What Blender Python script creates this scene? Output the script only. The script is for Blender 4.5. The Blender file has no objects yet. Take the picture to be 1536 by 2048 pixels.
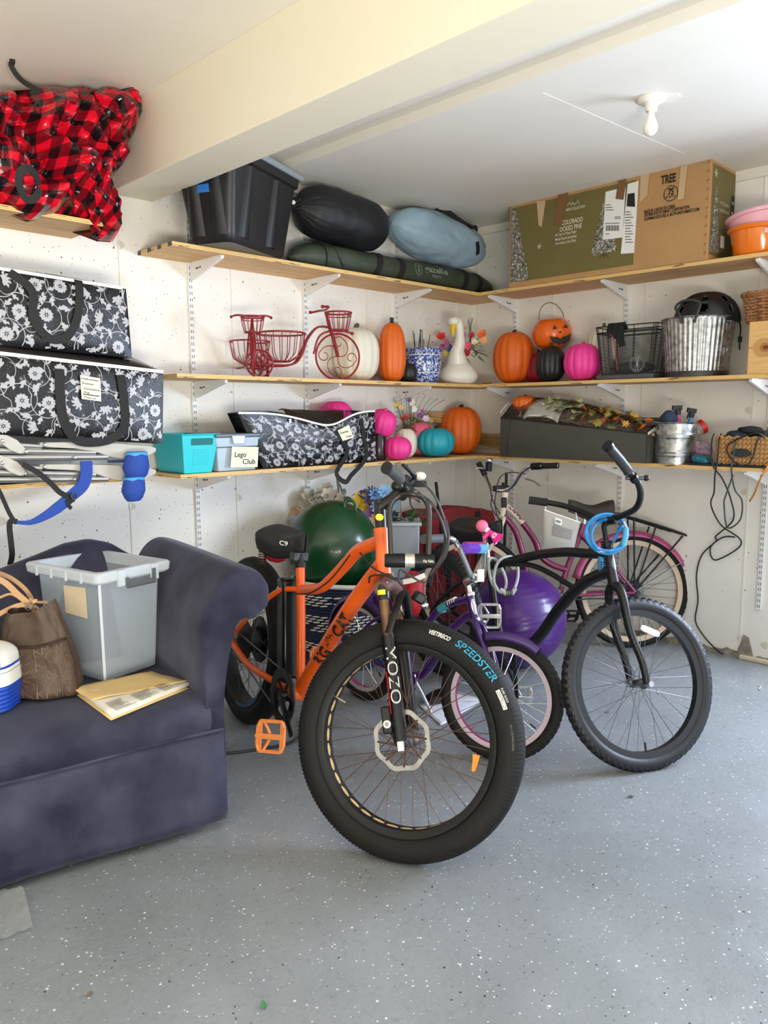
import bpy, math, random
import numpy as np
from mathutils import Matrix, noise as mn, Vector
random.seed(7)
PI = math.pi
SC = bpy.context.scene
COL = SC.collection
A = np.array
def nrm(v): v = np.asarray(v, float); return v/np.linalg.norm(v)

# ------------------------------------------------------------------ camera
CF, CYAW, CPIT, CROL = 1551.18, math.radians(45.4503), math.radians(7.2625), math.radians(-.2223)
CC = A([-4.477, -3.6367, 1.40])
cf = A([math.cos(CYAW)*math.cos(CPIT), math.sin(CYAW)*math.cos(CPIT), -math.sin(CPIT)])
_r = A([math.sin(CYAW), -math.cos(CYAW), 0.]); _u = np.cross(_r, cf)
cr = math.cos(CROL)*_r+math.sin(CROL)*_u; cu = -math.sin(CROL)*_r+math.cos(CROL)*_u
cd = bpy.data.cameras.new('camera'); cam = bpy.data.objects.new('camera', cd); COL.objects.link(cam)
cam.matrix_world = Matrix(((cr[0], cu[0], -cf[0], CC[0]), (cr[1], cu[1], -cf[1], CC[1]), (cr[2], cu[2], -cf[2], CC[2]), (0, 0, 0, 1)))
cd.sensor_fit = 'VERTICAL'; cd.sensor_height = 36.; cd.lens = CF/2048*36.; cd.clip_start = .05
SC.camera = cam
SC.view_settings.view_transform = 'Standard'; SC.view_settings.look = 'None'
SC.view_settings.gamma = 1.; SC.view_settings.use_curve_mapping = False
SC.view_settings.exposure = 0.0

# ------------------------------------------------------------------ light
W = bpy.data.worlds.new('sky'); SC.world = W; W.use_nodes = True
W.node_tree.nodes['Background'].inputs[0].default_value = (.62, .78, 1., 1)
W.node_tree.nodes['Background'].inputs[1].default_value = .15
LP = ((176, (.67, .79, 1.)), (3, (1., .95, .85)), (3, (1., .97, .92)), (182, (1., .965, .855)))   # watts and colour
def area(name, loc, rot, sx, sy, power, col, spread=math.pi):
    l = bpy.data.lights.new(name, 'AREA'); l.shape = 'RECTANGLE'; l.size = sx; l.size_y = sy; l.energy = power; l.color = col; l.spread = spread
    o = bpy.data.objects.new(name, l); COL.objects.link(o); o.location = loc; o.rotation_euler = rot; return o
# daylight: sky and sunlit driveway through the side door (right wall) and through the garage door behind the camera
area('side_door_sky', (.10, -3.70, 1.45), (0, math.radians(72), 0), 1.0, 1.6, LP[0][0], LP[0][1])
area('side_door_driveway', (.10, -3.70, .40), (0, math.radians(112), 0), .75, 1.9, LP[1][0], LP[1][1])
area('garage_door_sky', (-5.0, -5.38, 1.55), (math.radians(70), 0, 0), 2.6, .9, LP[2][0], LP[2][1])
area('garage_door_driveway', (-5.0, -5.38, .40), (math.radians(132), 0, 0), 2.6, .6, LP[3][0], LP[3][1], math.radians(140))

# ------------------------------------------------------------------ pixel -> place at a known plane
def ray(x, y): return cf+cr*(x-768)/CF-cu*(y-1024)/CF
def onX(x, y, X): d = ray(x, y); return CC+d*(X-CC[0])/d[0]
def onY(x, y, Y): d = ray(x, y); return CC+d*(Y-CC[1])/d[1]
def onZ(x, y, Z): d = ray(x, y); return CC+d*(Z-CC[2])/d[2]
def onD(x, y, D): return CC+ray(x, y)*D
def onP(x, y, o, n): d = ray(x, y); n = np.asarray(n); return CC+d*(((o-CC)@n)/(d@n))
def sc(P): return float((np.asarray(P)-CC)@cf)/CF     # metres per pixel at P

# ------------------------------------------------------------------ materials
def hexc(h):
    h = h.lstrip('#'); c = [int(h[i:i+2], 16)/255 for i in (0, 2, 4)]
    return tuple(x/12.92 if x <= .04045 else ((x+.055)/1.055)**2.4 for x in c)+(1,)
_M = {}
def nodes(m): return m.node_tree.nodes, m.node_tree.links
def M(name, col, rough=.5, metal=0., var=0., vs=8., bump=0., bs=60., coat=0., trans=0., alpha=1., col2=None, spec=.5, sheen=0., stretch=None):
    if name in _M: return _M[name]
    m = bpy.data.materials.new(name); m.use_nodes = True; N, L = nodes(m); b = N['Principled BSDF']
    c = hexc(col) if isinstance(col, str) else col
    b.inputs['Base Color'].default_value = c; b.inputs['Roughness'].default_value = rough; b.inputs['Metallic'].default_value = metal
    b.inputs['Specular IOR Level'].default_value = spec
    if coat: b.inputs['Coat Weight'].default_value = coat; b.inputs['Coat Roughness'].default_value = .08
    if sheen: b.inputs['Sheen Weight'].default_value = sheen; b.inputs['Sheen Roughness'].default_value = .4
    if trans: b.inputs['Transmission Weight'].default_value = trans
    if alpha < 1: b.inputs['Alpha'].default_value = alpha
    if var or bump or col2:
        tc = N.new('ShaderNodeTexCoord'); src = tc.outputs['Object']
        if stretch:
            mp = N.new('ShaderNodeMapping'); L.new(src, mp.inputs[0]); mp.inputs['Scale'].default_value = stretch; src = mp.outputs[0]
    if var or col2:
        n = N.new('ShaderNodeTexNoise'); n.inputs['Scale'].default_value = vs; n.inputs['Detail'].default_value = 6; L.new(src, n.inputs['Vector'])
        r = N.new('ShaderNodeMapRange'); r.inputs[1].default_value = .3; r.inputs[2].default_value = .7; L.new(n.outputs['Fac'], r.inputs[0])
        mx = N.new('ShaderNodeMix'); mx.data_type = 'RGBA'; L.new(r.outputs[0], mx.inputs['Factor'])
        if col2: c1, c2 = c, hexc(col2)
        else: c1 = tuple(min(1, x*(1-var)) for x in c[:3])+(1,); c2 = tuple(min(1, x*(1+var)) for x in c[:3])+(1,)
        mx.inputs['A'].default_value = c1; mx.inputs['B'].default_value = c2; L.new(mx.outputs['Result'], b.inputs['Base Color'])
    if bump:
        n2 = N.new('ShaderNodeTexNoise'); n2.inputs['Scale'].default_value = bs; n2.inputs['Detail'].default_value = 4; L.new(src, n2.inputs['Vector'])
        bp = N.new('ShaderNodeBump'); bp.inputs['Strength'].default_value = bump; bp.inputs['Distance'].default_value = .01
        L.new(n2.outputs['Fac'], bp.inputs['Height']); L.new(bp.outputs['Normal'], b.inputs['Normal'])
    _M[name] = m; return m
def mth(N, L, op, a, b=None, c=None):
    n = N.new('ShaderNodeMath'); n.operation = op
    for i, x in enumerate((a, b, c)):
        if x is None: continue
        if isinstance(x, (int, float)): n.inputs[i].default_value = x
        else: L.new(x, n.inputs[i])
    return n.outputs[0]
def mixc(N, L, f, a, b):
    n = N.new('ShaderNodeMix'); n.data_type = 'RGBA'
    if isinstance(f, (int, float)): n.inputs['Factor'].default_value = f
    else: L.new(f, n.inputs['Factor'])
    for k, x in (('A', a), ('B', b)):
        if isinstance(x, tuple): n.inputs[k].default_value = x
        else: L.new(x, n.inputs[k])
    return n.outputs['Result']
def step(N, L, x, lo, hi):
    r = N.new('ShaderNodeMapRange'); r.inputs[1].default_value = lo; r.inputs[2].default_value = hi; L.new(x, r.inputs[0]); return r.outputs[0]
def newmat(name, rough):
    m = bpy.data.materials.new(name); m.use_nodes = True; N, L = nodes(m); b = N['Principled BSDF']; b.inputs['Roughness'].default_value = rough; _M[name] = m
    tc = N.new('ShaderNodeTexCoord'); return m, N, L, b, tc
def noise(N, L, src, s, det=5, stretch=None):
    if stretch:
        mp = N.new('ShaderNodeMapping'); mp.inputs['Scale'].default_value = stretch; L.new(src, mp.inputs[0]); src = mp.outputs[0]
    n = N.new('ShaderNodeTexNoise'); n.inputs['Scale'].default_value = s; n.inputs['Detail'].default_value = det; L.new(src, n.inputs['Vector']); return n.outputs['Fac']
def voro(N, L, src, s, out='Distance'):
    n = N.new('ShaderNodeTexVoronoi'); n.inputs['Scale'].default_value = s; L.new(src, n.inputs['Vector']); return n.outputs[out]
def bumpn(N, L, b, h, st, d=.01):
    bp = N.new('ShaderNodeBump'); bp.inputs['Strength'].default_value = st; bp.inputs['Distance'].default_value = d; L.new(h, bp.inputs['Height']); L.new(bp.outputs['Normal'], b.inputs['Normal'])

def floor_mat():
    m, N, L, b, tc = newmat('epoxy_floor', .42); o = tc.outputs['Object']
    base = mixc(N, L, step(N, L, noise(N, L, o, 2.2, 8), .3, .7), hexc('#84898c'), hexc('#91969a'))
    base = mixc(N, L, mth(N, L, 'MULTIPLY', step(N, L, noise(N, L, o, 40, 4), .55, .75), .25), base, hexc('#5c605f'))
    for s, th, col, pr in ((50, .13, '#dfe0d8', .58), (80, .16, '#cfd0cb', .6), (60, .13, '#3f4344', .68), (24, .06, '#e8e6dc', .55)):
        d = voro(N, L, o, s); rc = voro(N, L, o, s, 'Color')
        sp = N.new('ShaderNodeSeparateColor'); L.new(rc, sp.inputs[0])
        sel = mth(N, L, 'GREATER_THAN', sp.outputs[0], pr)
        k = mth(N, L, 'MULTIPLY', mth(N, L, 'LESS_THAN', d, mth(N, L, 'MULTIPLY', sp.outputs[1], th*1.5)), sel)
        base = mixc(N, L, k, base, hexc(col))
    L.new(base, b.inputs['Base Color'])
    L.new(step(N, L, noise(N, L, o, 5, 6), .2, 1.1), b.inputs['Roughness'])
    bumpn(N, L, b, noise(N, L, o, 90, 3), .12); return m
def wall_mat():
    m, N, L, b, tc = newmat('painted_concrete', .62); o = tc.outputs['Object']
    base = mixc(N, L, step(N, L, noise(N, L, o, 3, 8), .3, .7), hexc('#e9e6df'), hexc('#f1eee6'))
    h = noise(N, L, o, 7, 6)
    for s, th, pr in ((20, .10, .45), (48, .19, .5), (11, .06, .45)):
        d = voro(N, L, o, s); rc = voro(N, L, o, s, 'Color'); sp = N.new('ShaderNodeSeparateColor'); L.new(rc, sp.inputs[0])
        clump = mth(N, L, 'GREATER_THAN', noise(N, L, o, 2.5, 2), .40)
        k = mth(N, L, 'MULTIPLY', mth(N, L, 'MULTIPLY', mth(N, L, 'LESS_THAN', d, mth(N, L, 'MULTIPLY', sp.outputs[1], th)), mth(N, L, 'GREATER_THAN', sp.outputs[0], pr)), clump)
        base = mixc(N, L, mth(N, L, 'MULTIPLY', k, .9), base, hexc('#5f594f'))
        h = mth(N, L, 'SUBTRACT', h, mth(N, L, 'MULTIPLY', k, .5))
    L.new(base, b.inputs['Base Color']); bumpn(N, L, b, h, .25, .012); return m
def ply_mat(name, c1, c2):
    m, N, L, b, tc = newmat(name, .55); o = tc.outputs['Object']
    g = N.new('ShaderNodeNewGeometry'); sp = N.new('ShaderNodeSeparateXYZ'); L.new(g.outputs['True Normal'], sp.inputs[0]); up = mth(N, L, 'GREATER_THAN', mth(N, L, 'ABSOLUTE', sp.outputs[2]), .5)
    so = N.new('ShaderNodeSeparateXYZ'); L.new(o, so.inputs[0])
    face = mixc(N, L, step(N, L, noise(N, L, o, 5, 8, (.5, 5, 5)) if 'x' in name else noise(N, L, o, 5, 8, (5, .5, 5)), .35, .65), hexc(c1), hexc(c2))
    st = mth(N, L, 'SINE', mth(N, L, 'MULTIPLY', so.outputs[2], 2*PI/.0076))
    edge = mixc(N, L, step(N, L, st, -.6, .6), hexc('#c9974f'), hexc('#f0cf8d'))
    kn = mth(N, L, 'MULTIPLY', mth(N, L, 'GREATER_THAN', noise(N, L, o, 7, 2, (1, 1, 12)), .64), .8)
    edge = mixc(N, L, kn, edge, hexc('#5a3a1c'))
    L.new(mixc(N, L, up, edge, face), b.inputs['Base Color']); bumpn(N, L, b, noise(N, L, o, 40, 3), .1); return m
def plaid_mat():
    m, N, L, b, tc = newmat('buffalo_plaid_plastic', .2); sp = N.new('ShaderNodeSeparateXYZ'); L.new(tc.outputs['UV'], sp.inputs[0])
    su = mth(N, L, 'GREATER_THAN', mth(N, L, 'FRACT', sp.outputs[0]), .5); sv = mth(N, L, 'GREATER_THAN', mth(N, L, 'FRACT', sp.outputs[1]), .5)
    s = mth(N, L, 'ADD', su, sv)
    c = mixc(N, L, mth(N, L, 'GREATER_THAN', s, .5), hexc('#e0122c'), hexc('#7c101e')); c = mixc(N, L, mth(N, L, 'GREATER_THAN', s, 1.5), c, hexc('#151316'))
    L.new(c, b.inputs['Base Color']); bumpn(N, L, b, noise(N, L, tc.outputs['Object'], 45, 3), .25); return m
def galv_mat():
    m, N, L, b, tc = newmat('galvanized_steel', .32); b.inputs['Metallic'].default_value = .9; o = tc.outputs['Object']
    v = noise(N, L, o, 34, 5)
    L.new(mixc(N, L, step(N, L, v, .35, .65), hexc('#8f918f'), hexc('#c4c5c2')), b.inputs['Base Color'])
    L.new(mth(N, L, 'MULTIPLY_ADD', v, .35, .12), b.inputs['Roughness']); return m
def velvet_mat():
    m, N, L, b, tc = newmat('navy_velvet', .75); o = tc.outputs['Object']
    c = mixc(N, L, step(N, L, noise(N, L, o, 4, 9), .38, .64), hexc('#222335'), hexc('#434457'))
    L.new(c, b.inputs['Base Color']); b.inputs['Sheen Weight'].default_value = .35; b.inputs['Sheen Roughness'].default_value = .35; b.inputs['Sheen Tint'].default_value = (.62, .64, .72, 1)
    b.inputs['Specular IOR Level'].default_value = .2; bumpn(N, L, b, noise(N, L, o, 180, 2), .12); return m
def wicker_mat(name, c1, c2, c3):
    m, N, L, b, tc = newmat(name, .6); o = tc.outputs['Object']
    c = mixc(N, L, step(N, L, noise(N, L, o, 30, 4), .35, .65), hexc(c1), hexc(c2)); c = mixc(N, L, mth(N, L, 'GREATER_THAN', noise(N, L, o, 55, 2), .62), c, hexc(c3))
    L.new(c, b.inputs['Base Color']); bumpn(N, L, b, noise(N, L, o, 80, 3), .3); return m

# ------------------------------------------------------------------ mesh builder
EX, EY, EZ = A([1., 0, 0]), A([0, 1., 0]), A([0, 0, 1.])
def fr(o, x=EX, y=None, z=None):
    """frame: origin, axes"""
    x = nrm(x)
    if z is None and y is None: z = EZ
    if z is None: y = nrm(np.asarray(y)-x*(x@np.asarray(y))); z = np.cross(x, y)
    else: z = nrm(np.asarray(z)-x*(x@np.asarray(z))); y = np.cross(z, x)
    return (np.asarray(o, float), x, y, z)
def tp(F, p): p = np.atleast_2d(p); return F[0]+p[:, :1]*F[1]+p[:, 1:2]*F[2]+p[:, 2:3]*F[3]
def crv(pts, k=6, closed=False):
    P = [np.asarray(p, float) for p in pts]; n = len(P); out = []
    for i in range(n if closed else n-1):
        a, b, c, d = (P[(i-1) % n], P[i], P[(i+1) % n], P[(i+2) % n]) if closed else (P[max(i-1, 0)], P[i], P[i+1], P[min(i+2, n-1)])
        for j in range(k):
            t = j/k; out.append(.5*((2*b)+(-a+c)*t+(2*a-5*b+4*c-d)*t*t+(-a+3*b-3*c+d)*t**3))
    if not closed: out.append(P[-1])
    return out
class G:
    def __init__(s): s.v = []; s.f = []; s.m = []; s.uv = None; s.n = 0
    def add(s, v, f, mi=0):
        v = np.asarray(v, float); s.v.append(v); k = s.n
        s.f += [tuple(i+k for i in q) for q in f]; s.m += [mi]*len(f); s.n += len(v); return s
    def box(s, c, d, F=None, mi=0, tx=1., ty=1.):
        """tx,ty: scale of the bottom face"""
        h = np.asarray(d, float)/2; v = []
        for z in (-1, 1):
            for x, y in ((-1, -1), (1, -1), (1, 1), (-1, 1)):
                v.append((x*h[0]*(tx if z < 0 else 1), y*h[1]*(ty if z < 0 else 1), z*h[2]))
        v = A(v)+(np.asarray(c) if F is None else 0)
        if F is not None: v = tp(F, v+np.asarray(c))
        return s.add(v, [(3, 2, 1, 0), (4, 5, 6, 7), (0, 1, 5, 4), (1, 2, 6, 5), (2, 3, 7, 6), (3, 0, 4, 7)], mi)
    def tube(s, pts, r, n=8, closed=False, caps=True, mi=0, flat=1., ref=None):
        P = A([np.asarray(p, float) for p in pts]); m = len(P)
        R = np.full(m, r) if np.isscalar(r) else np.asarray(r, float)
        T = np.roll(P, -1, 0)-np.roll(P, 1, 0)
        if not closed: T[0] = P[1]-P[0]; T[-1] = P[-1]-P[-2]
        T /= (np.linalg.norm(T, axis=1)[:, None]+1e-12)
        a = np.asarray(ref, float) if ref is not None else (EZ if abs(T[0][2]) < .9 else EX)
        a = nrm(a-T[0]*(a@T[0])); V = []
        for i in range(m):
            a = nrm(a-T[i]*(a@T[i])); b = np.cross(T[i], a)
            for k in range(n):
                t = 2*PI*k/n; V.append(P[i]+R[i]*(math.cos(t)*a*flat+math.sin(t)*b))
        F = []
        for i in range(m if closed else m-1):
            j = (i+1) % m
            for k in range(n):
                l = (k+1) % n; F.append((i*n+k, i*n+l, j*n+l, j*n+k))
        if not closed and caps: F.append(tuple(range(n-1, -1, -1))); F.append(tuple((m-1)*n+k for k in range(n)))
        return s.add(V, F, mi)
    def ribbon(s, pts, w, t, side, mi=0):
        """flat strap along pts, width w along 'side' (vector or list), thickness t"""
        P = A([np.asarray(p, float) for p in pts]); m = len(P); V = []
        for i in range(m):
            T = P[min(i+1, m-1)]-P[max(i-1, 0)]; T = nrm(T); sd = np.asarray(side[i] if isinstance(side, list) else side, float); sd = nrm(sd-T*(sd@T)); nn = np.cross(T, sd)
            ww = w if np.isscalar(w) else w[i]
            for a, b in ((-1, -1), (1, -1), (1, 1), (-1, 1)): V.append(P[i]+sd*a*ww/2+nn*b*t/2)
        F = [(3, 2, 1, 0), tuple((m-1)*4+k for k in range(4))]
        for i in range(m-1):
            for k in range(4): l = (k+1) % 4; F.append((i*4+k, i*4+l, i*4+4+l, i*4+4+k))
        return s.add(V, F, mi)
    def grid(s, fn, nu, nv, cu_=False, cv_=False, mi=0):
        V = [fn(i/(nu if cu_ else nu-1), j/(nv if cv_ else nv-1)) for i in range(nu) for j in range(nv)]; F = []
        for i in range(nu if cu_ else nu-1):
            for j in range(nv if cv_ else nv-1):
                a, b = (i+1) % nu, (j+1) % nv; F.append((i*nv+j, a*nv+j, a*nv+b, i*nv+b))
        return s.add(V, F, mi)
    def lathe(s, prof, F, n=32, rib=None, mi=0, cap=True):
        """profile (r,z) turned round F's z axis"""
        m = len(prof); V = []
        for r, z in prof:
            for k in range(n):
                t = 2*PI*k/n; q = r*(rib(t, z) if rib else 1); V.append((q*math.cos(t), q*math.sin(t), z))
        f = [(i*n+k, i*n+(k+1) % n, (i+1)*n+(k+1) % n, (i+1)*n+k) for i in range(m-1) for k in range(n)]
        if cap:
            if prof[0][0] > 1e-6: f.append(tuple(range(n-1, -1, -1)))
            if prof[-1][0] > 1e-6: f.append(tuple((m-1)*n+k for k in range(n)))
        return s.add(tp(F, A(V)), f, mi)
    def ring(s, prof, c, ax, n=64, mi=0):
        """closed profile (radius, axial) swept round the axis ax"""
        ax = nrm(ax); a = nrm(np.cross(ax, EZ) if abs(ax[2]) < .95 else np.cross(ax, EX)); b = np.cross(ax, a); m = len(prof); V = []
        for k in range(n):
            t = 2*PI*k/n; d = a*math.cos(t)+b*math.sin(t)
            for r, x in prof: V.append(c+d*r+ax*x)
        f = [(k*m+i, k*m+(i+1) % m, ((k+1) % n)*m+(i+1) % m, ((k+1) % n)*m+i) for k in range(n) for i in range(m)]
        return s.add(V, f, mi)
    def prism(s, poly, t, F, mi=0):
        n = len(poly); v = [(x, y, -t/2) for x, y in poly]+[(x, y, t/2) for x, y in poly]
        f = [tuple(range(n-1, -1, -1)), tuple(range(n, 2*n))]+[(i, (i+1) % n, n+(i+1) % n, n+i) for i in range(n)]
        return s.add(tp(F, A(v, float)), f, mi)
    def ball(s, c, r, nu=20, nv=12, F=None, mi=0):
        r = A([r]*3 if np.isscalar(r) else r, float)
        F = F or (np.asarray(c, float), EX, EY, EZ)
        def fn(u, v): t = 2*PI*u; p = PI*(v-.5); return tp((np.asarray(c, float),)+F[1:], [(r[0]*math.cos(t)*math.cos(p), r[1]*math.sin(t)*math.cos(p), r[2]*math.sin(p))])[0]
        return s.grid(fn, nu, nv, True, False, mi)
    def poly(s, pts, mi=0): return s.add(pts, [tuple(range(len(pts)))], mi)
WO = {}
def thing(name, label, cat, loc, group=None):
    o = bpy.data.objects.new(name, None); COL.objects.link(o); o.location = tuple(loc); o.empty_display_size = .05
    o['label'] = label; o['category'] = cat
    if group: o['group'] = group
    WO[o.name] = np.asarray(loc, float); return o
def obj(name, g, mat, parent=None, smooth=True, bevel=0., label=None, cat=None, group=None, kind=None, sharp=38, solid=0., sub=0):
    V = np.vstack(g.v); lo, hi = V.min(0), V.max(0); c = (lo+hi)/2
    if parent is None: c[2] = lo[2]
    me = bpy.data.meshes.new(name); me.from_pydata((V-c).tolist(), [], g.f)
    for m in (mat if isinstance(mat, (list, tuple)) else [mat]): me.materials.append(m)
    if any(g.m): me.polygons.foreach_set('material_index', g.m)
    if g.uv is not None:
        uvl = me.uv_layers.new(name='UVMap'); li = np.zeros(len(me.loops), int); me.loops.foreach_get('vertex_index', li); uvl.data.foreach_set('uv', np.asarray(g.uv, float)[li].ravel())
    me.update()
    if smooth:
        me.polygons.foreach_set('use_smooth', [True]*len(me.polygons)); me.set_sharp_from_angle(angle=math.radians(sharp))
    o = bpy.data.objects.new(name, me); COL.objects.link(o); WO[o.name] = c
    if parent is not None: o.parent = parent; o.location = tuple(c-WO[parent.name])
    else: o.location = tuple(c)
    if solid: md = o.modifiers.new('solid', 'SOLIDIFY'); md.thickness = solid; md.offset = 0
    if bevel: md = o.modifiers.new('bevel', 'BEVEL'); md.width = bevel; md.segments = 2; md.limit_method = 'ANGLE'
    if sub: md = o.modifiers.new('sub', 'SUBSURF'); md.levels = sub; md.render_levels = sub
    if label: o['label'] = label
    if cat: o['category'] = cat
    if group: o['group'] = group
    if kind: o['kind'] = kind
    return o
_T = {}
def text2d(st, bold=0.):
    """letters as a flat outline mesh, cap height 1, left aligned: verts (n,2), faces"""
    k = (st, bold)
    if k not in _T:
        c = bpy.data.curves.new('t', 'FONT'); c.body = st; c.size = 1.; c.resolution_u = 3; c.offset = bold
        o = bpy.data.objects.new('t', c); COL.objects.link(o)
        me = bpy.data.meshes.new_from_object(o.evaluated_get(bpy.context.evaluated_depsgraph_get()))
        v = A([(p.co.x, p.co.y) for p in me.vertices]).reshape(-1, 2); f = [tuple(p.vertices) for p in me.polygons]
        bpy.data.objects.remove(o); bpy.data.meshes.remove(me); _T[k] = ((v-[v[:, 0].min(), 0])/.69, f)
    return _T[k]
def text(g, st, h, F, w=None, mi=0, bold=0., map_=None, shear=0., center=False):
    """write st with cap height h on frame F (x right, y up, z out) or through map_(x,y)->point; w stretches to a given width"""
    v, f = text2d(st, bold); v = v.copy(); v[:, 0] += shear*v[:, 1]; tw = v[:, 0].max()
    v = v*[(w/tw if w else h), h]
    if center: v[:, 0] -= v[:, 0].max()/2
    P = A([map_(x, y) for x, y in v]) if map_ else tp(F, np.c_[v, np.zeros(len(v))])
    return g.add(P, f, mi)
def nz(x, y, z=0., s=1.): return mn.noise(Vector((x*s, y*s, z*s)))
# ================================================================== SETTING
m_wall = wall_mat(); m_floor = floor_mat()
m_white = M('white_paint', '#e9e4d8', .5, bump=.12, bs=30); m_ceil = M('ceiling_paint', '#e6e1d6', .6, var=.03, vs=2, bump=.1, bs=25)
m_beam = M('beam_paint', '#e2dac6', .5, bump=.08, bs=18); m_metalw = M('white_steel', '#e8e8e8', .4); m_dark = M('dark_slot', '#56555a', .7)
def structure(name, g, mat, **k): return obj(name, g, mat, kind='structure', smooth=False, **k)
fl = structure('floor', G().box((-3.4, -2.75, -.05), (7.2, 5.6, .1)), m_floor)
wl = structure('wall_left', G().box((-3.4, .05, 1.4), (7.2, .1, 2.9)), m_wall)
g = G(); g.box((.06, -1.25, 1.4), (.12, 2.7, 2.9)); g.box((.06, -5.2, 1.4), (.12, .8, 2.9)); g.box((.06, -3.7, 2.45), (.12, 2.2, .8)); wr = structure('wall_right', g, m_wall)
g = G(); g.box((-6.65, -5.55, 1.4), (.7, .1, 2.9)); g.box((-1.8, -5.55, 1.4), (3.6, .1, 2.9)); g.box((-4.95, -5.55, 2.5), (2.8, .1, .7)); structure('wall_back', g, m_wall)
structure('wall_side', G().box((-7.05, -2.75, 1.4), (.1, 5.6, 2.9)), m_wall)
g = G(); g.box((-4.87, -2.75, 2.80), (4.3, 5.5, .06)); g.box((-2.15, -2.75, 2.755), (.70, 5.5, .04)); g.box((-.90, -2.75, 2.745), (1.82, 5.5, .11)); ce = structure('ceiling', g, m_ceil)
bm = structure('trim_1', G().box((-2.605, -2.75, 2.605), (.23, 5.5, .34)), m_beam, bevel=.006)
structure('trim_2', G().box((-1.245, -.012, 2.665), (2.49, .024, .052)), m_white)
structure('trim_3', G().box((-.012, -1.4, 2.665), (.024, 2.75, .052)), m_white)
structure('trim_4', G().box((-.016, -2.32, .012), (.032, .64, .024)), M('old_caulk', '#cfc6ac', .7, bump=.3, bs=60), bevel=.006)
for p in ((237, 500), (468, 800), (733, 680), (914, 640)):
    x = onY(p[0], p[1], 0)[0]; obj('panel_seam', G().box((x, -.0015, 1.32), (.006 if p[0] != 733 else .02, .005, 2.64)), m_white, wl, smooth=False)
for p in ((955, 700), (1107, 600), (1291, 600), (1508, 775)):
    y = onX(p[0], p[1], 0)[1]; obj('panel_seam', G().box((-.0015, y, 1.34), (.005, .007, 2.6)), m_white, wr, smooth=False)
def tie(P, ax, par):
    F = fr(P, EX, z=EZ) if ax == 'y' else None
    F = (np.asarray(P, float), EX, EZ, -EY) if ax == 'y' else (np.asarray(P, float), EY, EZ, -EX)
    g = G().lathe([(.02, 0), (.019, .003), (.008, .004), (.006, .0015), (0, .0015)], F, 14, rib=lambda t, z: 1+.12*math.sin(3*t+P[2]*9)); obj('tie_hole', g, M('tie_patch', '#d6d1c4', .7, bump=.3, bs=50), par)
for p in ((264, 1012), (5, 1043), (478, 995), (241, 490)): tie(onY(p[0], p[1], 0), 'y', wl)
for p in ((1096, 957), (1499, 820), (1490, 985), (1481, 1277), (1530, 1290)): tie(onX(p[0], p[1], 0), 'x', wr)
a, b = onZ(1085, 185, 2.69), onZ(1370, 308, 2.69); obj('panel_seam', G().tube([a, b], .0016, 6), m_white, ce)
# rough bare concrete along the foot of the right wall
pts = [(0, 0)]; random.seed(3)
for i in range(41): pts.append((i*.03, .035+.03*nz(i*.35, 2.2)+.02*nz(i*1.3, 7)+(.10 if 21 < i < 24 else 0)))
pts.append((1.2, 0)); g = G().prism([(p[0], max(p[1], .004)) for p in pts[1:-1]]+[(1.2, -.0), (0, -.0)], .006, (A([-.002, -1.35, 0]), -EY, EZ, -EX)); obj('bare_concrete', g, M('bare_concrete', '#8d8779', .9, var=.35, vs=25, bump=.6, bs=40), wr, smooth=False)

# ------------------------------------------------------------------ shelves
D = .3285; TH = .019
m_plyx = ply_mat('plywood_x', '#c99a63', '#ddb67f'); m_plyy = ply_mat('plywood_y', '#bd8c56', '#d2a76f')
Z1, Z2, Z3 = 1.112, 1.5886, 2.1881; XE = -2.579
tiers = ((Z3, 'top'), (Z2, 'middle'), (Z1, 'bottom'))
def board(c, d, mat, label): return obj('plywood_shelf', G().box(c, d), mat, smooth=False, label=label, cat='shelf', bevel=.001)
for z, nme in tiers:
    b_ = board((XE/2, -D/2, z-TH/2), (-XE, D, TH), m_plyx, f'{nme} plywood shelf board along the left wall, running into the corner')
    board((-D/2, -(D+2.58)/2-.0005, z-TH/2), (D, 2.58-D, TH), m_plyy, f'{nme} plywood shelf board along the right wall, right of the corner')
    if nme == 'top':
        for i in range(4): obj('dark_mark', G().box((XE-.0005, -.015-.098*i, z-TH/2), (.002, .032, TH*.98)), m_dark, b_, smooth=False)
for z, x, nme in ((2.219, -2.905, 'top'), (1.655, -3.02, 'middle'), (1.118, -2.85, 'bottom')):
    board(((x-5.0)/2, -D/2, z-TH/2), (5.0+x, D, TH), m_plyx, f'{nme} plywood shelf board at the far left, above the sofa')
def upright(P, ax, label):
    g = G(); w, d = .026, .014
    X, Yd = (EX, -EY) if ax == 'y' else (EY, -EX); F = (A(P, float), X, Yd, EZ)
    z0, z1 = P[3] if len(P) > 3 else .5, 2.5
    F = (A(P[:3], float)*A([1, 1, 0]), X, Yd, EZ); g.box((0, d/2, (z0+z1)/2), (w, d, z1-z0), F)
    o = obj('shelf_upright', g, m_metalw, smooth=False, label=label, cat='shelf upright', bevel=.001, group=None)
    s = G()
    for i in range(int((z1-z0)/.032)):
        for k in (-1, 1): s.box((k*.0055, d+.0002, z0+.02+i*.032), (.0035, .001, .015), F)
    obj('slots', s, m_dark, o, smooth=False, kind='stuff'); return o
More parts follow.
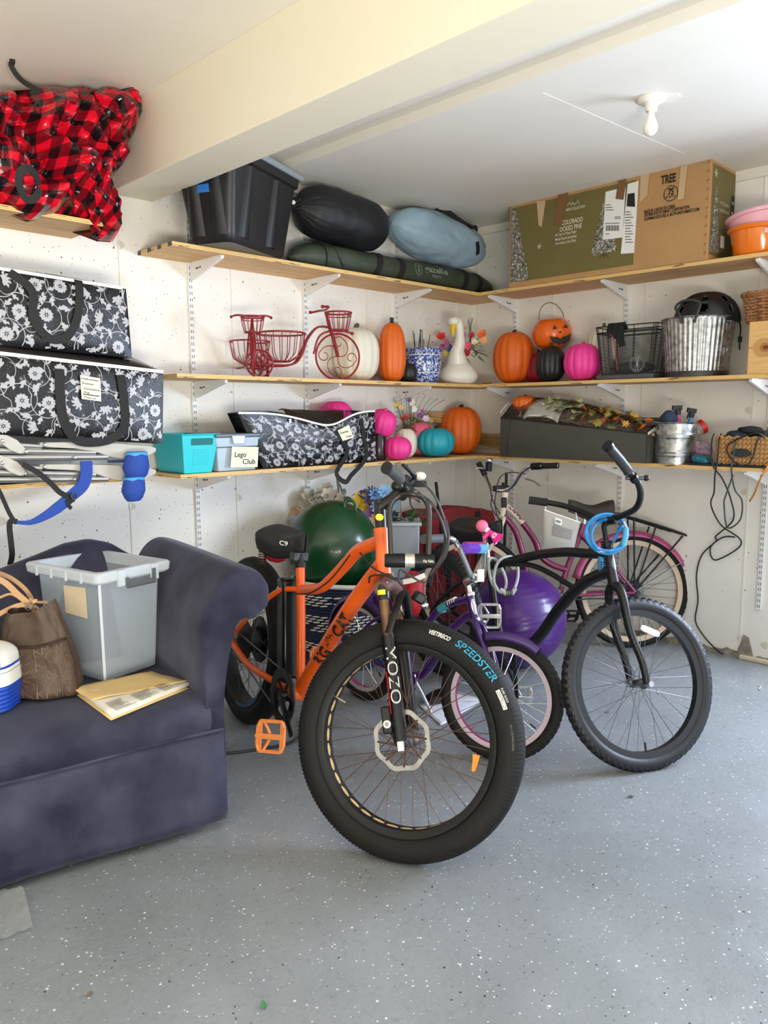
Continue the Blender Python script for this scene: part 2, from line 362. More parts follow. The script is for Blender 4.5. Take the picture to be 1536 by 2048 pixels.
def bracket(x, z, ax, label):
    X, Yd = (EX, -EY) if ax == 'y' else (EY, -EX); O = A([x, 0, z]) if ax == 'y' else A([0, x, z]); F = (O, Yd, EZ, np.cross(Yd, EZ))
    g = G().prism([(.012, 0), (.305, 0), (.312, -.006), (.305, -.018), (.03, -.088), (.012, -.088)], .016, F)
    o = obj('shelf_bracket', g, m_metalw, smooth=False, label=label, cat='bracket', bevel=.0015)
    s = G()
    for k in (-1, 1):
        s.prism([(.075, -.04), (.10, -.04), (.10, -.032), (.075, -.032)], .001, (O+F[3]*k*.0085, F[1], F[2], F[3])); s.prism([(.108, -.038), (.122, -.038), (.122, -.030), (.108, -.030)], .001, (O+F[3]*k*.0085, F[1], F[2], F[3]))
    obj('bracket_holes', s, m_dark, o, smooth=False, kind='stuff')
words = ('nearest the corner', 'second from the corner', 'third from the corner')
for k, x in enumerate((-.789, -1.545, -2.300)):
    upright((x, 0, 0, .3), 'y', f'white slotted shelf upright on the left wall, {words[k]}')
    for z, nme in tiers: bracket(x+.004, z-TH, 'y', f'white bracket under the {nme} shelf of the left wall, {words[k]}')
for k, y in enumerate((-.391, -1.217, -2.085)):
    upright((0, y, 0, .3), 'x', f'white slotted shelf upright on the right wall, {words[k]}')
    for z, nme in tiers: bracket(y, z-TH, 'x', f'white bracket under the {nme} shelf of the right wall, {words[k]}')
# ------------------------------------------------------------------ bulb
P = onZ(1303, 197, 2.69); t = thing('ceiling_lamp', 'bare white light bulb in a porcelain holder on the ceiling', 'lamp', P)
F = (P, EX, -EY, -EZ); m_porc = M('porcelain', '#f1ece2', .3)
obj('lamp_holder', G().lathe([(.058, 0), (.058, .010), (.05, .016), (.03, .02), (.026, .03), (.024, .05), (.0, .05)], F, 28), m_porc, t)
obj('bulb', G().lathe([(.0125, .045), (.013, .06), (.018, .078), (.027, .098), (.0305, .115), (.027, .132), (.015, .144), (0, .147)], F, 28), M('bulb_glass', '#f6efe6', .15, coat=.3), t)
obj('paint_patch', G().prism([(.03, .02), (.07, .055), (.10, .05), (.115, .0), (.10, -.03), (.05, -.035)], .004, (P+A([0, 0, -.002]), nrm(A([.55, -.83, 0])), nrm(A([.83, .55, 0])), EZ)), m_porc, t)
# ================================================================== SHELF CONTENTS
m_blackfab = M('black_fabric', '#101013', .75, bump=.2, bs=200); m_strap = M('black_webbing', '#141312', .7, bump=.25, bs=300)
m_notepaper = M('note_paper', '#eee6cc', .8); m_ink = M('black_ink', '#1a1a1a', .6); m_zip = M('white_zip', '#f2efe8', .5)
# ---- pumpkins
def pumpkin(name, label, P, R, H, mat, ribs=12, stem='#3a2f20', rough=.5, dep=.07, sh=.0, group=None, tilt=None, stems=1, stemh=.03, sm=None, sq=2.3):
    t = thing(name, label, 'pumpkin', P, group); P = np.asarray(P, float)
    F = (P, EX, EY, EZ) if tilt is None else fr(P, EX, z=tilt)
    def fn(u, v):
        th = 2*PI*u; p = PI*(v-.5); c, s_ = math.cos(p), math.sin(p)
        rr = abs(c)**(2/sq); zz = math.copysign(abs(s_)**(2/sq), s_)
        k = 1-dep*(1-abs(math.sin(ribs*th/2+.6*math.sin(2*th)))**.6)*min(1, rr*1.3)
        z = H*(.5+.5*zz)-.06*H*max(0, 1-rr/.35)*(1 if s_ > 0 else -1)
        q = R*rr*k*(1+sh*zz); return tp(F, [(q*math.cos(th), q*math.sin(th), z)])[0]
    b = obj('shell', G().grid(fn, max(48, ribs*8), 26, True), mat, t, sharp=60)
    g = G()
    for i in range(stems):
        a = i*2.2; o = A([.012*i-.006*(stems-1), .0, H*.94]); b_ = .25*R*(.35 if stems == 1 else .6)
        g.tube([tp(F, [o+A(q)])[0] for q in crv([(0, 0, -.005), (.2*b_*math.cos(a), 0, stemh*.5), (b_*math.cos(a), b_*.3, stemh), (b_*2.0*math.cos(a), b_*.5, stemh*1.05)], 4)], [max(.0045, .014*(R/.09))*(1-.05*j) for j in range(13)], 7)
    obj('stem', g, sm or M('stem'+stem, stem, .8, bump=.4, bs=60), t); return t
def onL(x, yb, Y, z):
    P = onY(x, yb, Y); return A([P[0], Y, z])
def onR(y_px, yb, X, z):
    P = onX(y_px, yb, X); return A([X, P[1], z])
def zL(x, y, Y): return onY(x, y, Y)[2]
def zR(x, y, X): return onX(x, y, X)[2]
m_or = M('orange_pumpkin', '#e06a1c', .45, var=.07, vs=6); m_or2 = M('orange_pumpkin_deep', '#dd6415', .5, var=.06, vs=5)
m_cream = M('cream_pumpkin', '#e6dfcd', .5, var=.05, vs=10); m_pink = M('hot_pink_pumpkin', '#f03a94', .5); m_blk = M('black_pumpkin', '#1c1b1d', .45); m_teal = M('teal_pumpkin', '#1f9fb2', .45); m_sal = M('salmon_pumpkin', '#f0708a', .55)
def pk(name, label, side, x, w, ytop, off, z, mat, **k):
    """pumpkin standing on shelf z: image centre x, width w px, top y, distance off from the wall"""
    P = onL(x, 800, -off, z) if side == 'L' else onR(x, 800, -off, z)
    H = (zL if side == 'L' else zR)(x, ytop, -off)-z; s_ = sc(P+A([0, 0, H/2])); return pumpkin(name, label, P, w/2*s_, H, mat, **k)
pk('white_pumpkin', 'tall cream pumpkin behind the wheel of the right red tricycle', 'L', 713, 94, 655, .115, Z2, m_cream, ribs=13, stem='#5a5040', stemh=.035, sq=2.5)
pk('orange_pumpkin', 'tall narrow orange pumpkin with two curled stems on the middle shelf', 'L', 784, 56, 645, .16, Z2, m_or, ribs=11, stems=2, stemh=.045, sh=-.06, sq=2.6)
pk('black_pumpkin', 'small black pumpkin between the tall orange pumpkin and the porcelain pot', 'L', 815, 40, 726, .17, Z2, m_blk, ribs=10)
pk('orange_pumpkin', 'orange pumpkin on the middle shelf just right of the corner', 'R', 1026, 83, 663, .16, Z2, m_or2, ribs=13, stemh=.022)
pk('black_pumpkin', 'black pumpkin in front of the grinning jack-o-lantern pail', 'R', 1100, 60, 693, .22, Z2, m_blk, ribs=12)
pk('pink_pumpkin', 'hot pink pumpkin on the middle shelf beside the wire basket', 'R', 1163, 76, 687, .22, Z2, m_pink, ribs=12, sm=m_pink, stemh=.02)
pk('white_pumpkin', 'cream pumpkin half hidden behind the hot pink one and the wire basket', 'R', 1203, 66, 652, .09, Z2, m_cream, ribs=12, stem='#6a5c3c', stemh=.03)
t_red = pk('red_pumpkin', 'dark red squat pumpkin under the jack-o-lantern pail', 'R', 1074, 56, 706, .09, Z2, M('dark_red_pumpkin', '#8a1426', .5), ribs=10)
pk('orange_pumpkin', 'large orange pumpkin on the bottom shelf, nearest the corner', 'L', 922, 84, 812, .15, Z1, m_or2, ribs=13, stemh=.02)
pk('teal_pumpkin', 'teal pumpkin on the bottom shelf in front of the salmon one', 'L', 872, 77, 855, .23, Z1, m_teal, ribs=12, stem='#1c1c1c', stemh=.016)
pk('salmon_pumpkin', 'salmon pink pumpkin behind the teal pumpkin', 'L', 838, 62, 843, .09, Z1, m_sal, ribs=11, sm=m_sal, stemh=.012)
pk('white_pumpkin', 'small cream pumpkin between two pink pumpkins on the bottom shelf', 'L', 812, 44, 856, .17, Z1, m_cream, ribs=11)
pk('pink_pumpkin', 'small hot pink pumpkin at the front of the bottom shelf', 'L', 795, 57, 873, .275, Z1, m_pink, ribs=11, sm=m_pink, stemh=.015)
P = onL(773, 849, -.19, 0); s_ = sc(P); P[2] = zL(773, 878, -.19); tl = nrm(A([.45, -.3, .85]))
pumpkin('pink_pumpkin', 'hot pink pumpkin lying tilted on top of the smaller pumpkins', onY(773, 849, -.20)-tl*27*s_, 27*s_, 54*s_, m_pink, ribs=11, tilt=tl, sm=m_pink, stemh=.012)
P = onL(672, 860, -.105, Z1); s_ = sc(P); pumpkin('pink_pumpkin', 'large hot pink pumpkin behind the open floral bag', P, 41*s_, zL(675, 800, -.105)-Z1, m_pink, ribs=12, sm=m_pink, stemh=.004)
# ---- jack-o-lantern pail
O = onX(1104, 667, -.10); s_ = sc(O); R = 36*s_; ux = nrm(A([-.15, -1, .28])); uz = nrm(np.cross(ux, A([-1, 0, 0.]))*1.); uz = uz if uz[2] > 0 else -uz; un = nrm(np.cross(ux, uz)); un = un if un[0] < 0 else -un
un = nrm(A([-.56, -.80, -.12])); uz = nrm(A([-.42, .30, .85]));ux=A([.8,-.6,.1]); ux = nrm(ux-un*(ux@un)); uz = nrm(np.cross(un, ux)); uz = uz if uz[2] > 0 else -uz
t = thing('pumpkin_pail', 'orange jack-o-lantern pail with a grinning face and wire handle', 'pail', O-uz*R*.9)
F = (O, ux, nrm(np.cross(uz, ux)), uz)
prof = [(R*math.cos(a)*1.08, R*.95*math.sin(a)) for a in np.linspace(-1.25, .95, 16)]; prof = prof+[(prof[-1][0]-.004, prof[-1][1]), (R*.5, R*.1), (0, -.3*R)]
rb = lambda t_, z: 1-.03*(1-abs(math.sin(6*t_))**.6)
obj('pail_body', G().lathe(prof, F, 72, rib=rb), M('pail_plastic', '#ee6a14', .3, coat=.2), t)
def onpail(a, b):   # face features: a,b in units of R on the front
    x, z = a*R, b*R; y2 = max(.02, (1.08*R)**2-x*x-(1.13*z)**2); return O+ux*x+uz*z+un*(math.sqrt(y2)*1.0+.0025)
g = G()
def fan(pts):
    c = A(pts).mean(0); V = []
    n = len(pts)
    for i in range(n):
        p, q = A(pts[i]), A(pts[(i+1) % n]); k = 5
        for j in range(k):
            a_ = p+(q-p)*j/k; b_ = p+(q-p)*(j+1)/k
            for r0, r1 in ((0, .5), (.5, 1)):
                w = [c+(a_-c)*r0, c+(a_-c)*r1, c+(b_-c)*r1, c+(b_-c)*r0]; g.poly([onpail(*x) for x in (w if r0 else w[1:3]+[c])])
fan([(-.45, .28), (-.18, .30), (-.32, .52)]); fan([(.17, .3), (.45, .28), (.32, .52)]); fan([(-.08, .06), (.08, .06), (0, .2)])
fan([(-.62, -.05), (-.3, -.2), (-.2, -.12), (-.08, -.26), (.1, -.26), (.2, -.12), (.32, -.2), (.62, -.02), (.5, -.38), (.2, -.56), (.05, -.5), (-.1, -.56), (-.45, -.42)])
obj('pail_face', g, m_ink, t)
a0 = [O+uz*R*.78+ux*R*.72*math.cos(a)+(uz*.93-un*.35)*R*.95*math.sin(a) for a in np.linspace(0, PI, 19)]
obj('wire_handle', G().tube(a0, .0022, 6), M('black_wire', '#191919', .45), t)
# ---- tricycles of red wire
m_red = M('red_enamel', '#8c1422', .38, var=.25, vs=30)
def tricycle(label, O, fwd, s):
    """wire tricycle planter: origin under the front wheel, fwd = heading, s = scale (front wheel radius .1)"""
    t = thing('tricycle_planter', label, 'planter', O); F = fr(O, fwd, z=EZ); q = lambda p: tp(F, A(p, float)*s)
    def tb(p, r, k=5, n=6, closed=False): return dict(pts=list(q(crv(p, k, closed))), r=r*s, n=n, closed=closed)
    def wheel(c, R, nm, ns):
        g = G(); c = A(c, float); g.tube(**tb([c+A([R*math.cos(a), 0, R*math.sin(a)]) for a in np.linspace(0, 2*PI, 24, endpoint=False)], .0045, 2, closed=True))
        for k in range(ns):
            b = 2*PI*k/ns; sp = []
            for u in np.linspace(0, 1, 9): a = b+1.4*u*u; sp.append(c+A([R*.88*u*math.cos(a), 0, R*.88*u*math.sin(a)]))
            e = sp[-1]; cc = c+A([R*.62*math.cos(b+1.5), 0, R*.62*math.sin(b+1.5)]); r0 = np.linalg.norm(e-cc); a0_ = math.atan2(e[2]-cc[2], e[0]-cc[0])
            for u in np.linspace(.1, 1, 9): sp.append(cc+A([math.cos(a0_+5.2*u), 0, math.sin(a0_+5.2*u)])*r0*(1-.55*u))
            g.tube(**tb(sp, .0022, 1, 5))
        return obj(nm, g, m_red, t)
    wheel((0, 0, .1), .1, 'front_wheel', 4); wheel((-.37, .10, .058), .055, 'rear_wheel', 4); wheel((-.37, -.10, .058), .055, 'rear_wheel', 4)
    g = G(); g.tube(**tb([(0, .012, .1), (-.02, .012, .18), (-.055, 0, .29)], .005)); g.tube(**tb([(0, -.012, .1), (-.02, -.012, .18), (-.055, 0, .29)], .005)); obj('fork', g, m_red, t)
    g = G(); g.tube(**tb([(-.09, -.10, .30), (-.06, -.07, .305), (-.055, 0, .30), (-.06, .07, .305), (-.09, .10, .30)], .005)); g.ball(q([(-.095, -.10, .30)])[0], .008*s, 8, 6); g.ball(q([(-.095, .10, .30)])[0], .008*s, 8, 6); obj('handlebar', g, m_red, t)
    g = G()
    for dy in (-.012, 0, .012): g.tube(**tb([(-.03, dy*.4, .225), (-.09, dy, .225), (-.14, dy*1.5, .17), (-.17, dy*2, .10), (-.22, dy*3, .06), (-.37, dy*7, .058)], .0042))
    g.tube(**tb([(-.37, -.10, .058), (-.37, .1, .058)], .004, 1)); g.tube(**tb([(.065, 0, .205), (0, 0, .215), (-.08, 0, .19), (-.11, 0, .11)], .0045)); g.ball(q([(.068, 0, .203)])[0], .008*s, 8, 6); obj('frame', g, m_red, t)
    def basket(c, Rt, Rb, h, nm, nw, rnd):
        g = G(); c = A(c, float)
        g.tube(**tb([c+A([Rt*math.cos(a), Rt*math.sin(a), h]) for a in np.linspace(0, 2*PI, 20, endpoint=False)], .0042, 2, closed=True)); g.tube(**tb([c+A([Rb*math.cos(a), Rb*math.sin(a), 0]) for a in np.linspace(0, 2*PI, 20, endpoint=False)], .003, 2, closed=True))
        if not rnd: g.tube(**tb([c+A([Rt*.96*math.cos(a), Rt*.96*math.sin(a), h*.82]) for a in np.linspace(0, 2*PI, 20, endpoint=False)], .0025, 2, closed=True))
        for k in range(nw):
            a = 2*PI*k/nw; d = A([math.cos(a), math.sin(a), 0])
            P = [c+d*Rt+EZ*h, c+d*(Rt*.93 if rnd else (Rt*.7+Rb*.3))+EZ*h*.62, c+d*(Rt*.7+Rb*.3 if rnd else (Rt*.3+Rb*.7))+EZ*h*.25, c+d*Rb]
            g.tube(**tb(P, .002, 3, 5))
        return obj(nm, g, m_red, t)
    basket((.005, 0, .215), .058, .042, .075, 'front_basket', 14, False); basket((-.255, 0, .075), .105, .04, .118, 'bowl_basket', 18, True); return t
O = onL(676, 760, -.29, Z2); tricycle('red wire tricycle planter seen from its side, right of its twin', O, nrm(A([.91, -.41, 0])), 45*sc(O)/.1)
O = onL(508, 760, -.315, Z2); tricycle('red wire tricycle planter facing forward, left end of the middle shelf', O, nrm(A([-.52, -.85, 0])), 40*sc(O)/.1)
# ---- porcelain pot with twigs
P = onL(846, 800, -.17, Z2); s_ = sc(P); h = zL(846, 698, -.17)-Z2; R = 37*s_
t = thing('porcelain_pot', 'blue and white patterned porcelain pot holding dark twigs', 'pot', P); F = (P, EX, EY, EZ)
m_, N, L, b, tc = newmat('blue_porcelain', .18)
o_ = tc.outputs['Object']; n1 = noise(N, L, o_, 38, 3); n2 = noise(N, L, o_, 95, 2); sp = N.new('ShaderNodeSeparateXYZ'); L.new(o_, sp.inputs[0])
v_ = mth(N, L, 'ABSOLUTE', mth(N, L, 'SUBTRACT', n1, .5)); k_ = mth(N, L, 'MAXIMUM', mth(N, L, 'LESS_THAN', v_, .022), mth(N, L, 'GREATER_THAN', n2, .63))
L.new(mixc(N, L, k_, hexc('#1f438f'), hexc('#dfe5ef')), b.inputs['Base Color'])
prof = [(R*.76, 0), (R*.80, .01), (R*.92, h*.35), (R*.98, h*.65), (R*.97, h*.86), (R*1.03, h*.9), (R*1.03, h), (R*.95, h), (R*.9, h*.88), (R*.6, h*.3), (0, h*.3)]
ob = obj('pot_body', G().lathe(prof, F, 48), m_, t)
g = G()
for z0, dz in ((.885, .006), (.80, .005), (.30, .005), (.02, .008)):
    rr = np.interp(z0*h, [p[1] for p in prof[:7]], [p[0] for p in prof[:7]])+.0008; g.lathe([(rr, z0*h), (rr, z0*h+dz)], F, 48, cap=False)
obj('pot_bands', g, M('porcelain_white', '#e9edf2', .2), t)
g = G()
for k in range(12):
    a = 2*PI*k/12; rr = R*.92
    for (x, y, sx, sy) in ((0, .55*h, .010, .006), (.011, .58*h, .006, .004), (-.009, .60*h, .004, .009), (0, .38*h, .008, .008)):
        pts = []
        for j in range(8): b_ = 2*PI*j/8; th = a+(x+sx*math.cos(b_))/rr; z = y+sy*math.sin(b_); r_ = np.interp(z, [p[1] for p in prof[:7]], [p[0] for p in prof[:7]])+.0008; pts.append(P+A([r_*math.cos(th), r_*math.sin(th), z]))
        g.poly(pts)
obj('pot_birds', g, M('porcelain_white', '#e9edf2', .2), t)
g = G(); random.seed(5)
for k in range(9):
    a = random.uniform(0, 6.28); x0 = A([.03*math.cos(a)-.03, .03*math.sin(a), h*.3]); tip = x0+A([random.uniform(-.03, .05), random.uniform(-.02, .03), h*.7+random.uniform(.05, .12)]); g.tube([P+x0, P+(x0+tip)/2+A([0, 0, .01]), P+tip], .0022, 5); g.ball(P+tip, (.003, .003, .007), 6, 5)
obj('twigs', g, M('dark_twig', '#2a2420', .8), t, kind='stuff')
# ---- swan planter with artificial flowers
P = onL(916, 800, -.22, Z2); s_ = sc(P); m_swan = M('white_ceramic', '#ece6da', .3, var=.05, vs=15)
t = thing('swan_planter', 'white ceramic swan planter with yellow beak and flowers behind its neck', 'planter', P)
rt = nrm(cr*A([1, 1, 0])); fw = nrm(A([-cf[0], -cf[1], 0]))*1.  # image right, toward the viewer
F = (P, rt, -fw, EZ); q = lambda x, y, d=0: P+rt*(x-916)*s_+EZ*(zL(916, y, -.22)-Z2)+fw*d
Hh = zL(916, 690, -.22)-Z2
prof = [(0, .0), (23*s_, .0), (32*s_, .02), (36*s_, .05), (34*s_, .08), (28*s_, .11), (20*s_, .14), (13*s_, .165), (8*s_, .18), (0, .182)]
obj('swan_body', G().lathe(prof, F, 36, rib=lambda a, z: 1+.10*math.cos(2*a)), m_swan, t)
nk = crv([q(914, 725, .0), q(913, 705, .03), q(917, 688, .045), q(917, 668, .05), q(914, 648, .055), q(907, 641, .06)], 6)
g = G().tube(nk, np.interp(np.linspace(0, 1, len(nk)), [0, .25, .55, .85, 1], [22*s_, 13*s_, 9*s_, 9*s_, 9*s_]), 14); g.ball(q(905, 645, .068), (13*s_, 12*s_, 10*s_), 14, 10); obj('swan_neck', g, m_swan, t)
g = G()
for k in range(-1, 2, 2): g.grid(lambda u, v, k=k: P+A([0, 0, .062])+rt*k*(30*s_+.012*math.sin(PI*u))*(.75+.25*math.cos(PI*(v-.5)))+(-fw)*(.06*(u-.4))+EZ*(.045*(v-.5)*math.sin(PI*min(.96, u+.05))+.03*u), 12, 8)
obj('swan_wings', g, m_swan, t, solid=.006)
g = G(); bk = [q(903, 650, .075), q(902, 660, .09), q(902, 676, .095)]; g.tube(bk, [8.5*s_, 6.5*s_, 1.5*s_], 10, flat=.7); obj('beak', g, M('yellow_beak', '#e8c11e', .35), t)
g = G().tube([q(898, 652, .078), q(904, 654, .084), q(911, 650, .078)], 2.2*s_, 6); g.ball(q(912, 646, .066), 1.6*s_, 6, 5); obj('face_mask', g, m_ink, t)
def flower(c, n, r, ax, mat_i, g, k=6, cup=.35, w=.55):
    ax = nrm(ax); a = nrm(np.cross(ax, A([.3, .5, .8]))); b = np.cross(ax, a)
    for i in range(n):
        th = 2*PI*i/n; d = a*math.cos(th)+b*math.sin(th); e = np.cross(ax, d)
        V = []
        for u, ww in ((.05, .1), (.4, .8), (.75, 1.), (1., .35)):
            for sg in (-1, 0, 1): V.append(c+d*r*u+e*sg*ww*r*w*.5+ax*(cup*r*u*u-(.08*r*(sg == 0)))) 
        g.add(V, [(j*3+i2, j*3+i2+1, j*3+i2+4, j*3+i2+3) for j in range(3) for i2 in (0, 1)], mat_i)
    g.ball(c+ax*.08*r, r*.14, 6, 4, mi=mat_i)
def leaf(g, o, d, l, w, up=EZ, mi=0, droop=.3):
    d = nrm(d); e = nrm(np.cross(d, up)); V = []
    for u, ww in ((0, .12), (.3, .9), (.6, 1.), (.85, .55), (1, .05)):
        c = o+d*l*u-up*droop*l*u*u
        for sg in (-1, 0, 1): V.append(c+e*sg*w*ww*.5-up*.1*w*(sg == 0))
    g.add(V, [(j*3+i, j*3+i+1, j*3+i+4, j*3+i+3) for j in range(4) for i in (0, 1)], mi)
FM = lambda *h: [M('petal'+x, x, .6) for x in h]
def bouquet(t, specs, base, mats, leaves, stemc='#3f5a33', lm='#4a6b34', lsz=.06):
    for i, (c, n, r, ax, hx, kw) in enumerate(specs):
        g = G(); flower(c, n, r, ax, 0, g, **kw); g.tube(crv([base+(c-base)*.05, base+(c-base)*.5+EZ*.01, c-nrm(ax)*r*.1], 3), .0022, 5, mi=1)
        obj('flower', g, [M('petal'+hx, hx, .55), M('stem_green', stemc, .7)], t, sharp=60)
    g = G()
    for o, d, l, w in leaves: leaf(g, o, d, l, w)
    if leaves: obj('leaves', g, M('leaf'+lm, lm, .6, var=.3, vs=20), t, kind='stuff')
random.seed(11); bs = q(925, 715, -.05); sp_ = []
for x, y, d, r, hx, n in ((882, 672, -.03, .032, '#d4342a', 5), (892, 684, -.01, .028, '#d24a9c', 9), (884, 694, -.02, .024, '#c64f9a', 9), (925, 668, -.05, .026, '#8a3a9a', 8), (943, 670, -.03, .026, '#b31f33', 9), (964, 668, -.03, .034, '#f0743c', 5), (966, 680, -.02, .026, '#f2a05a', 5), (935, 692, .0, .028, '#e8567a', 5), (900, 697, -.02, .026, '#4a4fb0', 9), (931, 706, -.02, .03, '#c62a2a', 6), (893, 706, -.03, .024, '#e3d060', 6), (948, 684, -.02, .022, '#ecd9a0', 6), (928, 655, -.05, .02, '#e8c35a', 6)):
    sp_.append((q(x, y, d), n, r, A(fw)+A([random.uniform(-.4, .4), random.uniform(-.4, .4), random.uniform(.0, .6)]), hx, dict(w=.9 if n <= 6 else .4)))
lv = [(q(random.uniform(882, 962), random.uniform(690, 725), random.uniform(-.05, .0)), A([random.uniform(-1, 1), random.uniform(-.6, .2), random.uniform(-.2, .8)]), random.uniform(.04, .07), .022) for _ in range(34)]
lv += [(q(936+random.uniform(-4, 14), 700+random.uniform(-8, 8), .01), A([random.uniform(.2, .9), -.3, random.uniform(.0, .5)]), random.uniform(.08, .13), .012) for _ in range(16)]
bouquet(t, sp_, bs, None, lv, lm='#6f7f4e')
g = G()
for k in range(9): a = k*.7; c = q(940, 636, -.04); g.tube([q(941, 690, -.04)+rt*.004*math.cos(a), c+A([0, 0, -.05])+rt*.006*math.cos(a), c+rt*.018*math.cos(a)+EZ*.012*math.sin(a*1.7)], .0016, 4)
obj('thistle', g, M('thistle', '#2f3f3f', .7), t)
obj('brass_hinge', G().tube([onX(966, 762, -.30)*A([1, 1, 0])+A([0, 0, Z2+.008]), onX(981, 762, -.30)*A([1, 1, 0])+A([0, 0, Z2+.008])], .0075, 8), M('brass', '#b79a5a', .35, metal=.8), label='small brass fitting lying on the middle shelf at the corner', cat='fitting')
# ================================================================== FLORAL BAGS
m_print = M('floral_white', '#acacb0', .35); m_vinyl = M('black_woven_vinyl', '#0b0a0d', .28, bump=.15, bs=260)
def floral(g, W_, H_, S, seed, sc_=1.):
    """white printed vines, blossoms and leaves on W_ x H_ metres, placed by S(x,y)"""
    R_ = random.Random(seed)
    def put(pts):
        if all(.004 < x < W_-.004 and .004 < y < H_-.004 for x, y in pts): g.poly([S(x, y) for x, y in pts])
    def stroke(pts, w):
        for i in range(len(pts)-1):
            a, b = A(pts[i]), A(pts[i+1]); d = b-a; n = A([-d[1], d[0]]); n = n/(np.linalg.norm(n)+1e-9); w0 = w*(1-.6*i/len(pts)); w1 = w*(1-.6*(i+1)/len(pts)); put([a-n*w0, b-n*w1, b+n*w1, a+n*w0])
    def petal(c, th, l, w):
        d = A([math.cos(th), math.sin(th)]); n = A([-d[1], d[0]]); put([c+d*l*.18, c+d*l*.6-n*w*.5, c+d*l-n*w*.42, c+d*l*.9, c+d*l+n*w*.42, c+d*l*.6+n*w*.5])
    def lf(c, th, l):
        d = A([math.cos(th), math.sin(th)]); n = A([-d[1], d[0]])
        put([c, c+d*l*.35+n*l*.32, c+d*l*.45+n*l*.12]); put([c, c+d*l*.45+n*l*.12, c+d*l*.75+n*l*.26, c+d*l, c+d*l*.6-n*l*.05]); put([c, c+d*l*.6-n*l*.05, c+d*l*.62-n*l*.27, c+d*l*.3-n*l*.22])
    def blossom(c, r): 
        a0 = R_.uniform(0, 6)
        for k in range(6): petal(c, a0+k*PI/3, r, r*.85)
        put([c+A([math.cos(a), math.sin(a)])*r*.13 for a in np.linspace(0, 2*PI, 7)[:-1]])
    def bloom(c, r):
        a0 = R_.uniform(0, 6)
        for k in range(5): lf(c+A([math.cos(a0), math.sin(a0)])*r*.1, a0-1.1+k*.55, r*1.35)
        for k in range(10):
            a = a0+2+k*.28; put([c+A([math.cos(a), math.sin(a)])*r*(.9+.3*(k % 2))+A([math.cos(b), math.sin(b)])*r*.045 for b in np.linspace(0, 2*PI, 5)[:-1]])
    def dots(c, r):
        put([c+A([math.cos(a), math.sin(a)])*r*.45 for a in np.linspace(0, 2*PI, 8)[:-1]])
        for k in range(10): b0 = 2*PI*k/10; put([c+A([math.cos(b0), math.sin(b0)])*r+A([math.cos(a), math.sin(a)])*r*.15 for a in np.linspace(0, 2*PI, 5)[:-1]])
    cs = .115*sc_; nx, ny = int(W_/cs)+1, int(H_/cs)+1
    for i in range(nx+1):
        for j in range(ny+1):
            c = A([(i+.5*(j % 2)+R_.uniform(-.12, .12))*cs, (j+.3+R_.uniform(-.12, .12))*cs]); a0 = R_.uniform(0, 6.28); sg = 1 if (i+j) % 2 else -1
            pts = [c+A([math.cos(a0+sg*u*5.2), math.sin(a0+sg*u*5.2)])*cs*(.62-.24*u) for u in np.linspace(0, 1, 22)]; stroke(pts, .0019*sc_)
            e = pts[0]; t_ = a0-sg*1.2; stroke([e+A([math.cos(t_), math.sin(t_)])*cs*.45*u+A([math.cos(t_+1.5), math.sin(t_+1.5)])*cs*.12*math.sin(PI*u) for u in np.linspace(0, 1, 8)], .0018*sc_)
            if (i*7+j*3) % 5 in (0, 2): blossom(c, cs*.24)
            else: bloom(c, cs*.24)
            for u in (.1, .3, .5, .72, .92):
                p = c+A([math.cos(a0+sg*u*5.2), math.sin(a0+sg*u*5.2)])*cs*(.62-.24*u); lf(p, a0+sg*u*5.2+R_.uniform(-.7, .7), cs*R_.uniform(.26, .42))
            dots(c+A([math.cos(a0+2.5), math.sin(a0+2.5)])*cs*.48, cs*.075); dots(c+A([math.cos(a0+5.4), math.sin(a0+5.4)])*cs*.74, cs*.07)
    return g
def patch(c00, c10, c11, c01, bulge, nn, seed=0, wr=.004):
    """bulged quad: returns S(s,t) and a metre-mapped version"""
    c00, c10, c11, c01 = map(lambda v: A(v, float), (c00, c10, c11, c01)); nn = nrm(nn); Wm = (np.linalg.norm(c10-c00)+np.linalg.norm(c11-c01))/2; Hm = (np.linalg.norm(c01-c00)+np.linalg.norm(c11-c10))/2
    def S(s, t, off=0.):
        b = (max(0, math.sin(PI*min(1, max(0, s))))**.45)*(max(0, math.sin(PI*min(1, max(0, t))))**.45)
        return (1-s)*(1-t)*c00+s*(1-t)*c10+s*t*c11+(1-s)*t*c01+nn*(bulge*b+off+wr*b*(nz(s*Wm*7+seed, t*Hm*9)+.6*nz(s*Wm*16, t*Hm*14+seed)))
    return S, Wm, Hm
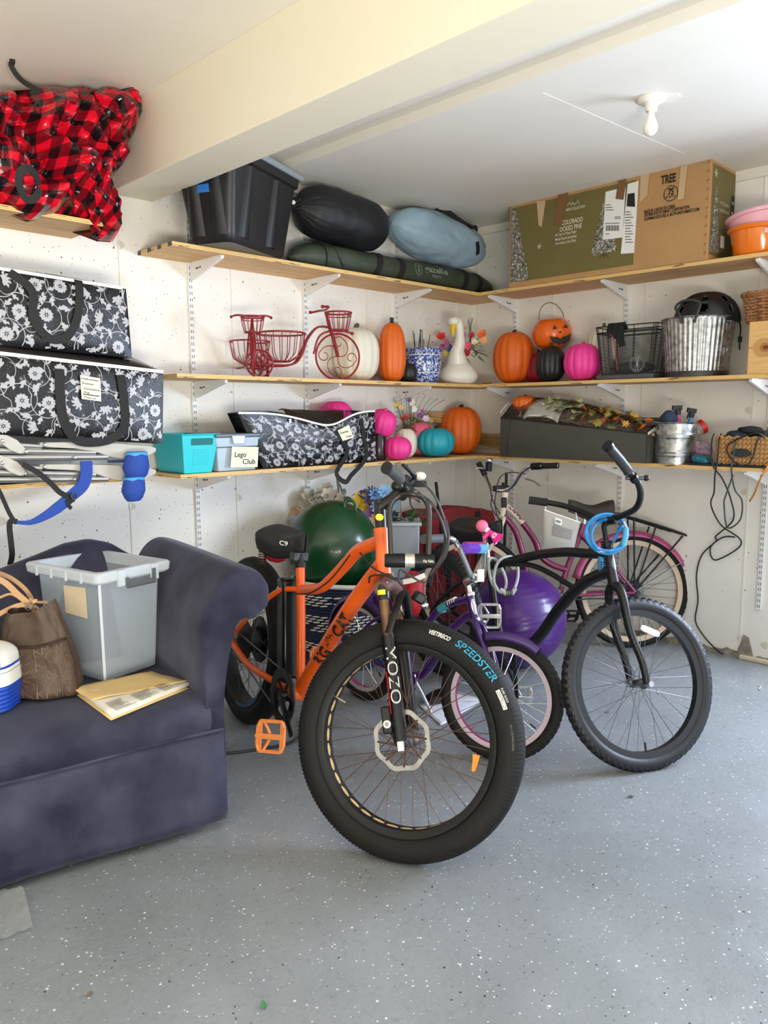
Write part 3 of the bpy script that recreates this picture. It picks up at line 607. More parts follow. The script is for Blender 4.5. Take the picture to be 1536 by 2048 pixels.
def floral_bag(name, label, front, depth, back, bulge, seed, group, top_rise=.02, par_z=None):
    """front = c00,c10,c11,c01 world corners (bl,br,tr,tl); depth m towards the wall"""
    c = [A(p, float) for p in front]; bk = A([0, depth, 0]); t = thing(name, label, 'storage bag', (c[0]+c[1])/2+bk/2, group)
    S, Wm, Hm = patch(*c, bulge, -EY, seed)
    g = G(); g.grid(lambda u, v: S(u, v), 40, 18)
    T, _, _ = patch(c[3], c[2], c[2]+bk+A([0, 0, back]), c[3]+bk+A([0, 0, back]), top_rise, EZ, seed, .006); g.grid(lambda u, v: T(u, v), 30, 8)
    for a, b in ((c[1], c[2]), (c[0], c[3])):
        E_, _, _ = patch(a, a+bk, b+bk+A([0, 0, back]), b, .012, EX if a is c[1] else -EX, seed, .004); g.grid(lambda u, v: E_(u, v), 8, 10)
    g.add([c[0], c[1], c[1]+bk, c[0]+bk], [(0, 3, 2, 1)]); g.add([c[0]+bk, c[1]+bk, c[2]+bk+EZ*back, c[3]+bk+EZ*back], [(0, 1, 2, 3)])
    obj('bag_body', g, m_vinyl, t, sharp=60)
    g = floral(G(), Wm, Hm, lambda x, y: S(x/Wm, y/Hm, .0022), seed); obj('floral_print', g, m_print, t, smooth=False, kind='stuff')
    return t, S, Wm, Hm, T
Yf = -.385
q = lambda x, y, Y=Yf: onY(x, y, Y)
c1, c2, c3, c4 = q(-60, 686), q(264, 716), q(252, 578), q(-60, 528)
t, S, Wm, Hm, T = floral_bag('storage_bag', 'black and white floral storage bag on top of the labelled one at far left', (c1, c2, c3, c4), .33, .03, .025, 3, 'black and white floral bags')
def pxS(S, Wm, Hm, pts, off=.006):
    return [S(s, v, off) for s, v in pts]
def strap(S, uv, w, t, name='handle_strap', off=.006, mat=None, sd=None):
    P = crv([A([u, v]) for u, v in uv], 6); P3 = [S(p[0], p[1], off) for p in P]; return obj(name, G().ribbon(P3, w, .003, sd if sd is not None else [np.cross(P3[min(i+1, len(P3)-1)]-P3[max(i-1, 0)], A([.0, -1, 0])) for i in range(len(P3))]), mat or m_strap, t)
def bxs(S_c, x, y):  # image point -> (s,t) on the flat front
    c = S_c; p = onY(x, y, Yf); s = (p[0]-c[0][0])/(c[1][0]-c[0][0]); zb = c[0][2]+(c[1][2]-c[0][2])*s; zt = c[3][2]+(c[2][2]-c[3][2])*s; return s, (p[2]-zb)/(zt-zb)
K = (c1, c2, c3, c4)
strap(S, [bxs(K, *p) for p in ((10, 545), (55, 582), (60, 640), (95, 678), (128, 674), (148, 640), (154, 600), (156, 561))], .034, t)
obj('zip_strip', G().ribbon([S(s, 1., .004) for s in np.linspace(.01, .97, 24)], .012, .004, EZ), m_zip, t)
obj('zip_pull', G().box(S(.96, .92, .006), (.008, .004, .03)), M('steel', '#b9b9b9', .3, metal=1.), t)
c1, c2, c3, c4 = q(-60, 866, -.42), q(325, 888, -.42), q(327, 744, -.42), q(-60, 700, -.42); Yf = -.42; K = (c1, c2, c3, c4)
t, S, Wm, Hm, T = floral_bag('storage_bag', 'black and white floral bag with a handwritten Halloween, Easter, Valentine note', K, .36, .10, .02, 8, 'black and white floral bags')
strap(S, [bxs(K, *p) for p in ((106, 738), (110, 790), (120, 840), (150, 878), (190, 884), (225, 874), (243, 850), (238, 800), (230, 750))], .04, t)
obj('zip_strip', G().ribbon([S(s, 1., .005) for s in np.linspace(.0, .995, 24)], .014, .004, EZ), m_zip, t)
fl0, fl1 = q(-60, 684, -.372), q(262, 720, -.372)
obj('lid_flap', G().grid(lambda u, v: S(.002+.995*u, 1., .001)*(1-v)+v*((fl0*(1-min(1, u*1.12))+fl1*min(1, u*1.12)) if u < .89 else fl1*(1-(u-.89)/.11)+S(1, 1)*((u-.89)/.11))-EY*.012*math.sin(PI*v)*(1-u*.6)+EZ*.006*math.sin(PI*v)*nz(u*9, 2), 30, 8), M('black_lining', '#211c1a', .4), t, solid=.002)
def note(t, S, K, px, Yf_, lines, hcap):
    a, b, c_, d = [A(bxs(K, *p)) for p in px]
    P = [S(*x, .010) for x in (a, b, c_, d)]; g = G().add(P, [(0, 1, 2, 3)]); o = obj('note', g, m_notepaper, t, smooth=False, solid=.0006)
    ux = nrm(P[1]-P[0]); uy = nrm(P[3]-P[0]); un = nrm(np.cross(ux, uy)); w = np.linalg.norm(P[1]-P[0]); h = np.linalg.norm(P[3]-P[0]); g = G()
    for s, x, y, wd in lines: text(g, s, hcap*h, (P[0]+ux*x*w+uy*y*h+un*.0012, ux, uy, un), w=wd*w, bold=.01, shear=.12)
    return o, g, P, ux, uy, un, w, h
o, g, P, ux, uy, un, w, h = note(t, S, K, ((153, 798), (192, 803), (188, 757), (147, 750)), Yf, [('Halloween', .05, .83, .9), ('Easter', .08, .64, .62), ('Valentine', .1, .42, .86), ('dog', .12, .27, .3), ('Decor', .12, .05, .68)], .085)
g.box((.5*w, .21*h, .001), (.85*w, .004, .0005), (P[0], ux, uy, un)); obj('note_writing', g, m_ink, o, smooth=False, kind='stuff')
# open floral bag on the bottom shelf
Yf = -.305; q = lambda x, y, Y=Yf: onY(x, y, Y)
b0, b1, r1, l1 = q(527, 941), q(754, 921), q(749, 822), q(476, 826); b0[2] = b1[2] = Z1+.002; K = (b0, b1, r1, l1)
t = thing('storage_bag', 'open floral bag with a Zania toys note, its strap hanging over the shelf edge', 'storage bag', (b0+b1)/2+A([0, .12, 0]), 'black and white floral bags')
def S(s, v, off=0.):
    dip = .0+.30*math.exp(-((s-.62)/.17)**2)*(1 if s > .62 else 1)+.18*math.exp(-((s-.45)/.2)**2)
    vv = v*(1-dip*v*.62); p = (1-s)*(1-vv)*b0+s*(1-vv)*b1+s*vv*r1+(1-s)*vv*l1
    bl = math.sin(PI*min(1, max(0, s)))**.5*math.sin(PI*min(1, max(0, v*.85)))**.6
    return p-EY*(.035*bl+off+.006*bl*(nz(s*6, v*4, 2)+.6*nz(s*13, v*8, 4)))
g = G().grid(lambda u, v: S(u, v), 48, 18)
bkp = lambda s, v: (S(s, v)*A([1, 0, 1])+A([0, -.205, .0])+A([0, 0, (.03*math.sin(PI*s) if v > .5 else 0)]))
g.grid(lambda u, v: bkp(u, 1)*(v)+A([S(u, 0)[0], -.205, Z1+.002])*(1-v), 30, 6); g.grid(lambda u, v: S(0, v)*(1-u)+u*A([S(0, v)[0]+.03, -.205, S(0, v)[2]]), 6, 10); g.grid(lambda u, v: S(1, v)*(1-u)+u*A([S(1, v)[0], -.205, S(1, v)[2]]), 6, 10)
obj('bag_body', g, m_vinyl, t, sharp=60)
flp = G().grid(lambda u, v: S(.30+.42*u, 1)*(1-v)+v*(A([S(.33+.5*u, 1)[0], -.205, r1[2]+.006]))+EZ*(.02*math.sin(PI*v)+.008*nz(u*4, v*3)), 20, 10); obj('open_flap', flp, M('black_lining', '#211c1a', .5), t)
Wm = np.linalg.norm(b1-b0)*1.05; Hm = np.linalg.norm(r1-b1)*1.05
obj('floral_print', floral(G(), Wm, Hm, lambda x, y: S(x/Wm, y/Hm, .002), 21, .85), m_print, t, smooth=False, kind='stuff')
obj('zip_strip', G().ribbon([S(s, 1., .003) for s in np.linspace(.0, .56, 20)], .010, .004, EZ), m_zip, t); obj('zip_strip', G().ribbon([S(s, 1., .003) for s in np.linspace(.56, 1., 18)], .010, .004, EZ), m_zip, t)
obj('zip_pull', G().box(S(.30, .90, .006), (.014, .005, .02)), M('steel', '#b9b9b9', .3, metal=1.), t)
Sp = lambda u, v: S(u, v, .006)
pp = crv([S(.62, .80, .006), S(.66, .5, .008), S(.69, .2, .010), q(673, 945, -.38), q(690, 964, -.385), q(703, 950, -.38), S(.87, .1, .012), S(.86, .5, .008), S(.855, .88, .006)], 6)
obj('handle_strap', G().ribbon(pp, .028, .003, [A([1., 0, .25])]*len(pp) if False else [np.cross(pp[min(i+1, len(pp)-1)]-pp[max(i-1, 0)], A([0, -1., 0])) for i in range(len(pp))]), m_strap, t)
P = [S(.655, .50, .014), S(.755, .53, .014), S(.735, .84, .014), S(.63, .80, .014)]; o = obj('note', G().add(P, [(0, 1, 2, 3)]), m_notepaper, t, smooth=False, solid=.0006)
ux = nrm(P[1]-P[0]); uy = nrm(P[3]-P[0]); un = nrm(np.cross(ux, uy)); w = np.linalg.norm(P[1]-P[0]); h = np.linalg.norm(P[3]-P[0]); g = G()
text(g, 'Zania', .17*h, (P[0]+ux*.06*w+uy*.62*h+un*.0015, ux, uy, un), w=.75*w, bold=.012); text(g, 'Toys', .17*h, (P[0]+ux*.4*w+uy*.16*h+un*.0015, ux, uy, un), w=.5*w, bold=.012); obj('note_writing', g, m_ink, o, smooth=False, kind='stuff')
# ================================================================== PLAID BAG
poly = [(-70, 190), (0, 178), (30, 168), (90, 165), (150, 172), (190, 172), (205, 172), (228, 155), (278, 160), (279, 185), (289, 205), (287, 225), (271, 262), (262, 300), (250, 330), (232, 362), (214, 378), (219, 390), (243, 412), (244, 440), (240, 478), (212, 476), (196, 470), (206, 440), (160, 432), (120, 425), (70, 436), (35, 422), (0, 395), (-70, 380)]
YP = -.34; pw = [onY(x, y, YP) for x, y in poly]; cen = onY(105, 300, YP)
t = thing('plaid_bag', 'crumpled shiny red and black buffalo plaid bag on the far left top shelf', 'storage bag', A([cen[0], -.2, 2.219]))
ang = [(math.atan2(p[2]-cen[2], p[0]-cen[0])) for p in pw]
def outline(u):
    k = u*len(pw); i = int(k) % len(pw); f_ = k-int(k); return pw[i]*(1-f_)+pw[(i+1) % len(pw)]*f_
def crum(x, y, s): # sharp folded noise
    v = 0
    for k, a in ((1, 1.), (2.1, .55), (4.3, .28)): v += a*(.5-abs(nz(x*s*k, y*s*k, k*3.1)*1.5))
    return v
UVs = []; g = G(); NU, NV = 150, 44; V = []
for i in range(NU):
    for j in range(NV):
        u = i/NU; v = j/(NV-1); e = outline(u); r = v; p = cen+(e-cen)*r; dome = math.sqrt(max(0, 1-r**2.6)); 
        dx, dz = p[0]-cen[0], p[2]-cen[2]
        c_ = crum(dx+.05*nz(dx*5, dz*5, 4), dz+.05*nz(dx*5, dz*5, 7), 5.4); pit = math.exp(-((dx+.12)**2+(dz-.02)**2)/.010)
        y = -.25-.17*dome-(.165*c_)*(.35+.65*dome)+.17*pit
        wv = .018*(1-r)*nz(dx*14, dz*14, 9)
        V.append((p[0]+wv+.02*nz(dx*9, dz*9, 5)*dome, y, p[2]+wv))
        ct, st = math.cos(.12+.9*max(0, dx)*2), math.sin(.12+.9*max(0, dx)*2)
        U_ = dx*ct-dz*st; Vv = dx*st+dz*ct; UVs.append((U_/.062+.35*c_+2.0*pit*dz, Vv/.062+.45*nz(dx*7, dz*7, 2)+.5*pit))
F = [(i*NV+j, ((i+1) % NU)*NV+j, ((i+1) % NU)*NV+j+1, i*NV+j+1) for i in range(NU) for j in range(NV-1)]
# rear half
B0 = len(V)
for i in range(NU):
    for j in range(9):
        r = 1-j/8; e = outline(i/NU); p = cen+(e-cen)*r; dome = math.sqrt(max(0, 1-r**2.6)); V.append((p[0], -.25+.20*dome, p[2])); UVs.append(((p[0]-cen[0])/.062, (p[2]-cen[2])/.062))
F += [(B0+i*9+j, B0+((i+1) % NU)*9+j, B0+((i+1) % NU)*9+j+1, B0+i*9+j+1) for i in range(NU) for j in range(8)]
g.add(V, F); g.uv = UVs; obj('bag_body', g, plaid_mat(), t, smooth=True, sharp=22)
pp = [onY(85, 185, -.33), onY(50, 166, -.33), onY(32, 148, -.34), onY(22, 130, -.34), onY(25, 124, -.34), onY(22, 100, -.34)]; obj('handle_strap', G().ribbon(crv(pp, 3), .02, .003, A([1, -.3, .2])), m_strap, t)
pp = crv([onY(78, 370, -.53), onY(70, 348, -.56), onY(55, 336, -.57), onY(40, 345, -.56), onY(38, 370, -.55), onY(52, 398, -.54), onY(70, 396, -.54), onY(80, 378, -.53)], 5); obj('handle_strap', G().ribbon(pp, .028, .004, [np.cross(pp[min(i+1, len(pp)-1)]-pp[max(i-1, 0)], A([.2, -1, .1])) for i in range(len(pp))]), m_strap, t)
# ================================================================== TOP SHELF
m_tote = M('black_tote_plastic', '#19191b', .42, var=.06, vs=6); m_lid = M('grey_lid', '#8b9094', .45)
th_ = math.radians(23); e1, e2 = A([math.cos(th_), math.sin(th_), 0]), A([-math.sin(th_), math.cos(th_), 0])
P0 = onY(463, 505, -.515); P0[2] = Z3+.001; H = .40
t = thing('storage_tote', 'black plastic tote with grey lid and blue tape on the top shelf', 'tote', P0+e1*.28+e2*.15)
F = (P0, e1, e2, EZ); L1, L2 = .50, .225
def tote_side(z): return 0+.055*z/H
g = G(); NP = 9
outl = []
def ring_at(z, ins):
    k = tote_side(z); a0, a1, b0_, b1_ = -k+ins, L1+k-ins, -k+ins, L2+k-ins; r = .035; pts = []
    for cx, cy, s0 in ((a1-r, b0_+r, -PI/2), (a1-r, b1_-r, 0), (a0+r, b1_-r, PI/2), (a0+r, b0_+r, PI)):
        for j in range(5): a = s0+PI/2*j/4; pts.append((cx+r*math.cos(a), cy+r*math.sin(a), z))
    return pts
zs = [0, .02, .06, H*.5, H*.88, H*.9, H]; rings = [ring_at(z, .012 if z < .02 else (0 if z < H*.89 else -.012)) for z in zs]
n = 20; V = sum(rings, []); f = [(i*n+k, i*n+(k+1) % n, (i+1)*n+(k+1) % n, (i+1)*n+k) for i in range(len(zs)-1) for k in range(n)]+[tuple(range(n-1, -1, -1))]
g.add(tp(F, V), f); obj('tote_body', g, m_tote, t, sharp=40)
g = G()
for face, cs in (('end', (.01, .13)), ('front', (.10, .34))):
    for c0 in cs:
        for z0, z1, w0, w1, dpt in ((.03, .345, .055, .032, .014),):
            def rb(u, v, c0=c0): 
                z = z0+(z1-z0)*v; w = w0+(w1-w0)*v; bl = math.sin(PI*u)**.7; k = tote_side(z); s_ = (u-.5)*w*1.6
                return tp(F, [(-k-.014*bl, c0+.05+s_, z)] if face == 'end' else [(c0+s_, -k-.016*bl, z)])[0]
            g.grid(rb, 9, 8)
obj('tote_ribs', g, m_tote, t, kind='stuff')
kk = tote_side(H)+.022; g = G().box((L1/2, L2/2, H+.012), (L1+2*kk, L2+2*kk, .03), F); g.box((L1/2, L2/2, H+.03), (L1+2*kk-.06, L2+2*kk-.06, .016), F); obj('tote_lid', g, m_lid, t, bevel=.006)
zt = .235; k = tote_side(zt); P = [(-k-.003, .165, zt-.018), (-k-.003, .07, zt-.02), (-k-.0035, .065, zt+.018), (-k-.0035, .165, zt+.018)]; obj('blue_tape', G().add(tp(F, P), [(0, 1, 2, 3)]), M('painters_tape', '#2a74c4', .6), t, smooth=False, solid=.001)
# green duffel
m_grn = M('olive_nylon', '#363e2d', .55, var=.15, vs=9, bump=.3, bs=25); YD = -.185
a, b = onY(585, 500, YD), onY(1000, 560, YD); zc = Z3+.078
t = thing('tent_bag', 'long olive green tent bag with black straps lying along the top shelf', 'duffel bag', A([(a[0]+b[0])/2, YD, Z3]))
x0, x1 = onY(575, 500, YD)[0], onY(1003, 560, YD-.06)[0]-.04
def db(u, v, off=0., ny=0):
    x = x0+(x1-x0)*u; a_ = 2*PI*v; k = (1-abs(2*u-1)**9)**.5; rr = (.078+.006*nz(u*9, math.cos(a_)*1.2, math.sin(a_)*1.2)+.0035*nz(u*34, v*5))*(1+.06*math.sin(u*9))*(1-.16*max(0, u-.75)*4*.5)*(max(.02, k))
    z = zc+rr*math.sin(a_)*.98-(.078*(1-min(1, k*1.0)))*.4; return A([x, YD-(rr+off)*math.cos(a_)*1.12, max(Z3+.001, z+off*math.sin(a_)-(.02*max(0, u-.8)*2))])
obj('bag_body', G().grid(db, 70, 36, False, True), m_grn, t, sharp=70)
for u in (.345, .455, .79, .875): obj('strap', G().grid(lambda i, v, u=u: db(u+.02*(i-.5)*1.3+.012*math.sin(2*PI*v), v, .004), 3, 32, False, True), m_strap, t)
obj('drawcord', G().tube(crv([db(.10+.004*k, v, .004) for k, v in enumerate((.32, .25, .15, .05, .95, .88))], 4), .003, 6), m_strap, t); obj('drawcord', G().tube(crv([db(.10+.022*k, v, .004) for k, v in enumerate((.3, .2, .1, .98, .90))], 4), .003, 6), m_strap, t)
m_logo = M('pale_green_print', '#7f8c78', .6)
def onduf(x, y): return db(.515+x/(x1-x0), .03+y/(2*PI*.082), .007)
g = G(); text(g, 'gazelle', .040, None, w=.215, map_=lambda x, y: onduf(x+.085, y-.005), bold=.02); text(g, 'TENTS', .016, None, w=.085, map_=lambda x, y: onduf(x+.15, y-.035), bold=.01)
hx = [(.035*math.cos(a), .048*math.sin(a)+.005) for a in (PI/2, PI/2+PI/3, PI/2+2*PI/3, -PI/2, -PI/6, PI/6)]; hp = [A(h_) for h_ in hx]
for i in range(6):
    p, q_ = hp[i], hp[(i+1) % 6]; 
    for j in range(4): u0, u1 = j/4, (j+1)/4; w0 = p+(q_-p)*u0; w1 = p+(q_-p)*u1; g.poly([onduf(.03+w0[0], w0[1]), onduf(.03+w1[0], w1[1]), onduf(.03+w1[0]*.87, w1[1]*.87), onduf(.03+w0[0]*.87, w0[1]*.87)])
for sg in (-1, 1): g.poly([onduf(.03+sg*x, y) for x, y in ((.002, -.03), (.009, -.005), (.007, .012), (.024, .028), (.011, .018), (.006, .036), (.004, .012), (.002, .0))])
obj('bag_print', g, m_logo, t, smooth=False, kind='stuff')
def sack(name, label, cat, c, ax, L, R, mat, seed, pinch=True, zmin=None, up=EZ, flat=1., wr=.012, ripple=.006):
    """stuffed sack along ax, gathered at one end"""
    ax = nrm(ax); F = fr(c, ax, z=up); t = thing(name, label, cat, A(c)-A([0, 0, R*.9]))
    def fn(u, v):
        x = (u-.5)*L; a_ = 2*PI*v; e = abs(2*u-1); k = (1-e**3.2)**.5
        if pinch and u < .3: k = min(k, .12+4.2*u**.9)
        rr = R*max(.02, min(1, k)); w = (wr*nz(u*3+seed, 1.3*math.cos(a_), 1.3*math.sin(a_))+ripple*math.sin(26*a_)*(max(0, .34-u)*2.4 if pinch else 0)+.3*wr*nz(u*11, 3*math.cos(a_)+seed, 3*math.sin(a_)))*min(1, k*1.3)
        p = tp(F, [(x, (rr+w)*math.cos(a_), (rr+w)*math.sin(a_)*flat)])[0]
        if zmin is not None: p[2] = max(p[2], zmin(p))
        return p
    obj('sack_body', G().grid(fn, 54, 72, False, True), mat, t, sharp=70); return t, fn, F
zduf = lambda p: Z3+.150-.5*max(0, abs(p[1]-YD)-.03)
c = onY(682, 438, -.20); s_ = sc(c); t, fn, F = sack('stuff_sack', 'black drawstring stuff sack lying on the olive tent bag', 'stuff sack', c, A([1, .02, -.04]), 205*s_*1.20, 53*s_, M('black_nylon', '#0f0f13', .55, bump=.15, bs=30), 2, zmin=zduf)
g = G()
for k in range(7): a_ = k*.9; g.tube(crv([fn(.03, .1*k), fn(.0, 0)+A([-.02, .01*math.cos(a_), .015*math.sin(a_)]), fn(.0, 0)+A([-.045, .02*math.cos(a_), .02*math.sin(a_)-.01])], 3), .006, 6)
obj('gathered_neck', g, M('black_nylon', '#17171d', .5), t, kind='stuff'); obj('cord_lock', G().ball(fn(0, 0)+A([-.02, -.03, .005]), (.016, .01, .012), 10, 8), M('pale_tag', '#dad6cc', .6), t)
c = onY(878, 478, -.19); s_ = sc(c)
t, fn, F = sack('stuff_sack', 'light blue stuff sack with a black strap on the olive tent bag', 'stuff sack', c, A([1, .05, -.05]), 200*s_*1.42, 45*s_, M('pale_blue_nylon', '#8fa7b5', .5, var=.1, vs=7, bump=.2, bs=22), 6, pinch=False, zmin=zduf, wr=.024)
pp = crv([fn(.42, .27)+EZ*.004, fn(.48, .27)+EZ*.022, fn(.54, .29)+EZ*.022, fn(.61, .35)-EY*.008, fn(.70, .37)-EY*.010, fn(.80, .34)-EY*.010+EZ*.004, fn(.88, .30)+EZ*.004], 5); obj('carry_strap', G().ribbon(pp, .034, .004, A([0, -.8, .6])), m_strap, t)
pp = crv([fn(.72, .50)-EY*.006, fn(.74, .545)-EY*.010, fn(.76, .58)-EY*.010], 4); obj('strap_end', G().ribbon(pp, .03, .005, A([1, 0, .4])), m_strap, t)
# ---- tree box
m_card = M('cardboard', '#b48a59', .75, var=.06, vs=5, bump=.12, bs=40); m_olive = M('olive_print', '#6f6434', .7, var=.05, vs=6); m_wt = M('white_label', '#e9e7e2', .6); m_bk = M('print_black', '#1c1a18', .7); m_tree = M('frost_dark', '#4c4a41', .8, col2='#8f8a7c', vs=60); m_frost = M('frost_light', '#d8d3c6', .8)
XF = -.335; TL, TR, BL, BR = onX(1022, 402, XF), onX(1424, 318, XF), onX(1016, 566, XF), onX(1414, 518, XF)
y0, y1 = (TL[1]+BL[1])/2, (TR[1]+BR[1])/2; hb = TL[2]*.5+TR[2]*.5-Z3-.002; dp = .315
O = A([XF, y0, Z3+.001]); ux, uy, un = -EY, EZ, -EX; Lb = y0-y1
t = thing('tree_box', 'long cardboard artificial tree box with an olive printed panel on the top shelf', 'cardboard box', A([XF+dp/2, (y0+y1)/2, Z3]))
FB = (O, ux, uy, un)
g = G().box((Lb/2, hb/2, -dp/2), (Lb, hb, dp), FB); bx_ = obj('carton', g, m_card, t, smooth=False, bevel=.004)
fx = lambda x, y: ((x-1016-6*(y-402)/164*-1*0)/(1424-1016))  # rough image fraction
def bp(x, y):   # image point -> metres on the front
    p = onX(x, y, XF); return A([(O[1]-p[1]), p[2]-O[2]])
def quad(g, pts, off, mi=0): return g.poly([tp(FB, [(min(max(a, .001), Lb-.001), min(max(b, .001), hb-.001), off)])[0] for a, b in pts], mi)
g = G(); r = bp(1272, 380)[0]; quad(g, [(.012, .03), (r, .03), (r, hb-.03), (.012, hb-.03)], .0012); obj('printed_panel', g, m_olive, t, smooth=False)
def tree(cx, yb, yt, w, off, seed, clip=None, Fm=None, n=240, stand=True):
    """printed picture of a flocked tree"""
    R_ = random.Random(seed); P_ = lambda a, b, o: tp(Fm or FB, [(a, b, o)])[0]; g = G(); H = yt-yb
    ok = lambda a: (clip is None) or (clip[0] < a < clip[1])
    pts = [(cx, yt)]
    for i in range(9): v = i/8; pts.append((cx+w/2*(.08+.92*v)*(1 if i % 2 else .9), yt-H*v))
    for i in range(9): v = 1-i/8; pts.append((cx-w/2*(.08+.92*v)*(1 if i % 2 else .9), yt-H*v))
    if clip: pts = [(min(max(a, clip[0]), clip[1]), b) for a, b in pts]
    g.poly([P_(a, b, off) for a, b in pts][::-1], 0)
    for k in range(n):
        v = R_.random()**.6; x = cx+w/2*(.06+.94*v)*R_.uniform(-1, 1); y = yt-H*v+R_.uniform(-.005, .005); a = R_.uniform(0, 6.3); l = R_.uniform(.004, .010)
        if not ok(x-l) or not ok(x+l): continue
        d = A([math.cos(a), math.sin(a)])*l; e = A([-d[1], d[0]])*.35; g.poly([P_(x+d[0], y+d[1], off+.0004), P_(x+e[0], y+e[1], off+.0004), P_(x-d[0], y-d[1], off+.0004), P_(x-e[0], y-e[1], off+.0004)], 1 if k % 3 else 2)
    if stand:
        for s in (-1, 0, 1): g.poly([P_(cx-.003, yb+.005, off), P_(cx+.003, yb+.005, off), P_(cx+s*.03+.002, yb-.028, off), P_(cx+s*.03-.002, yb-.028, off)], 3)
    return g
tm = [m_tree, m_frost, M('frost_green', '#39402f', .8), m_bk]
a, b = bp(1046, 550), bp(1058, 410); obj('tree_picture', tree(.035, .03, hb*.94, .25, .002, 2, clip=(.013, .30), n=420, stand=False), tm, t, smooth=False, kind='stuff')
a, b = bp(1208, 506), bp(1208, 395); obj('tree_picture', tree(a[0], a[1], b[1], .165, .002, 5, n=330), tm, t, smooth=False, kind='stuff')
def wr(g, st, x, y, h, w, mi=0, bold=.01, center=False):
    """text with baseline starting at image (x,y), h px cap height, w px width"""
    p = bp(x, y); p2 = bp(x+w, y-w*.2); hh = bp(x, y-h)[1]-p[1]; text(g, st, hh, (tp(FB, [(p[0], p[1], .003)])[0], ux, uy, un), w=p2[0]-p[0], bold=bold, mi=mi)
g = G(); wr(g, 'COLORADO', 1124, 451, 9, 42); wr(g, 'OCKED PINE', 1120, 464, 9, 44); wr(g, 'Set Up in 3 Easy Steps', 1111, 473, 5, 42); wr(g, 'Metal Stand Included', 1111, 482, 5, 42); wr(g, 'For Indoor Use Only', 1112, 490, 5, 40); wr(g, 'SMITH COLLECTION', 1132, 423, 5, 38)
for cx, cy in ((1079, 493),):
    c_ = bp(cx, cy)
    for k in range(6): a = k*PI/3; d = A([math.cos(a), math.sin(a)]); e = A([-d[1], d[0]]); quad(g, [c_-e*.0018, c_+d*.016-e*.0018, c_+d*.016+e*.0018, c_+e*.0018], .003)
lp = crv([A(bp(x, y)) for x, y in ((1134, 413), (1140, 405), (1143, 411), (1146, 404), (1149, 410), (1152, 396), (1150, 409), (1157, 402), (1158, 409))], 3)
for i in range(len(lp)-1): p, q_ = lp[i], lp[i+1]; d = q_-p; e = A([-d[1], d[0]])/np.linalg.norm(d)*.0013; quad(g, [p-e, q_-e, q_+e, p+e], .003)
obj('white_print', g, M('white_print', '#ded9c4', .7), t, smooth=False, kind='stuff')
g = G(); wr(g, 'TREE', 1322, 369, 16, 30, bold=.03); c_ = bp(1342, 387)
for k in range(40):
    a, b = 2*PI*k/40, 2*PI*(k+1)/40; r0, r1 = .0405, .0365; quad(g, [c_+A([math.cos(a), math.sin(a)])*r0, c_+A([math.cos(b), math.sin(b)])*r0, c_+A([math.cos(b), math.sin(b)])*r1, c_+A([math.cos(a), math.sin(a)])*r1][::-1], .003)
wr(g, '7S', 1336, 391, 13, 12, bold=.03); wr(g, 'ASM. 4 ARTICULO', 1331, 397, 3.5, 20)
wr(g, 'MADE IN / HECHO EN CHINA', 1289, 427, 6, 62, bold=.03); wr(g, 'DISTRIBUTED BY KMART CORPORATION', 1289, 434, 6, 90, bold=.03); wr(g, 'HOFFMAN ESTATES, IL 60179 SHOP KMART.COM', 1289, 442, 6, 110, bold=.03)
obj('black_print', g, m_bk, t, smooth=False, kind='stuff')
g = G(); L_ = [bp(*p) for p in ((1206, 480), (1246, 475), (1252, 374), (1212, 384))]; quad(g, L_, .004); o_ = obj('shipping_label', g, m_wt, t, smooth=False)
g = G()
for i in range(14):
    x = 1213+i*1.9; p = [bp(x, 462), bp(x+(.9 if i % 3 else 1.3), 462), bp(x+(.9 if i % 3 else 1.3), 451), bp(x, 451)]; quad(g, p, .0052)
for y, x0_, x1_ in ((447, 1211, 1240), (437, 1230, 1242), (420, 1212, 1228), (415, 1212, 1226), (410, 1212, 1222), (434, 1230, 1242), (468, 1212, 1220)): quad(g, [bp(x0_, y+1), bp(x1_, y+.3), bp(x1_, y-.9), bp(x0_, y-.2)], .0052)
obj('label_print', g, m_bk, o_, smooth=False, kind='stuff')
g = G(); L_ = [bp(*p) for p in ((1242, 508), (1269, 506), (1278, 362), (1256, 368))]; quad(g, L_, .0036); o_ = obj('product_label', g, m_wt, t, smooth=False)
g = G(); quad(g, [bp(*p) for p in ((1254, 413), (1271, 414), (1270, 386), (1256, 388))], .0048); wr(g, '3', 1247, 495, 9, 5)
for i in range(12): y = 425+i*5.5; quad(g, [bp(1251, y), bp(1251+10+3*(i % 3), y-.5), bp(1251+10+3*(i % 3), y-1.8), bp(1251, y-1.3)], .0048)
obj('label_print', g, m_bk, o_, smooth=False, kind='stuff')
g = G(); wr(g, 'TREE', 1258, 399, 6, 9, bold=.02); wr(g, '79', 1258, 408, 7, 9, bold=.02); obj('label_white_print', g, m_wt, o_, smooth=False, kind='stuff')
for v, (pts, mm) in enumerate((([(1108, 450), (1124, 452), (1138, 382), (1118, 384)], 'brown_tape'), ([(1232, 398), (1248, 400), (1254, 356), (1238, 360)], 'brown_tape'), ([(1078, 450), (1084, 455), (1092, 402), (1074, 402)], 'clear_tape'), ([(1280, 405), (1295, 392), (1300, 345), (1282, 350)], 'clear_tape'), ([(1356, 400), (1368, 398), (1376, 330), (1362, 334)], 'clear_tape'))):
    g = G(); quad(g, [bp(*p) for p in pts], .0058 if v == 1 else .0045); obj('packing_tape', g, M(mm, '#7d5a36' if mm == 'brown_tape' else '#c7a985', .25), t, smooth=False, solid=.0008)
FE = (A([XF, y1, Z3+.001]), EX, EZ, -EY)   # right end of the carton
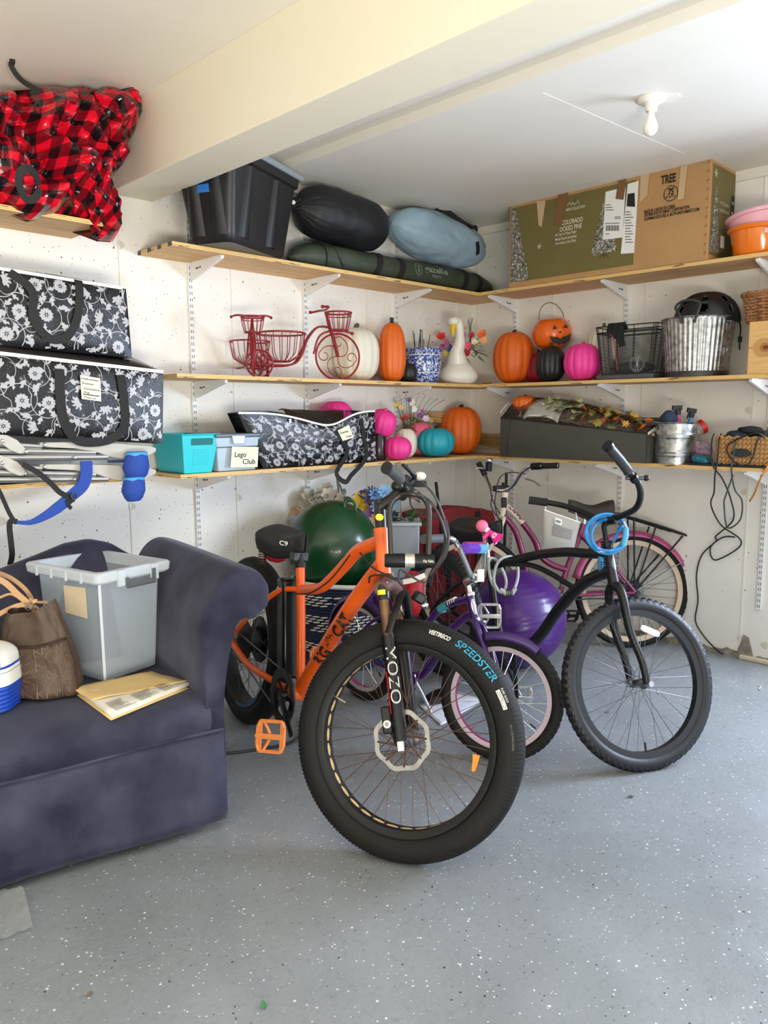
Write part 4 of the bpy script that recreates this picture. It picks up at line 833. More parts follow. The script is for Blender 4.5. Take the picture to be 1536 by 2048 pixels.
g = G(); g.poly([tp(FE, [p])[0] for p in ((.02, .03, .0012), (dp-.004, .03, .0012), (dp-.004, hb-.03, .0012), (.02, hb-.03, .0012))]); obj('printed_panel', g, m_olive, t, smooth=False)
obj('tree_picture', tree(.075, .05, hb*.75, .12, .002, 9, Fm=FE, n=160, stand=False), tm, t, smooth=False, kind='stuff')
g = G(); text(g, '7 FT COLORADO', .016, (tp(FE, [(.12, hb*.58, .003)])[0],)+FE[1:], w=.12); text(g, 'FLOCKED PINE', .016, (tp(FE, [(.12, hb*.51, .003)])[0],)+FE[1:], w=.12)
for k in range(6): a = k*PI/3; d = A([math.cos(a), math.sin(a), 0])*.022; e = A([-d[1], d[0], 0])*.12; c0 = A([.055, hb*.86, .003]); g.poly(tp(FE, [c0-e, c0+d-e, c0+d+e, c0+e]))
obj('white_print', g, M('white_print', '#ded9c4', .7), t, smooth=False, kind='stuff')
g = G(); g.poly(tp(FE, [(.265, hb*.42, .002), (.305, hb*.42, .002), (.305, hb*.72, .002), (.265, hb*.72, .002)])); o_ = obj('price_label', g, m_bk, t, smooth=False); g = G(); text(g, '79', .028, (tp(FE, [(.27, hb*.5, .003)])[0],)+FE[1:], w=.03); text(g, 'TREE', .014, (tp(FE, [(.27, hb*.63, .003)])[0],)+FE[1:], w=.03); obj('label_white_print', g, m_wt, o_, smooth=False, kind='stuff')
g = G(); g.poly(tp(FE, [(.15, hb*.16, .002), (.2, hb*.16, .002), (.2, hb*.28, .002), (.15, hb*.28, .002)])); obj('barcode_label', g, m_wt, t, smooth=False)
g = G()
for i in range(11): y_ = .03+i*(hb-.06)/10; g.tube([tp(FB, [(Lb-.02, y_, .002)])[0], tp(FB, [(Lb-.008, y_+.012, .003)])[0]], .002, 5)
obj('torn_edge', g, M('cardboard_dark', '#8a6439', .8), t, kind='stuff')
# ---- nested tubs at the right end
def tub(label, P, R, H, mat, tilt, nm='tub', grp=None):
    t = thing(nm, label, 'tub', P); F = fr(P, EX, z=tilt)
    obj('tub_body', G().lathe([(0, 0), (R*.76, 0), (R*.78, .006), (R*.93, H*.86), (R, H*.88), (R*1.04, H*.96), (R*1.02, H), (R*.96, H*.99), (R*.90, H*.85), (R*.74, .012), (0, .012)], F, 48), mat, t); return t, F
P = A([-.175, onX(1512, 470, -.22)[1], Z3+.001]); s_ = sc(P)
t, F = tub('bright orange plastic tub with a sticker at the right end of the top shelf', P, .150, .150, M('orange_plastic', '#f07a12', .18, coat=.4), EZ, 'orange_tub')
st = lambda a, z: P+A([(.1435+.0)*math.cos(a), .1435*math.sin(a), z]); ac = math.atan2(-.75, -.85)
g = G(); g.grid(lambda u, v: st(ac-.22+.44*u, .098+.022*v)*1, 8, 3); o_ = obj('sticker', g, M('sticker_pink', '#e3b9ae', .5), t)
g = G(); text(g, 'Gala', .013, None, w=.04, map_=lambda x, y: P+A([.1455*math.cos(ac-.02+x/.145), .1455*math.sin(ac-.02+x/.145), .102+y]), bold=.03); obj('sticker_print', g, M('sticker_green', '#1d5a34', .5), o_, smooth=False, kind='stuff')
tub('pale pink plastic tub nested inside the orange tub', P+A([.01, .0, .075]), .146, .150, M('pink_plastic', '#e8a9b4', .35), nrm(A([-.10, .16, 1])), 'pink_tub')
# ================================================================== MIDDLE SHELF, RIGHT WALL
m_galv = galv_mat(); m_bkwire = M('black_coated_wire', '#161616', .45); m_mesh = M('grey_mesh', '#4a4b49', .7)
def bucket(name, label, P, Rt, Rb, H, ribs, n=64, rings=(), mat=None, cat='bucket'):
    t = thing(name, label, cat, P); F = (A(P, float), EX, EY, EZ)
    zs = np.linspace(.0, 1, 40); pr = []
    for v in zs:
        r = Rb+(Rt-Rb)*v
        for z_ in rings: r += .0035*math.exp(-((v-z_)/.018)**2)
        pr.append((r, H*v))
    pr = [(0, .004)]+pr+[(Rt+.003, H+.002), (Rt+.001, H+.005), (Rt-.004, H+.003), (Rt-.006, H*.97), (Rb-.003, .02), (0, .02)]
    obj('bucket_body', G().lathe(pr, F, ribs*8 if ribs else n, rib=(lambda a, z: 1+.010*math.sin(ribs*a)*(1 if .04*H < z < .96*H else 0)) if ribs else None), mat or m_galv, t, sharp=60); return t, F
P = A([-.185, onX(1392, 745, -.185)[1], Z2]); s_ = sc(P); Htub = zR(1392, 640, -.185)-Z2
t, F = bucket('galvanized_tub', 'large ribbed galvanized tub holding a black bike helmet', P, 69*s_, 58*s_, Htub, 44)
obj('base_band', G().lathe([(59*s_, 0), (60.5*s_, .002), (60.5*s_, .030), (59*s_, .032)], F, 48), M('dark_band', '#2e2c2b', .35), t)
obj('paint_mark', G().add([P+A([-.115, -.06, .006])*1, P+A([-.113, -.064, .006]), P+A([-.113, -.064, .026]), P+A([-.115, -.06, .026])], [(0, 1, 2, 3)]), m_wt, t) if False else None
vd = nrm(A([-cf[0], -cf[1], 0])); sd = nrm(A([cr[0], cr[1], 0])); R0 = 69*s_
def rimp(a, z=0., k=1.): return P+(vd*math.cos(a)+sd*math.sin(a))*R0*k+EZ*(Htub+z)
ao = -.42; hp = crv([rimp(-.40+ao, -.035, 1.03), rimp(-.44+ao, .012, 1.06), rimp(-.58+ao, .05, 1.05), rimp(-.42+ao, .078, 1.04), rimp(-.16+ao, .082, 1.04), rimp(.06+ao, .064, 1.05), rimp(.02+ao, .02, 1.06), rimp(-.06+ao, -.035, 1.03)], 5)
obj('tub_handle', G().tube(hp, .0075, 8), M('black_rubber', '#2c2b2a', .5), t)
g = G()
for a in (-.40+ao, -.06+ao):
    for dz in (-.018, -.036): g.ball(rimp(a, dz, 1.045), .005, 8, 6)
obj('handle_rivets', g, M('steel', '#b9b9b9', .3, metal=1.), t, kind='stuff')
# helmet
c = onX(1413, 640, -.185); c = A([-.185, c[1], P[2]+Htub-.012]); rx = 48*s_
t = thing('bike_helmet', 'black vented bike helmet resting in the galvanized tub', 'helmet', c); hf = nrm(A([.35, -.95, 0])); hs = A([-hf[1], hf[0], 0])
def hel(u, v): # u round, v up
    a = 2*PI*u; p = v*PI/2; rr = (math.cos(p))**.85; rid = 1+.05*math.cos(9*math.atan2(math.sin(a)*rr, .25))*(math.cos(p)**.3)
    k = rx*rid; return c+hf*k*1.18*rr*math.cos(a)+hs*k*.95*rr*math.sin(a)+EZ*(rx*1.16*math.sin(p)*rid-.01)
g = G(); NU, NV = 96, 22; V = [hel(i/NU, j/(NV-1)) for i in range(NU) for j in range(NV)]; Fc = []
for i in range(NU):
    for j in range(NV-1):
        v = (j+.5)/(NV-1); lane = (i % 16)
        if lane in (5, 6, 7, 8) and (.18 < v < .36 or .46 < v < .66): continue
        Fc.append((i*NV+j, ((i+1) % NU)*NV+j, ((i+1) % NU)*NV+j+1, i*NV+j+1))
g.add(V, Fc); obj('helmet_shell', g, M('helmet_black', '#19191b', .4), t, solid=.016, sharp=55)
sp = crv([rimp(.75, .0, 1.0), rimp(.95, -.03, 1.1), rimp(1.1, -.07, 1.12), rimp(1.05, -.11, 1.11), rimp(1.12, -.17, 1.12)], 5); obj('chin_strap', G().ribbon(sp, .012, .003, vd), m_strap, t)
obj('buckle', G().box((0, 0, 0), (.02, .012, .03), (rimp(1.05, -.115, 1.12), sd, vd, EZ)), m_strap, t, bevel=.003)
# wire basket on a grey tray
a_, b_ = onX(1200, 745, -.27), onX(1322, 745, -.10); yc = (onX(1200, 745, -.27)[1]+onX(1322, 745, -.20)[1])/2; Lw = abs(onX(1200, 745, -.27)[1]-onX(1322, 745, -.27)[1])*.92
t0 = thing('grey_tray', 'flat grey plastic tray under the black wire basket', 'tray', A([-.20, yc, Z2]))
g = G().box((-.20, yc, Z2+.015), (.22, Lw*1.02, .03)); obj('tray_body', g, M('grey_plastic', '#4d4e50', .5), t0, bevel=.008); obj('tray_slot', G().box((-.3105, yc+Lw*.18, Z2+.012), (.002, Lw*.24, .012)), m_dark, t0, smooth=False)
t = thing('wire_basket', 'black wire bike basket with grey mesh sides on the middle shelf', 'basket', A([-.20, yc, Z2+.03])); zb, zt = Z2+.033, zR(1200, 656, -.28)
def rect(z, kx, ky, n=7): 
    pts = []
    hx_, hy_ = .105*kx, Lw/2*ky
    for cx, cy, s0 in ((hx_, -hy_, -PI/2), (hx_, hy_, 0), (-hx_, hy_, PI/2), (-hx_, -hy_, PI)):
        for j in range(4): a = s0+PI/2*j/3; pts.append(A([-.20+cx*.82+.018*math.cos(a)*1, yc+cy*.93+.018*math.sin(a), z]))
    return pts
g = G()
for z, r, k in ((zt, .0035, 1.06), (zt-.035, .0055, 1.03), (zb, .003, .86)): g.tube(rect(z, k, k), r, 6, closed=True)
T_, B_ = rect(zt, 1.06, 1.06), rect(zb, .86, .86)
for i in range(16):
    for f_ in ((0, .33, .66) if i % 4 == 3 else (0,)): a = T_[i]*(1-f_)+T_[(i+1) % 16]*f_; b = B_[i]*(1-f_)+B_[(i+1) % 16]*f_; g.tube([a, b], .0022, 5)
obj('basket_frame', g, m_bkwire, t, kind='stuff')
g = G(); T2 = rect(zt-.04, 1.0, 1.0); 
for i in range(16):
    a0, a1 = T2[i], T2[(i+1) % 16]; b0, b1 = B_[i], B_[(i+1) % 16]; L_ = np.linalg.norm(a1-a0); nx = max(1, int(L_/.009)); ny = 12
    for k in range(nx):
        for j in range(ny):
            q2 = lambda x, y: (a0*(1-x)+a1*x)*(1-y)+(b0*(1-x)+b1*x)*y
            for sg in (0, 1): g.tube([q2((k+sg)/nx, j/ny), q2((k+1-sg)/nx, (j+1)/ny)], .0008, 3, caps=False)
obj('basket_mesh', g, m_mesh, t, smooth=False, kind='stuff')
g = G().grid(lambda u, v: A([-.20+.08*math.cos(2*PI*u)*math.cos(PI*(v-.5)), yc+Lw*.40*math.sin(2*PI*u)*math.cos(PI*(v-.5)), zb+.035+.035*math.sin(PI*(v-.5))+.008*nz(u*8, v*6)]), 24, 10, True); obj('net_bundle', g, M('dark_net', '#2b2d2c', .8, var=.4, vs=60), label='dark netting bundled inside the black wire basket', cat='net')
t = thing('bike_gloves', 'black padded straps slung over the rim of the wire basket', 'straps', A([-.29, yc+.06, zt-.05]))
def rb(y, dz, w, l): return G().ribbon(crv([A([-.27, y, zt-.02]), A([-.305, y, zt+.012]), A([-.322, y, zt-.02]), A([-.325, y-.004, zt-l*.6]), A([-.32, y-.012, zt-l])], 5), w, .014, EY)
for k, (y, w, l) in enumerate(((yc+.09, .030, .06), (yc+.055, .03, .07), (yc+.02, .034, .12))): obj('padded_strap', rb(y, 0, w, l), m_blackfab, t)
obj('bungee', G().tube(crv([A([-.33, yc+.085, zt-.045]), A([-.325, yc+.06, zt-.08]), A([-.315, yc+.035, zb+.02])], 5), .003, 6), M('red_cord', '#a32c48', .6), label='thin red bungee trailing over the mesh of the wire basket', cat='bungee')
g = G(); cwh = A([-.315, yc-.085, zb+.05])
for r in (.045, .036): g.tube([cwh+A([0, r*math.cos(a), r*math.sin(a)]) for a in np.linspace(0, 2*PI, 28, endpoint=False)], .0015, 5, closed=True)
for k in range(14): a = 2*PI*k/14; g.tube([cwh, cwh+A([0, .045*math.cos(a), .045*math.sin(a)])], .0009, 4)
obj('wire_whisk', g, M('steel', '#b9b9b9', .3, metal=1.), label='round silver wire rack leaning in the black wire basket', cat='wire rack', kind=None)
# wood crate + wicker basket
y1_ = onX(1498, 700, -.30)[1]; Hc = zR(1499, 644, -.30)-Z2
t = thing('wooden_crate', 'knotty pine crate at the right end of the middle shelf', 'crate', A([-.17, y1_-.2, Z2])); m_pine = M('pine', '#d9a866', .55, col2='#e3b878', vs=5, stretch=(3, 1, 12), bump=.1)
for k in range(2):
    g = G().box((-.305, y1_-.20, Z2+Hc*(.25+.5*k)), (.012, .40, Hc*.49)); obj('plank', g, m_pine, t, bevel=.002)
    g = G().box((-.17, y1_-.006, Z2+Hc*(.25+.5*k)), (.26, .012, Hc*.49)); obj('plank', g, m_pine, t, bevel=.002)
g = G()
for j in range(3): g.lathe([(0, .0), (.010+.012*j*j*.5+.006*j, .0)], (A([-.3113-.0004*(3-j), y1_-.085, Z2+Hc*.5]), EY, EZ*1, -EX), 20, rib=lambda a, z: 1+.35*abs(math.cos(a)), cap=False, mi=2-j if False else j)
obj('wood_knot', g, [M('knot0', '#6d3d1a', .6), M('knot1', '#a9713a', .6), M('knot2', '#c4935a', .6)], t, kind='stuff')
g = G()
for k in range(5): g.box((-.309, y1_-.0005, Z2+Hc*(.1+.2*k)), (.010, .003, Hc*.1))
obj('finger_joint', g, M('pine_dark', '#a97c43', .6), t, smooth=False, kind='stuff')
c = A([-.17, y1_-.165, Z2+Hc+.001]); yl = onX(1480, 612, -.28)[1]; hwk = zR(1488, 588, -.28)-c[2]-.01
t = thing('wicker_basket', 'brown wicker basket standing on the pine crate', 'basket', c); m_wk = wicker_mat('brown_wicker', '#8a5a34', '#b07c4d', '#5e3a20')
wx, wy = .125, yl-c[1]
def sq(a, k=1.): ca, sa = math.cos(a), math.sin(a); return A([wx*k*math.copysign(abs(ca)**.45, ca), wy*k*math.copysign(abs(sa)**.45, sa), 0])
for j in range(8):
    z = .008+j*hwk/8.6; g = G()
    g.tube([c+sq(2*PI*i/72, .93+.07*j/8)*(1+.022*(1 if (i//2+j) % 2 else -1))+EZ*(z+.0015*math.sin(i)) for i in range(72)], .0068, 6, closed=True); obj('woven_strand', g, m_wk, t)
g = G()
for i in range(30): a = 2*PI*i/30; g.tube([c+sq(a, .93)+EZ*.0, c+sq(a, 1.)+EZ*hwk], .004, 5)
obj('stakes', g, m_wk, t, kind='stuff')
for k in range(3): obj('rim_braid', G().tube([c+sq(2*PI*i/80, 1.03+.025*math.cos(i*.7+k*2.1))+EZ*(hwk+.006+.009*math.sin(i*.7+k*2.1)) for i in range(80)], .0065, 6, closed=True), m_wk, t)
# ================================================================== BOTTOM SHELF
m_tq = M('turquoise_plastic', '#21c3cf', .4); m_lblue = M('cloudy_blue_plastic', '#b9cad8', .25, alpha=.9)
# turquoise bin: front lower corners, front plane near the shelf edge
YB = -.325; a, b = onY(373, 947, YB), onY(428, 942, YB); tl, trr = onY(364, 869, YB), onY(439, 866, YB)
t = thing('turquoise_bin', 'turquoise plastic storage bin at the left end of the bottom shelf', 'storage bin', A([(a[0]+b[0])/2, -.17, Z1]))
a[2] = b[2] = Z1+.001; zt = (tl[2]+trr[2])/2; tl[2] = trr[2] = zt; dpt = .29
def loop(z, k, dx=0.): 
    v = (z-Z1)/(zt-Z1); l, r_ = a[0]+(tl[0]-a[0])*v-k, b[0]+(trr[0]-b[0])*v+k; return [(l, YB-k+.02*(1-v), z), (r_, YB-k+.02*(1-v), z), (r_, YB+dpt+k-.02*(1-v), z), (l, YB+dpt+k-.02*(1-v), z)]
zz = [(Z1+.001, 0), (zt-.006, 0), (zt-.006, .006), (zt, .006), (zt, -.004), (Z1+.006, -.004)]; V = sum([loop(z, k) for z, k in zz], [])
f = [(i*4+k, i*4+(k+1) % 4, i*4+4+(k+1) % 4, i*4+4+k) for i in range(len(zz)-1) for k in range(4)]+[(3, 2, 1, 0), (20, 21, 22, 23)]
obj('bin_body', G().add(V, f), m_tq, t, smooth=False, bevel=.003)
cxb = (tl[0]+trr[0])/2; Wb = trr[0]-tl[0]
pr = [(x, y) for x, y in ((-.27, .715), (.27, .715), (.29, .74), (.29, .86), (.27, .885), (-.27, .885), (-.29, .86), (-.29, .74))]
fp = lambda x, y, o: A([cxb+(a[0]+b[0]-tl[0]-trr[0])/2*(1-y)+x*Wb, YB+.02*(1-y)-o, Z1+(zt-Z1)*y])
obj('handle_slot', G().add([fp(x+.04, y, .0022) for x, y in pr], [tuple(range(8))]), M('turquoise_dark', '#0c6a72', .6), t, smooth=False)
g = G()
for i in range(6): y = .24+.07*i; g.tube([fp(-.2+.03, y, .001), fp(.26, y, .001)], .0028, 6)
obj('grip_ribs', g, m_tq, t, kind='stuff')
# lego bin
YB = -.318; a, b = onY(436, 940, YB), onY(514, 940, YB); zt = onY(480, 866, YB)[2]
t = thing('clear_bin', 'small cloudy bin with a dark lid and a Lego Club note', 'storage bin', A([(a[0]+b[0])/2, -.16, Z1])); cx_, w_ = (a[0]+b[0])/2, b[0]-a[0]; h_ = zt-Z1
g = G().box((cx_, -.185, Z1+h_*.32), (w_*1.02, .27, h_*.62), None, 0, .94, .94); g.box((cx_, -.185, Z1+h_*.77), (w_*1.10, .285, h_*.26), None, 0, .97, .97); obj('bin_body', g, m_lblue, t, bevel=.006)
obj('bin_lid', G().box((cx_, -.185, Z1+h_*.945), (w_*1.16, .30, h_*.10)), M('smoke_lid', '#55606e', .35), t, bevel=.006)
obj('lid_clip', G().box((cx_-.005, -.335, Z1+h_*.83), (w_*.34, .016, h_*.22), None, 0, .8, 1), m_lblue, t, bevel=.003)
N_ = [onY(*p, -.340) for p in ((461, 935), (515, 934), (517, 894), (464, 893))]; o_ = obj('note', G().add(N_, [(0, 1, 2, 3)]), m_notepaper, t, smooth=False, solid=.0008)
ux_, uz_ = nrm(N_[1]-N_[0]), nrm(N_[3]-N_[0]); g = G(); wN = np.linalg.norm(N_[1]-N_[0]); hN = np.linalg.norm(N_[3]-N_[0])
text(g, 'Lego', .24*hN, (N_[0]+ux_*wN*.12+uz_*hN*.50-EY*.0012, ux_, uz_, -EY), w=wN*.42, bold=.015); text(g, 'Club', .24*hN, (N_[0]+ux_*wN*.42+uz_*hN*.16-EY*.0012, ux_, uz_, -EY), w=wN*.48, bold=.015); obj('note_writing', g, m_ink, o_, smooth=False, kind='stuff')
# dark round tin beside the floral bag
P = onL(757, 880, -.20, Z1); obj('dark_tin', G().lathe([(0, 0), (.042, 0), (.047, .01), (.05, .07), (.047, .15), (.04, .165), (.018, .17), (0, .172)], (P, EX, EY, EZ), 28), M('dark_brown_glaze', '#2e2022', .25), label='dark brown glazed jar squeezed beside the open floral bag', cat='jar')
# bouquet behind pumpkins
P = onL(822, 880, -.08, Z1); t = thing('flower_bouquet', 'artificial flowers with grassy leaves behind the salmon pumpkin', 'flowers', P); random.seed(4); sp_ = []
pq = lambda x, y, Y: onY(x, y, Y)
for x, y, hx, r in ((793, 808, '#d8c64a', .018), (802, 815, '#e3c07a', .018), (823, 805, '#efe9dc', .026), (828, 818, '#f2ece0', .024), (838, 830, '#8a4f9a', .018), (814, 832, '#d0443a', .02), (852, 838, '#e8cfe0', .026), (862, 842, '#d8be52', .016), (806, 838, '#c93a3a', .018), (818, 800, '#7a4f8e', .016), (845, 822, '#b05a9a', .016)):
    sp_.append((pq(x, y, -.11), 6, r, A([-.6, -.8, random.uniform(-.1, .5)]), hx, dict(w=.7)))
lv = [(pq(random.uniform(795, 855), random.uniform(830, 860), -.09), A([random.uniform(-1, 1), -.4, random.uniform(-.1, .9)]), random.uniform(.05, .09), .02) for _ in range(40)]
bouquet(t, sp_, P+EZ*.02, None, lv, lm='#55702f')
g = G()
for k in range(9): x = 800+k*8; g.tube(crv([P+EZ*.04, pq(800+k*7, 825, -.10), pq(786+k*13, 784+abs(k-3)*3, -.12)], 5), .0016, 4)
obj('grass_blades', g, M('stem_green', '#3f5a33', .7), t, kind='stuff')
# broom straw bundle running behind the big orange pumpkin into the corner
t = thing('straw_bundle', 'bundle of tan reed stalks lying behind the large orange pumpkin', 'reeds', A([-.6, -.07, Z1+.10])); random.seed(8)
for k in range(14):
    a_ = onY(856, 828+random.uniform(-4, 14), -.06); b_ = A([-.06, -.10, a_[2]-.03+random.uniform(-.02, .02)]); obj('reed', G().tube([a_, (a_+b_)/2+A([0, 0, .004*random.uniform(-1, 1)]), b_], .0045, 6), M('tan_reed', '#b8935c', .6, var=.2, vs=20), t)
g = G()
for k in range(60):
    a_ = A([-.03+random.uniform(-.015, .015), -.10+random.uniform(-.03, .03), Z1+.09+random.uniform(-.03, .05)]); b_ = A([-.10+random.uniform(-.04, .04), -.40, Z1+.075+random.uniform(-.06, .07)]); g.tube([a_, (a_+b_)/2, b_], .0018, 4)
obj('straw', g, M('straw', '#c9a868', .7, var=.25, vs=30), label='loose broom straw poking out at the corner of the bottom shelf', cat='straw', kind='stuff')
# big grey bag with clear top and autumn decor
m_gry = M('grey_felt', '#4b4a44', .8, var=.06, vs=9, bump=.2, bs=60); m_pipe = M('brown_piping', '#2c211c', .6); XB = -.345
fb = [onX(*p, XB) for p in ((1022, 905), (1300, 915), (1292, 862), (1036, 835))]; fl_ = [onX(985, 890, -.30), onX(985, 838, -.28)]
y0, y1 = onX(1000, 900, XB)[1], onX(1293, 915, XB)[1]; zt0, zt1 = zR(1010, 836, XB), zR(1290, 868, XB); dpb = .28
t = thing('decor_bag', 'long grey zip bag with clear plastic top full of autumn decor', 'storage bag', A([-.18, (y0+y1)/2, Z1]))
def gs(u, v, off=0.): # front u along, v up
    y = y0+(y1-y0)*u; zt = zt0+(zt1-zt0)*u; bl = math.sin(PI*min(1, max(0, u)))**.4*math.sin(PI*min(1, max(0, v)))**.5
    return A([XB-.012*bl-off-.006*bl*(nz(u*7, v*3, 1)+.5*nz(u*17, v*5, 3)), y, Z1+.002+(zt-Z1)*v])
g = G(); g.grid(lambda u, v: gs(u, v), 40, 12); g.grid(lambda u, v: gs(1, v)+A([(dpb-.02)*u, -.012*math.sin(PI*u)-.008*nz(u*5, v*4), .02*u*v]), 14, 10); g.grid(lambda u, v: gs(0, v)+A([dpb*u, .02*math.sin(PI*u), 0]), 8, 8)
g.grid(lambda u, v: gs(u, 0)+A([dpb*v, 0, 0]), 10, 3); g.grid(lambda u, v: A([XB+dpb, y0+(y1-y0)*u, Z1+.002+(zt0-Z1)*v]), 10, 4); obj('bag_body', g, m_gry, t, sharp=60)
obj('piping', G().tube([gs(u, 1, .002) for u in np.linspace(0, 1, 40)], .0035, 6), m_pipe, t); obj('piping', G().tube([gs(1, v, .001) for v in np.linspace(0, 1, 10)], .003, 6), m_pipe, t); obj('piping', G().tube([gs(.085-.03*(1-v), v, .0015) for v in np.linspace(0, 1, 10)], .003, 6), m_pipe, t)
g = G().ribbon([gs(1, 1, .003)+A([.18*u, -.006, .035*u+.01*math.sin(PI*u)]) for u in np.linspace(0, 1, 10)], .014, .004, A([.2, 0, 1])); obj('zip_strip', g, m_zip, t)
def top(u, v, off=0.):
    y = y0+(y1-y0)*u; zt = zt0+(zt1-zt0)*u; hh = (.150*math.sin(PI*v)**.55)*(1-.60*max(0, u-.45)/.55)*(min(1, u*14)**.4); return A([XB+dpb*v, y, zt+hh+off+.004*nz(u*12, v*7)])
m_clear, N, L, b, tc = newmat('clear_vinyl', .12); N.clear(); outn = N.new('ShaderNodeOutputMaterial'); tr_ = N.new('ShaderNodeBsdfTransparent'); gl = N.new('ShaderNodeBsdfGlossy'); gl.inputs['Roughness'].default_value = .12; mx = N.new('ShaderNodeMixShader'); tcc = N.new('ShaderNodeTexCoord'); fz = N.new('ShaderNodeFresnel'); fz.inputs[0].default_value = 1.35
bpn = N.new('ShaderNodeBump'); nn_ = N.new('ShaderNodeTexNoise'); nn_.inputs['Scale'].default_value = 30; L.new(tcc.outputs['Object'], nn_.inputs['Vector']); bpn.inputs['Strength'].default_value = .6; bpn.inputs['Distance'].default_value = .02; L.new(nn_.outputs['Fac'], bpn.inputs['Height']); L.new(bpn.outputs['Normal'], gl.inputs['Normal']); L.new(bpn.outputs['Normal'], fz.inputs['Normal'])
ad = mth(N, L, 'ADD', fz.outputs[0], .05); L.new(ad, mx.inputs[0]); L.new(tr_.outputs[0], mx.inputs[1]); L.new(gl.outputs[0], mx.inputs[2]); L.new(mx.outputs[0], outn.inputs[0])
obj('clear_top', G().grid(lambda u, v: top(u, v), 36, 14), m_clear, t)
hoop = [A([XB+dpb*v, y0+.004, zt0-.05+.155*math.sin(PI*(.18+.64*v))]) for v in np.linspace(0, 1, 12)]; obj('end_hoop', G().tube(hoop, .004, 6), M('white_piping', '#dcd8ce', .5), t)
O_ = top(.11, .40)-EZ*.055; pumpkin('orange_pumpkin', 'orange pumpkin under the clear top of the grey decor bag', O_-EZ*.04, .085, .105, m_or, ribs=12, stemh=.004)
g = G().grid(lambda u, v: top(.17+.25*u, .03+.9*v)-EZ*(.006+.03*(2*u-1)**4)-A([0, 0, .006*nz(u*9, v*9)]), 14, 14); obj('white_tissue', g, M('tissue', '#dcd9d2', .7), label='crumpled white tissue under the clear top of the grey bag', cat='tissue')
t2 = thing('leaf_garland', 'autumn leaf garland in orange and olive under the clear top of the grey bag', 'garland', top(.62, .4)-EZ*.08); random.seed(12)
LM = [M('leafa'+h_, h_, .6, var=.25, vs=30) for h_ in ('#9aa070', '#7f8a50', '#b0b48a', '#e07a1e', '#c5521c', '#8d7a2e', '#5c4a3a', '#d29a3a')]
for k in range(84):
    u = .30+.64*random.random(); v = .03+.5*random.random(); o_ = top(u, v)-EZ*random.uniform(.004, .02); g = G(); d = nrm(A([random.uniform(-1, .3), random.uniform(-1, 1), random.uniform(-.2, .5)])); sz = random.uniform(.045, .075)
    up_ = nrm(A([-.6, -.2, .8])+A([random.uniform(-.3, .3) for _ in range(3)])); e = nrm(np.cross(d, up_)); d = nrm(d)
    tips = [(0, -.1), (.30, .05), (.55, -.02), (.42, .25), (.75, .42), (.36, .48), (.28, .78), (.12, .6), (0, 1.), (-.12, .6), (-.28, .78), (-.36, .48), (-.75, .42), (-.42, .25), (-.55, -.02), (-.3, .05)]
    cc_ = o_+d*sz*.35+up_*sz*.06
    pts = [o_+e*x*sz*.62+d*y*sz for x, y in tips]; n_ = len(pts); g.add([cc_]+pts, [(0, 1+i, 1+(i+1) % n_) for i in range(n_)])
    obj('leaf', g, LM[k % 3 if u < .55 else random.choice((3, 4, 5, 5, 1, 6, 7))], t2, smooth=False)
g = G().grid(lambda u, v: top(.3+.66*u, .06+.85*v)-EZ*(.045+.012*nz(u*14, v*9)), 20, 10); obj('dried_filler', g, M('dried_filler', '#6a5846', .9, var=.6, vs=60, bump=.6, bs=50), t2)
# small bucket + sprays
P = A([-.235, onX(1350, 920, -.235)[1], Z1]); s_ = sc(P); Hb = zR(1350, 846, -.235)-Z1
t, F = bucket('galvanized_bucket', 'small galvanized bucket of spray bottles on the bottom shelf', P, 40*s_, 38*s_, Hb, 0, 56, rings=(.30, .22, .72, .66))
for sg in (-1, 1):
    h_ = P+sd*sg*42*s_+EZ*Hb*.9; obj('bail_wire', G().tube([h_+sd*sg*.0+vd*.02, h_+sd*sg*.014+vd*.014-EZ*.04, h_+sd*sg*.014-vd*.014-EZ*.04, h_-vd*.02], .0018, 5), M('steel', '#b9b9b9', .3, metal=1.), t); obj('wood_grip', G().tube([h_+sd*sg*.015+vd*.018-EZ*.042, h_+sd*sg*.015-vd*.018-EZ*.042], .008, 10), M('grip_wood', '#9a6a3c', .5), t)
P2 = P+EZ*.03
g = G().grid(lambda u, v: P2+sd*-16*s_+EZ*(Hb-.01)+A([.045*math.cos(2*PI*u)*math.cos(PI*(v-.5)), .045*math.sin(2*PI*u)*math.cos(PI*(v-.5)), .05*math.sin(PI*(v-.5))])*(1+.3*nz(u*5, v*4, 6)), 26, 14, True); obj('navy_cloth', g, M('navy_cloth', '#24364a', .85, bump=.5, bs=40), label='navy cloth stuffed in the small galvanized bucket', cat='cloth')
def spray(label, c, tilt, body, cap, h, r):
    t = thing('spray_bottle', label, 'spray bottle', c); F = fr(c, EX, z=tilt); obj('bottle', G().lathe([(0, 0), (r, 0), (r, h*.62), (r*.5, h*.76), (r*.36, h*.8), (r*.36, h*.86), (0, h*.86)], F, 24), body, t)
    F2 = (F[0], nrm(sd-F[3]*(sd@F[3])), nrm(np.cross(F[3], sd)), F[3]); g = G().box((0, 0, h*.92), (r*.9, r*.8, h*.12), F2); g.box((-.25*r, 0, h*1.0), (r*1.9, r*.7, h*.09), F2); g.box((-.75*r, 0, h*.9), (r*.25, r*.4, h*.16), F2); obj('trigger_head', g, cap, t, bevel=.002)
spray('spray bottle with black trigger and pink neck in the small bucket', P2+sd*5*s_, nrm(A([0, .03, 1])), M('pink_bottle', '#c2356a', .3), m_bkwire, Hb+.055, .028)
spray('blue spray bottle tilting right in the small bucket', P2+sd*12*s_-vd*.015, nrm(sd*.33+EZ), M('blue_bottle', '#2b7fc0', .3), m_bkwire, Hb+.045, .027)
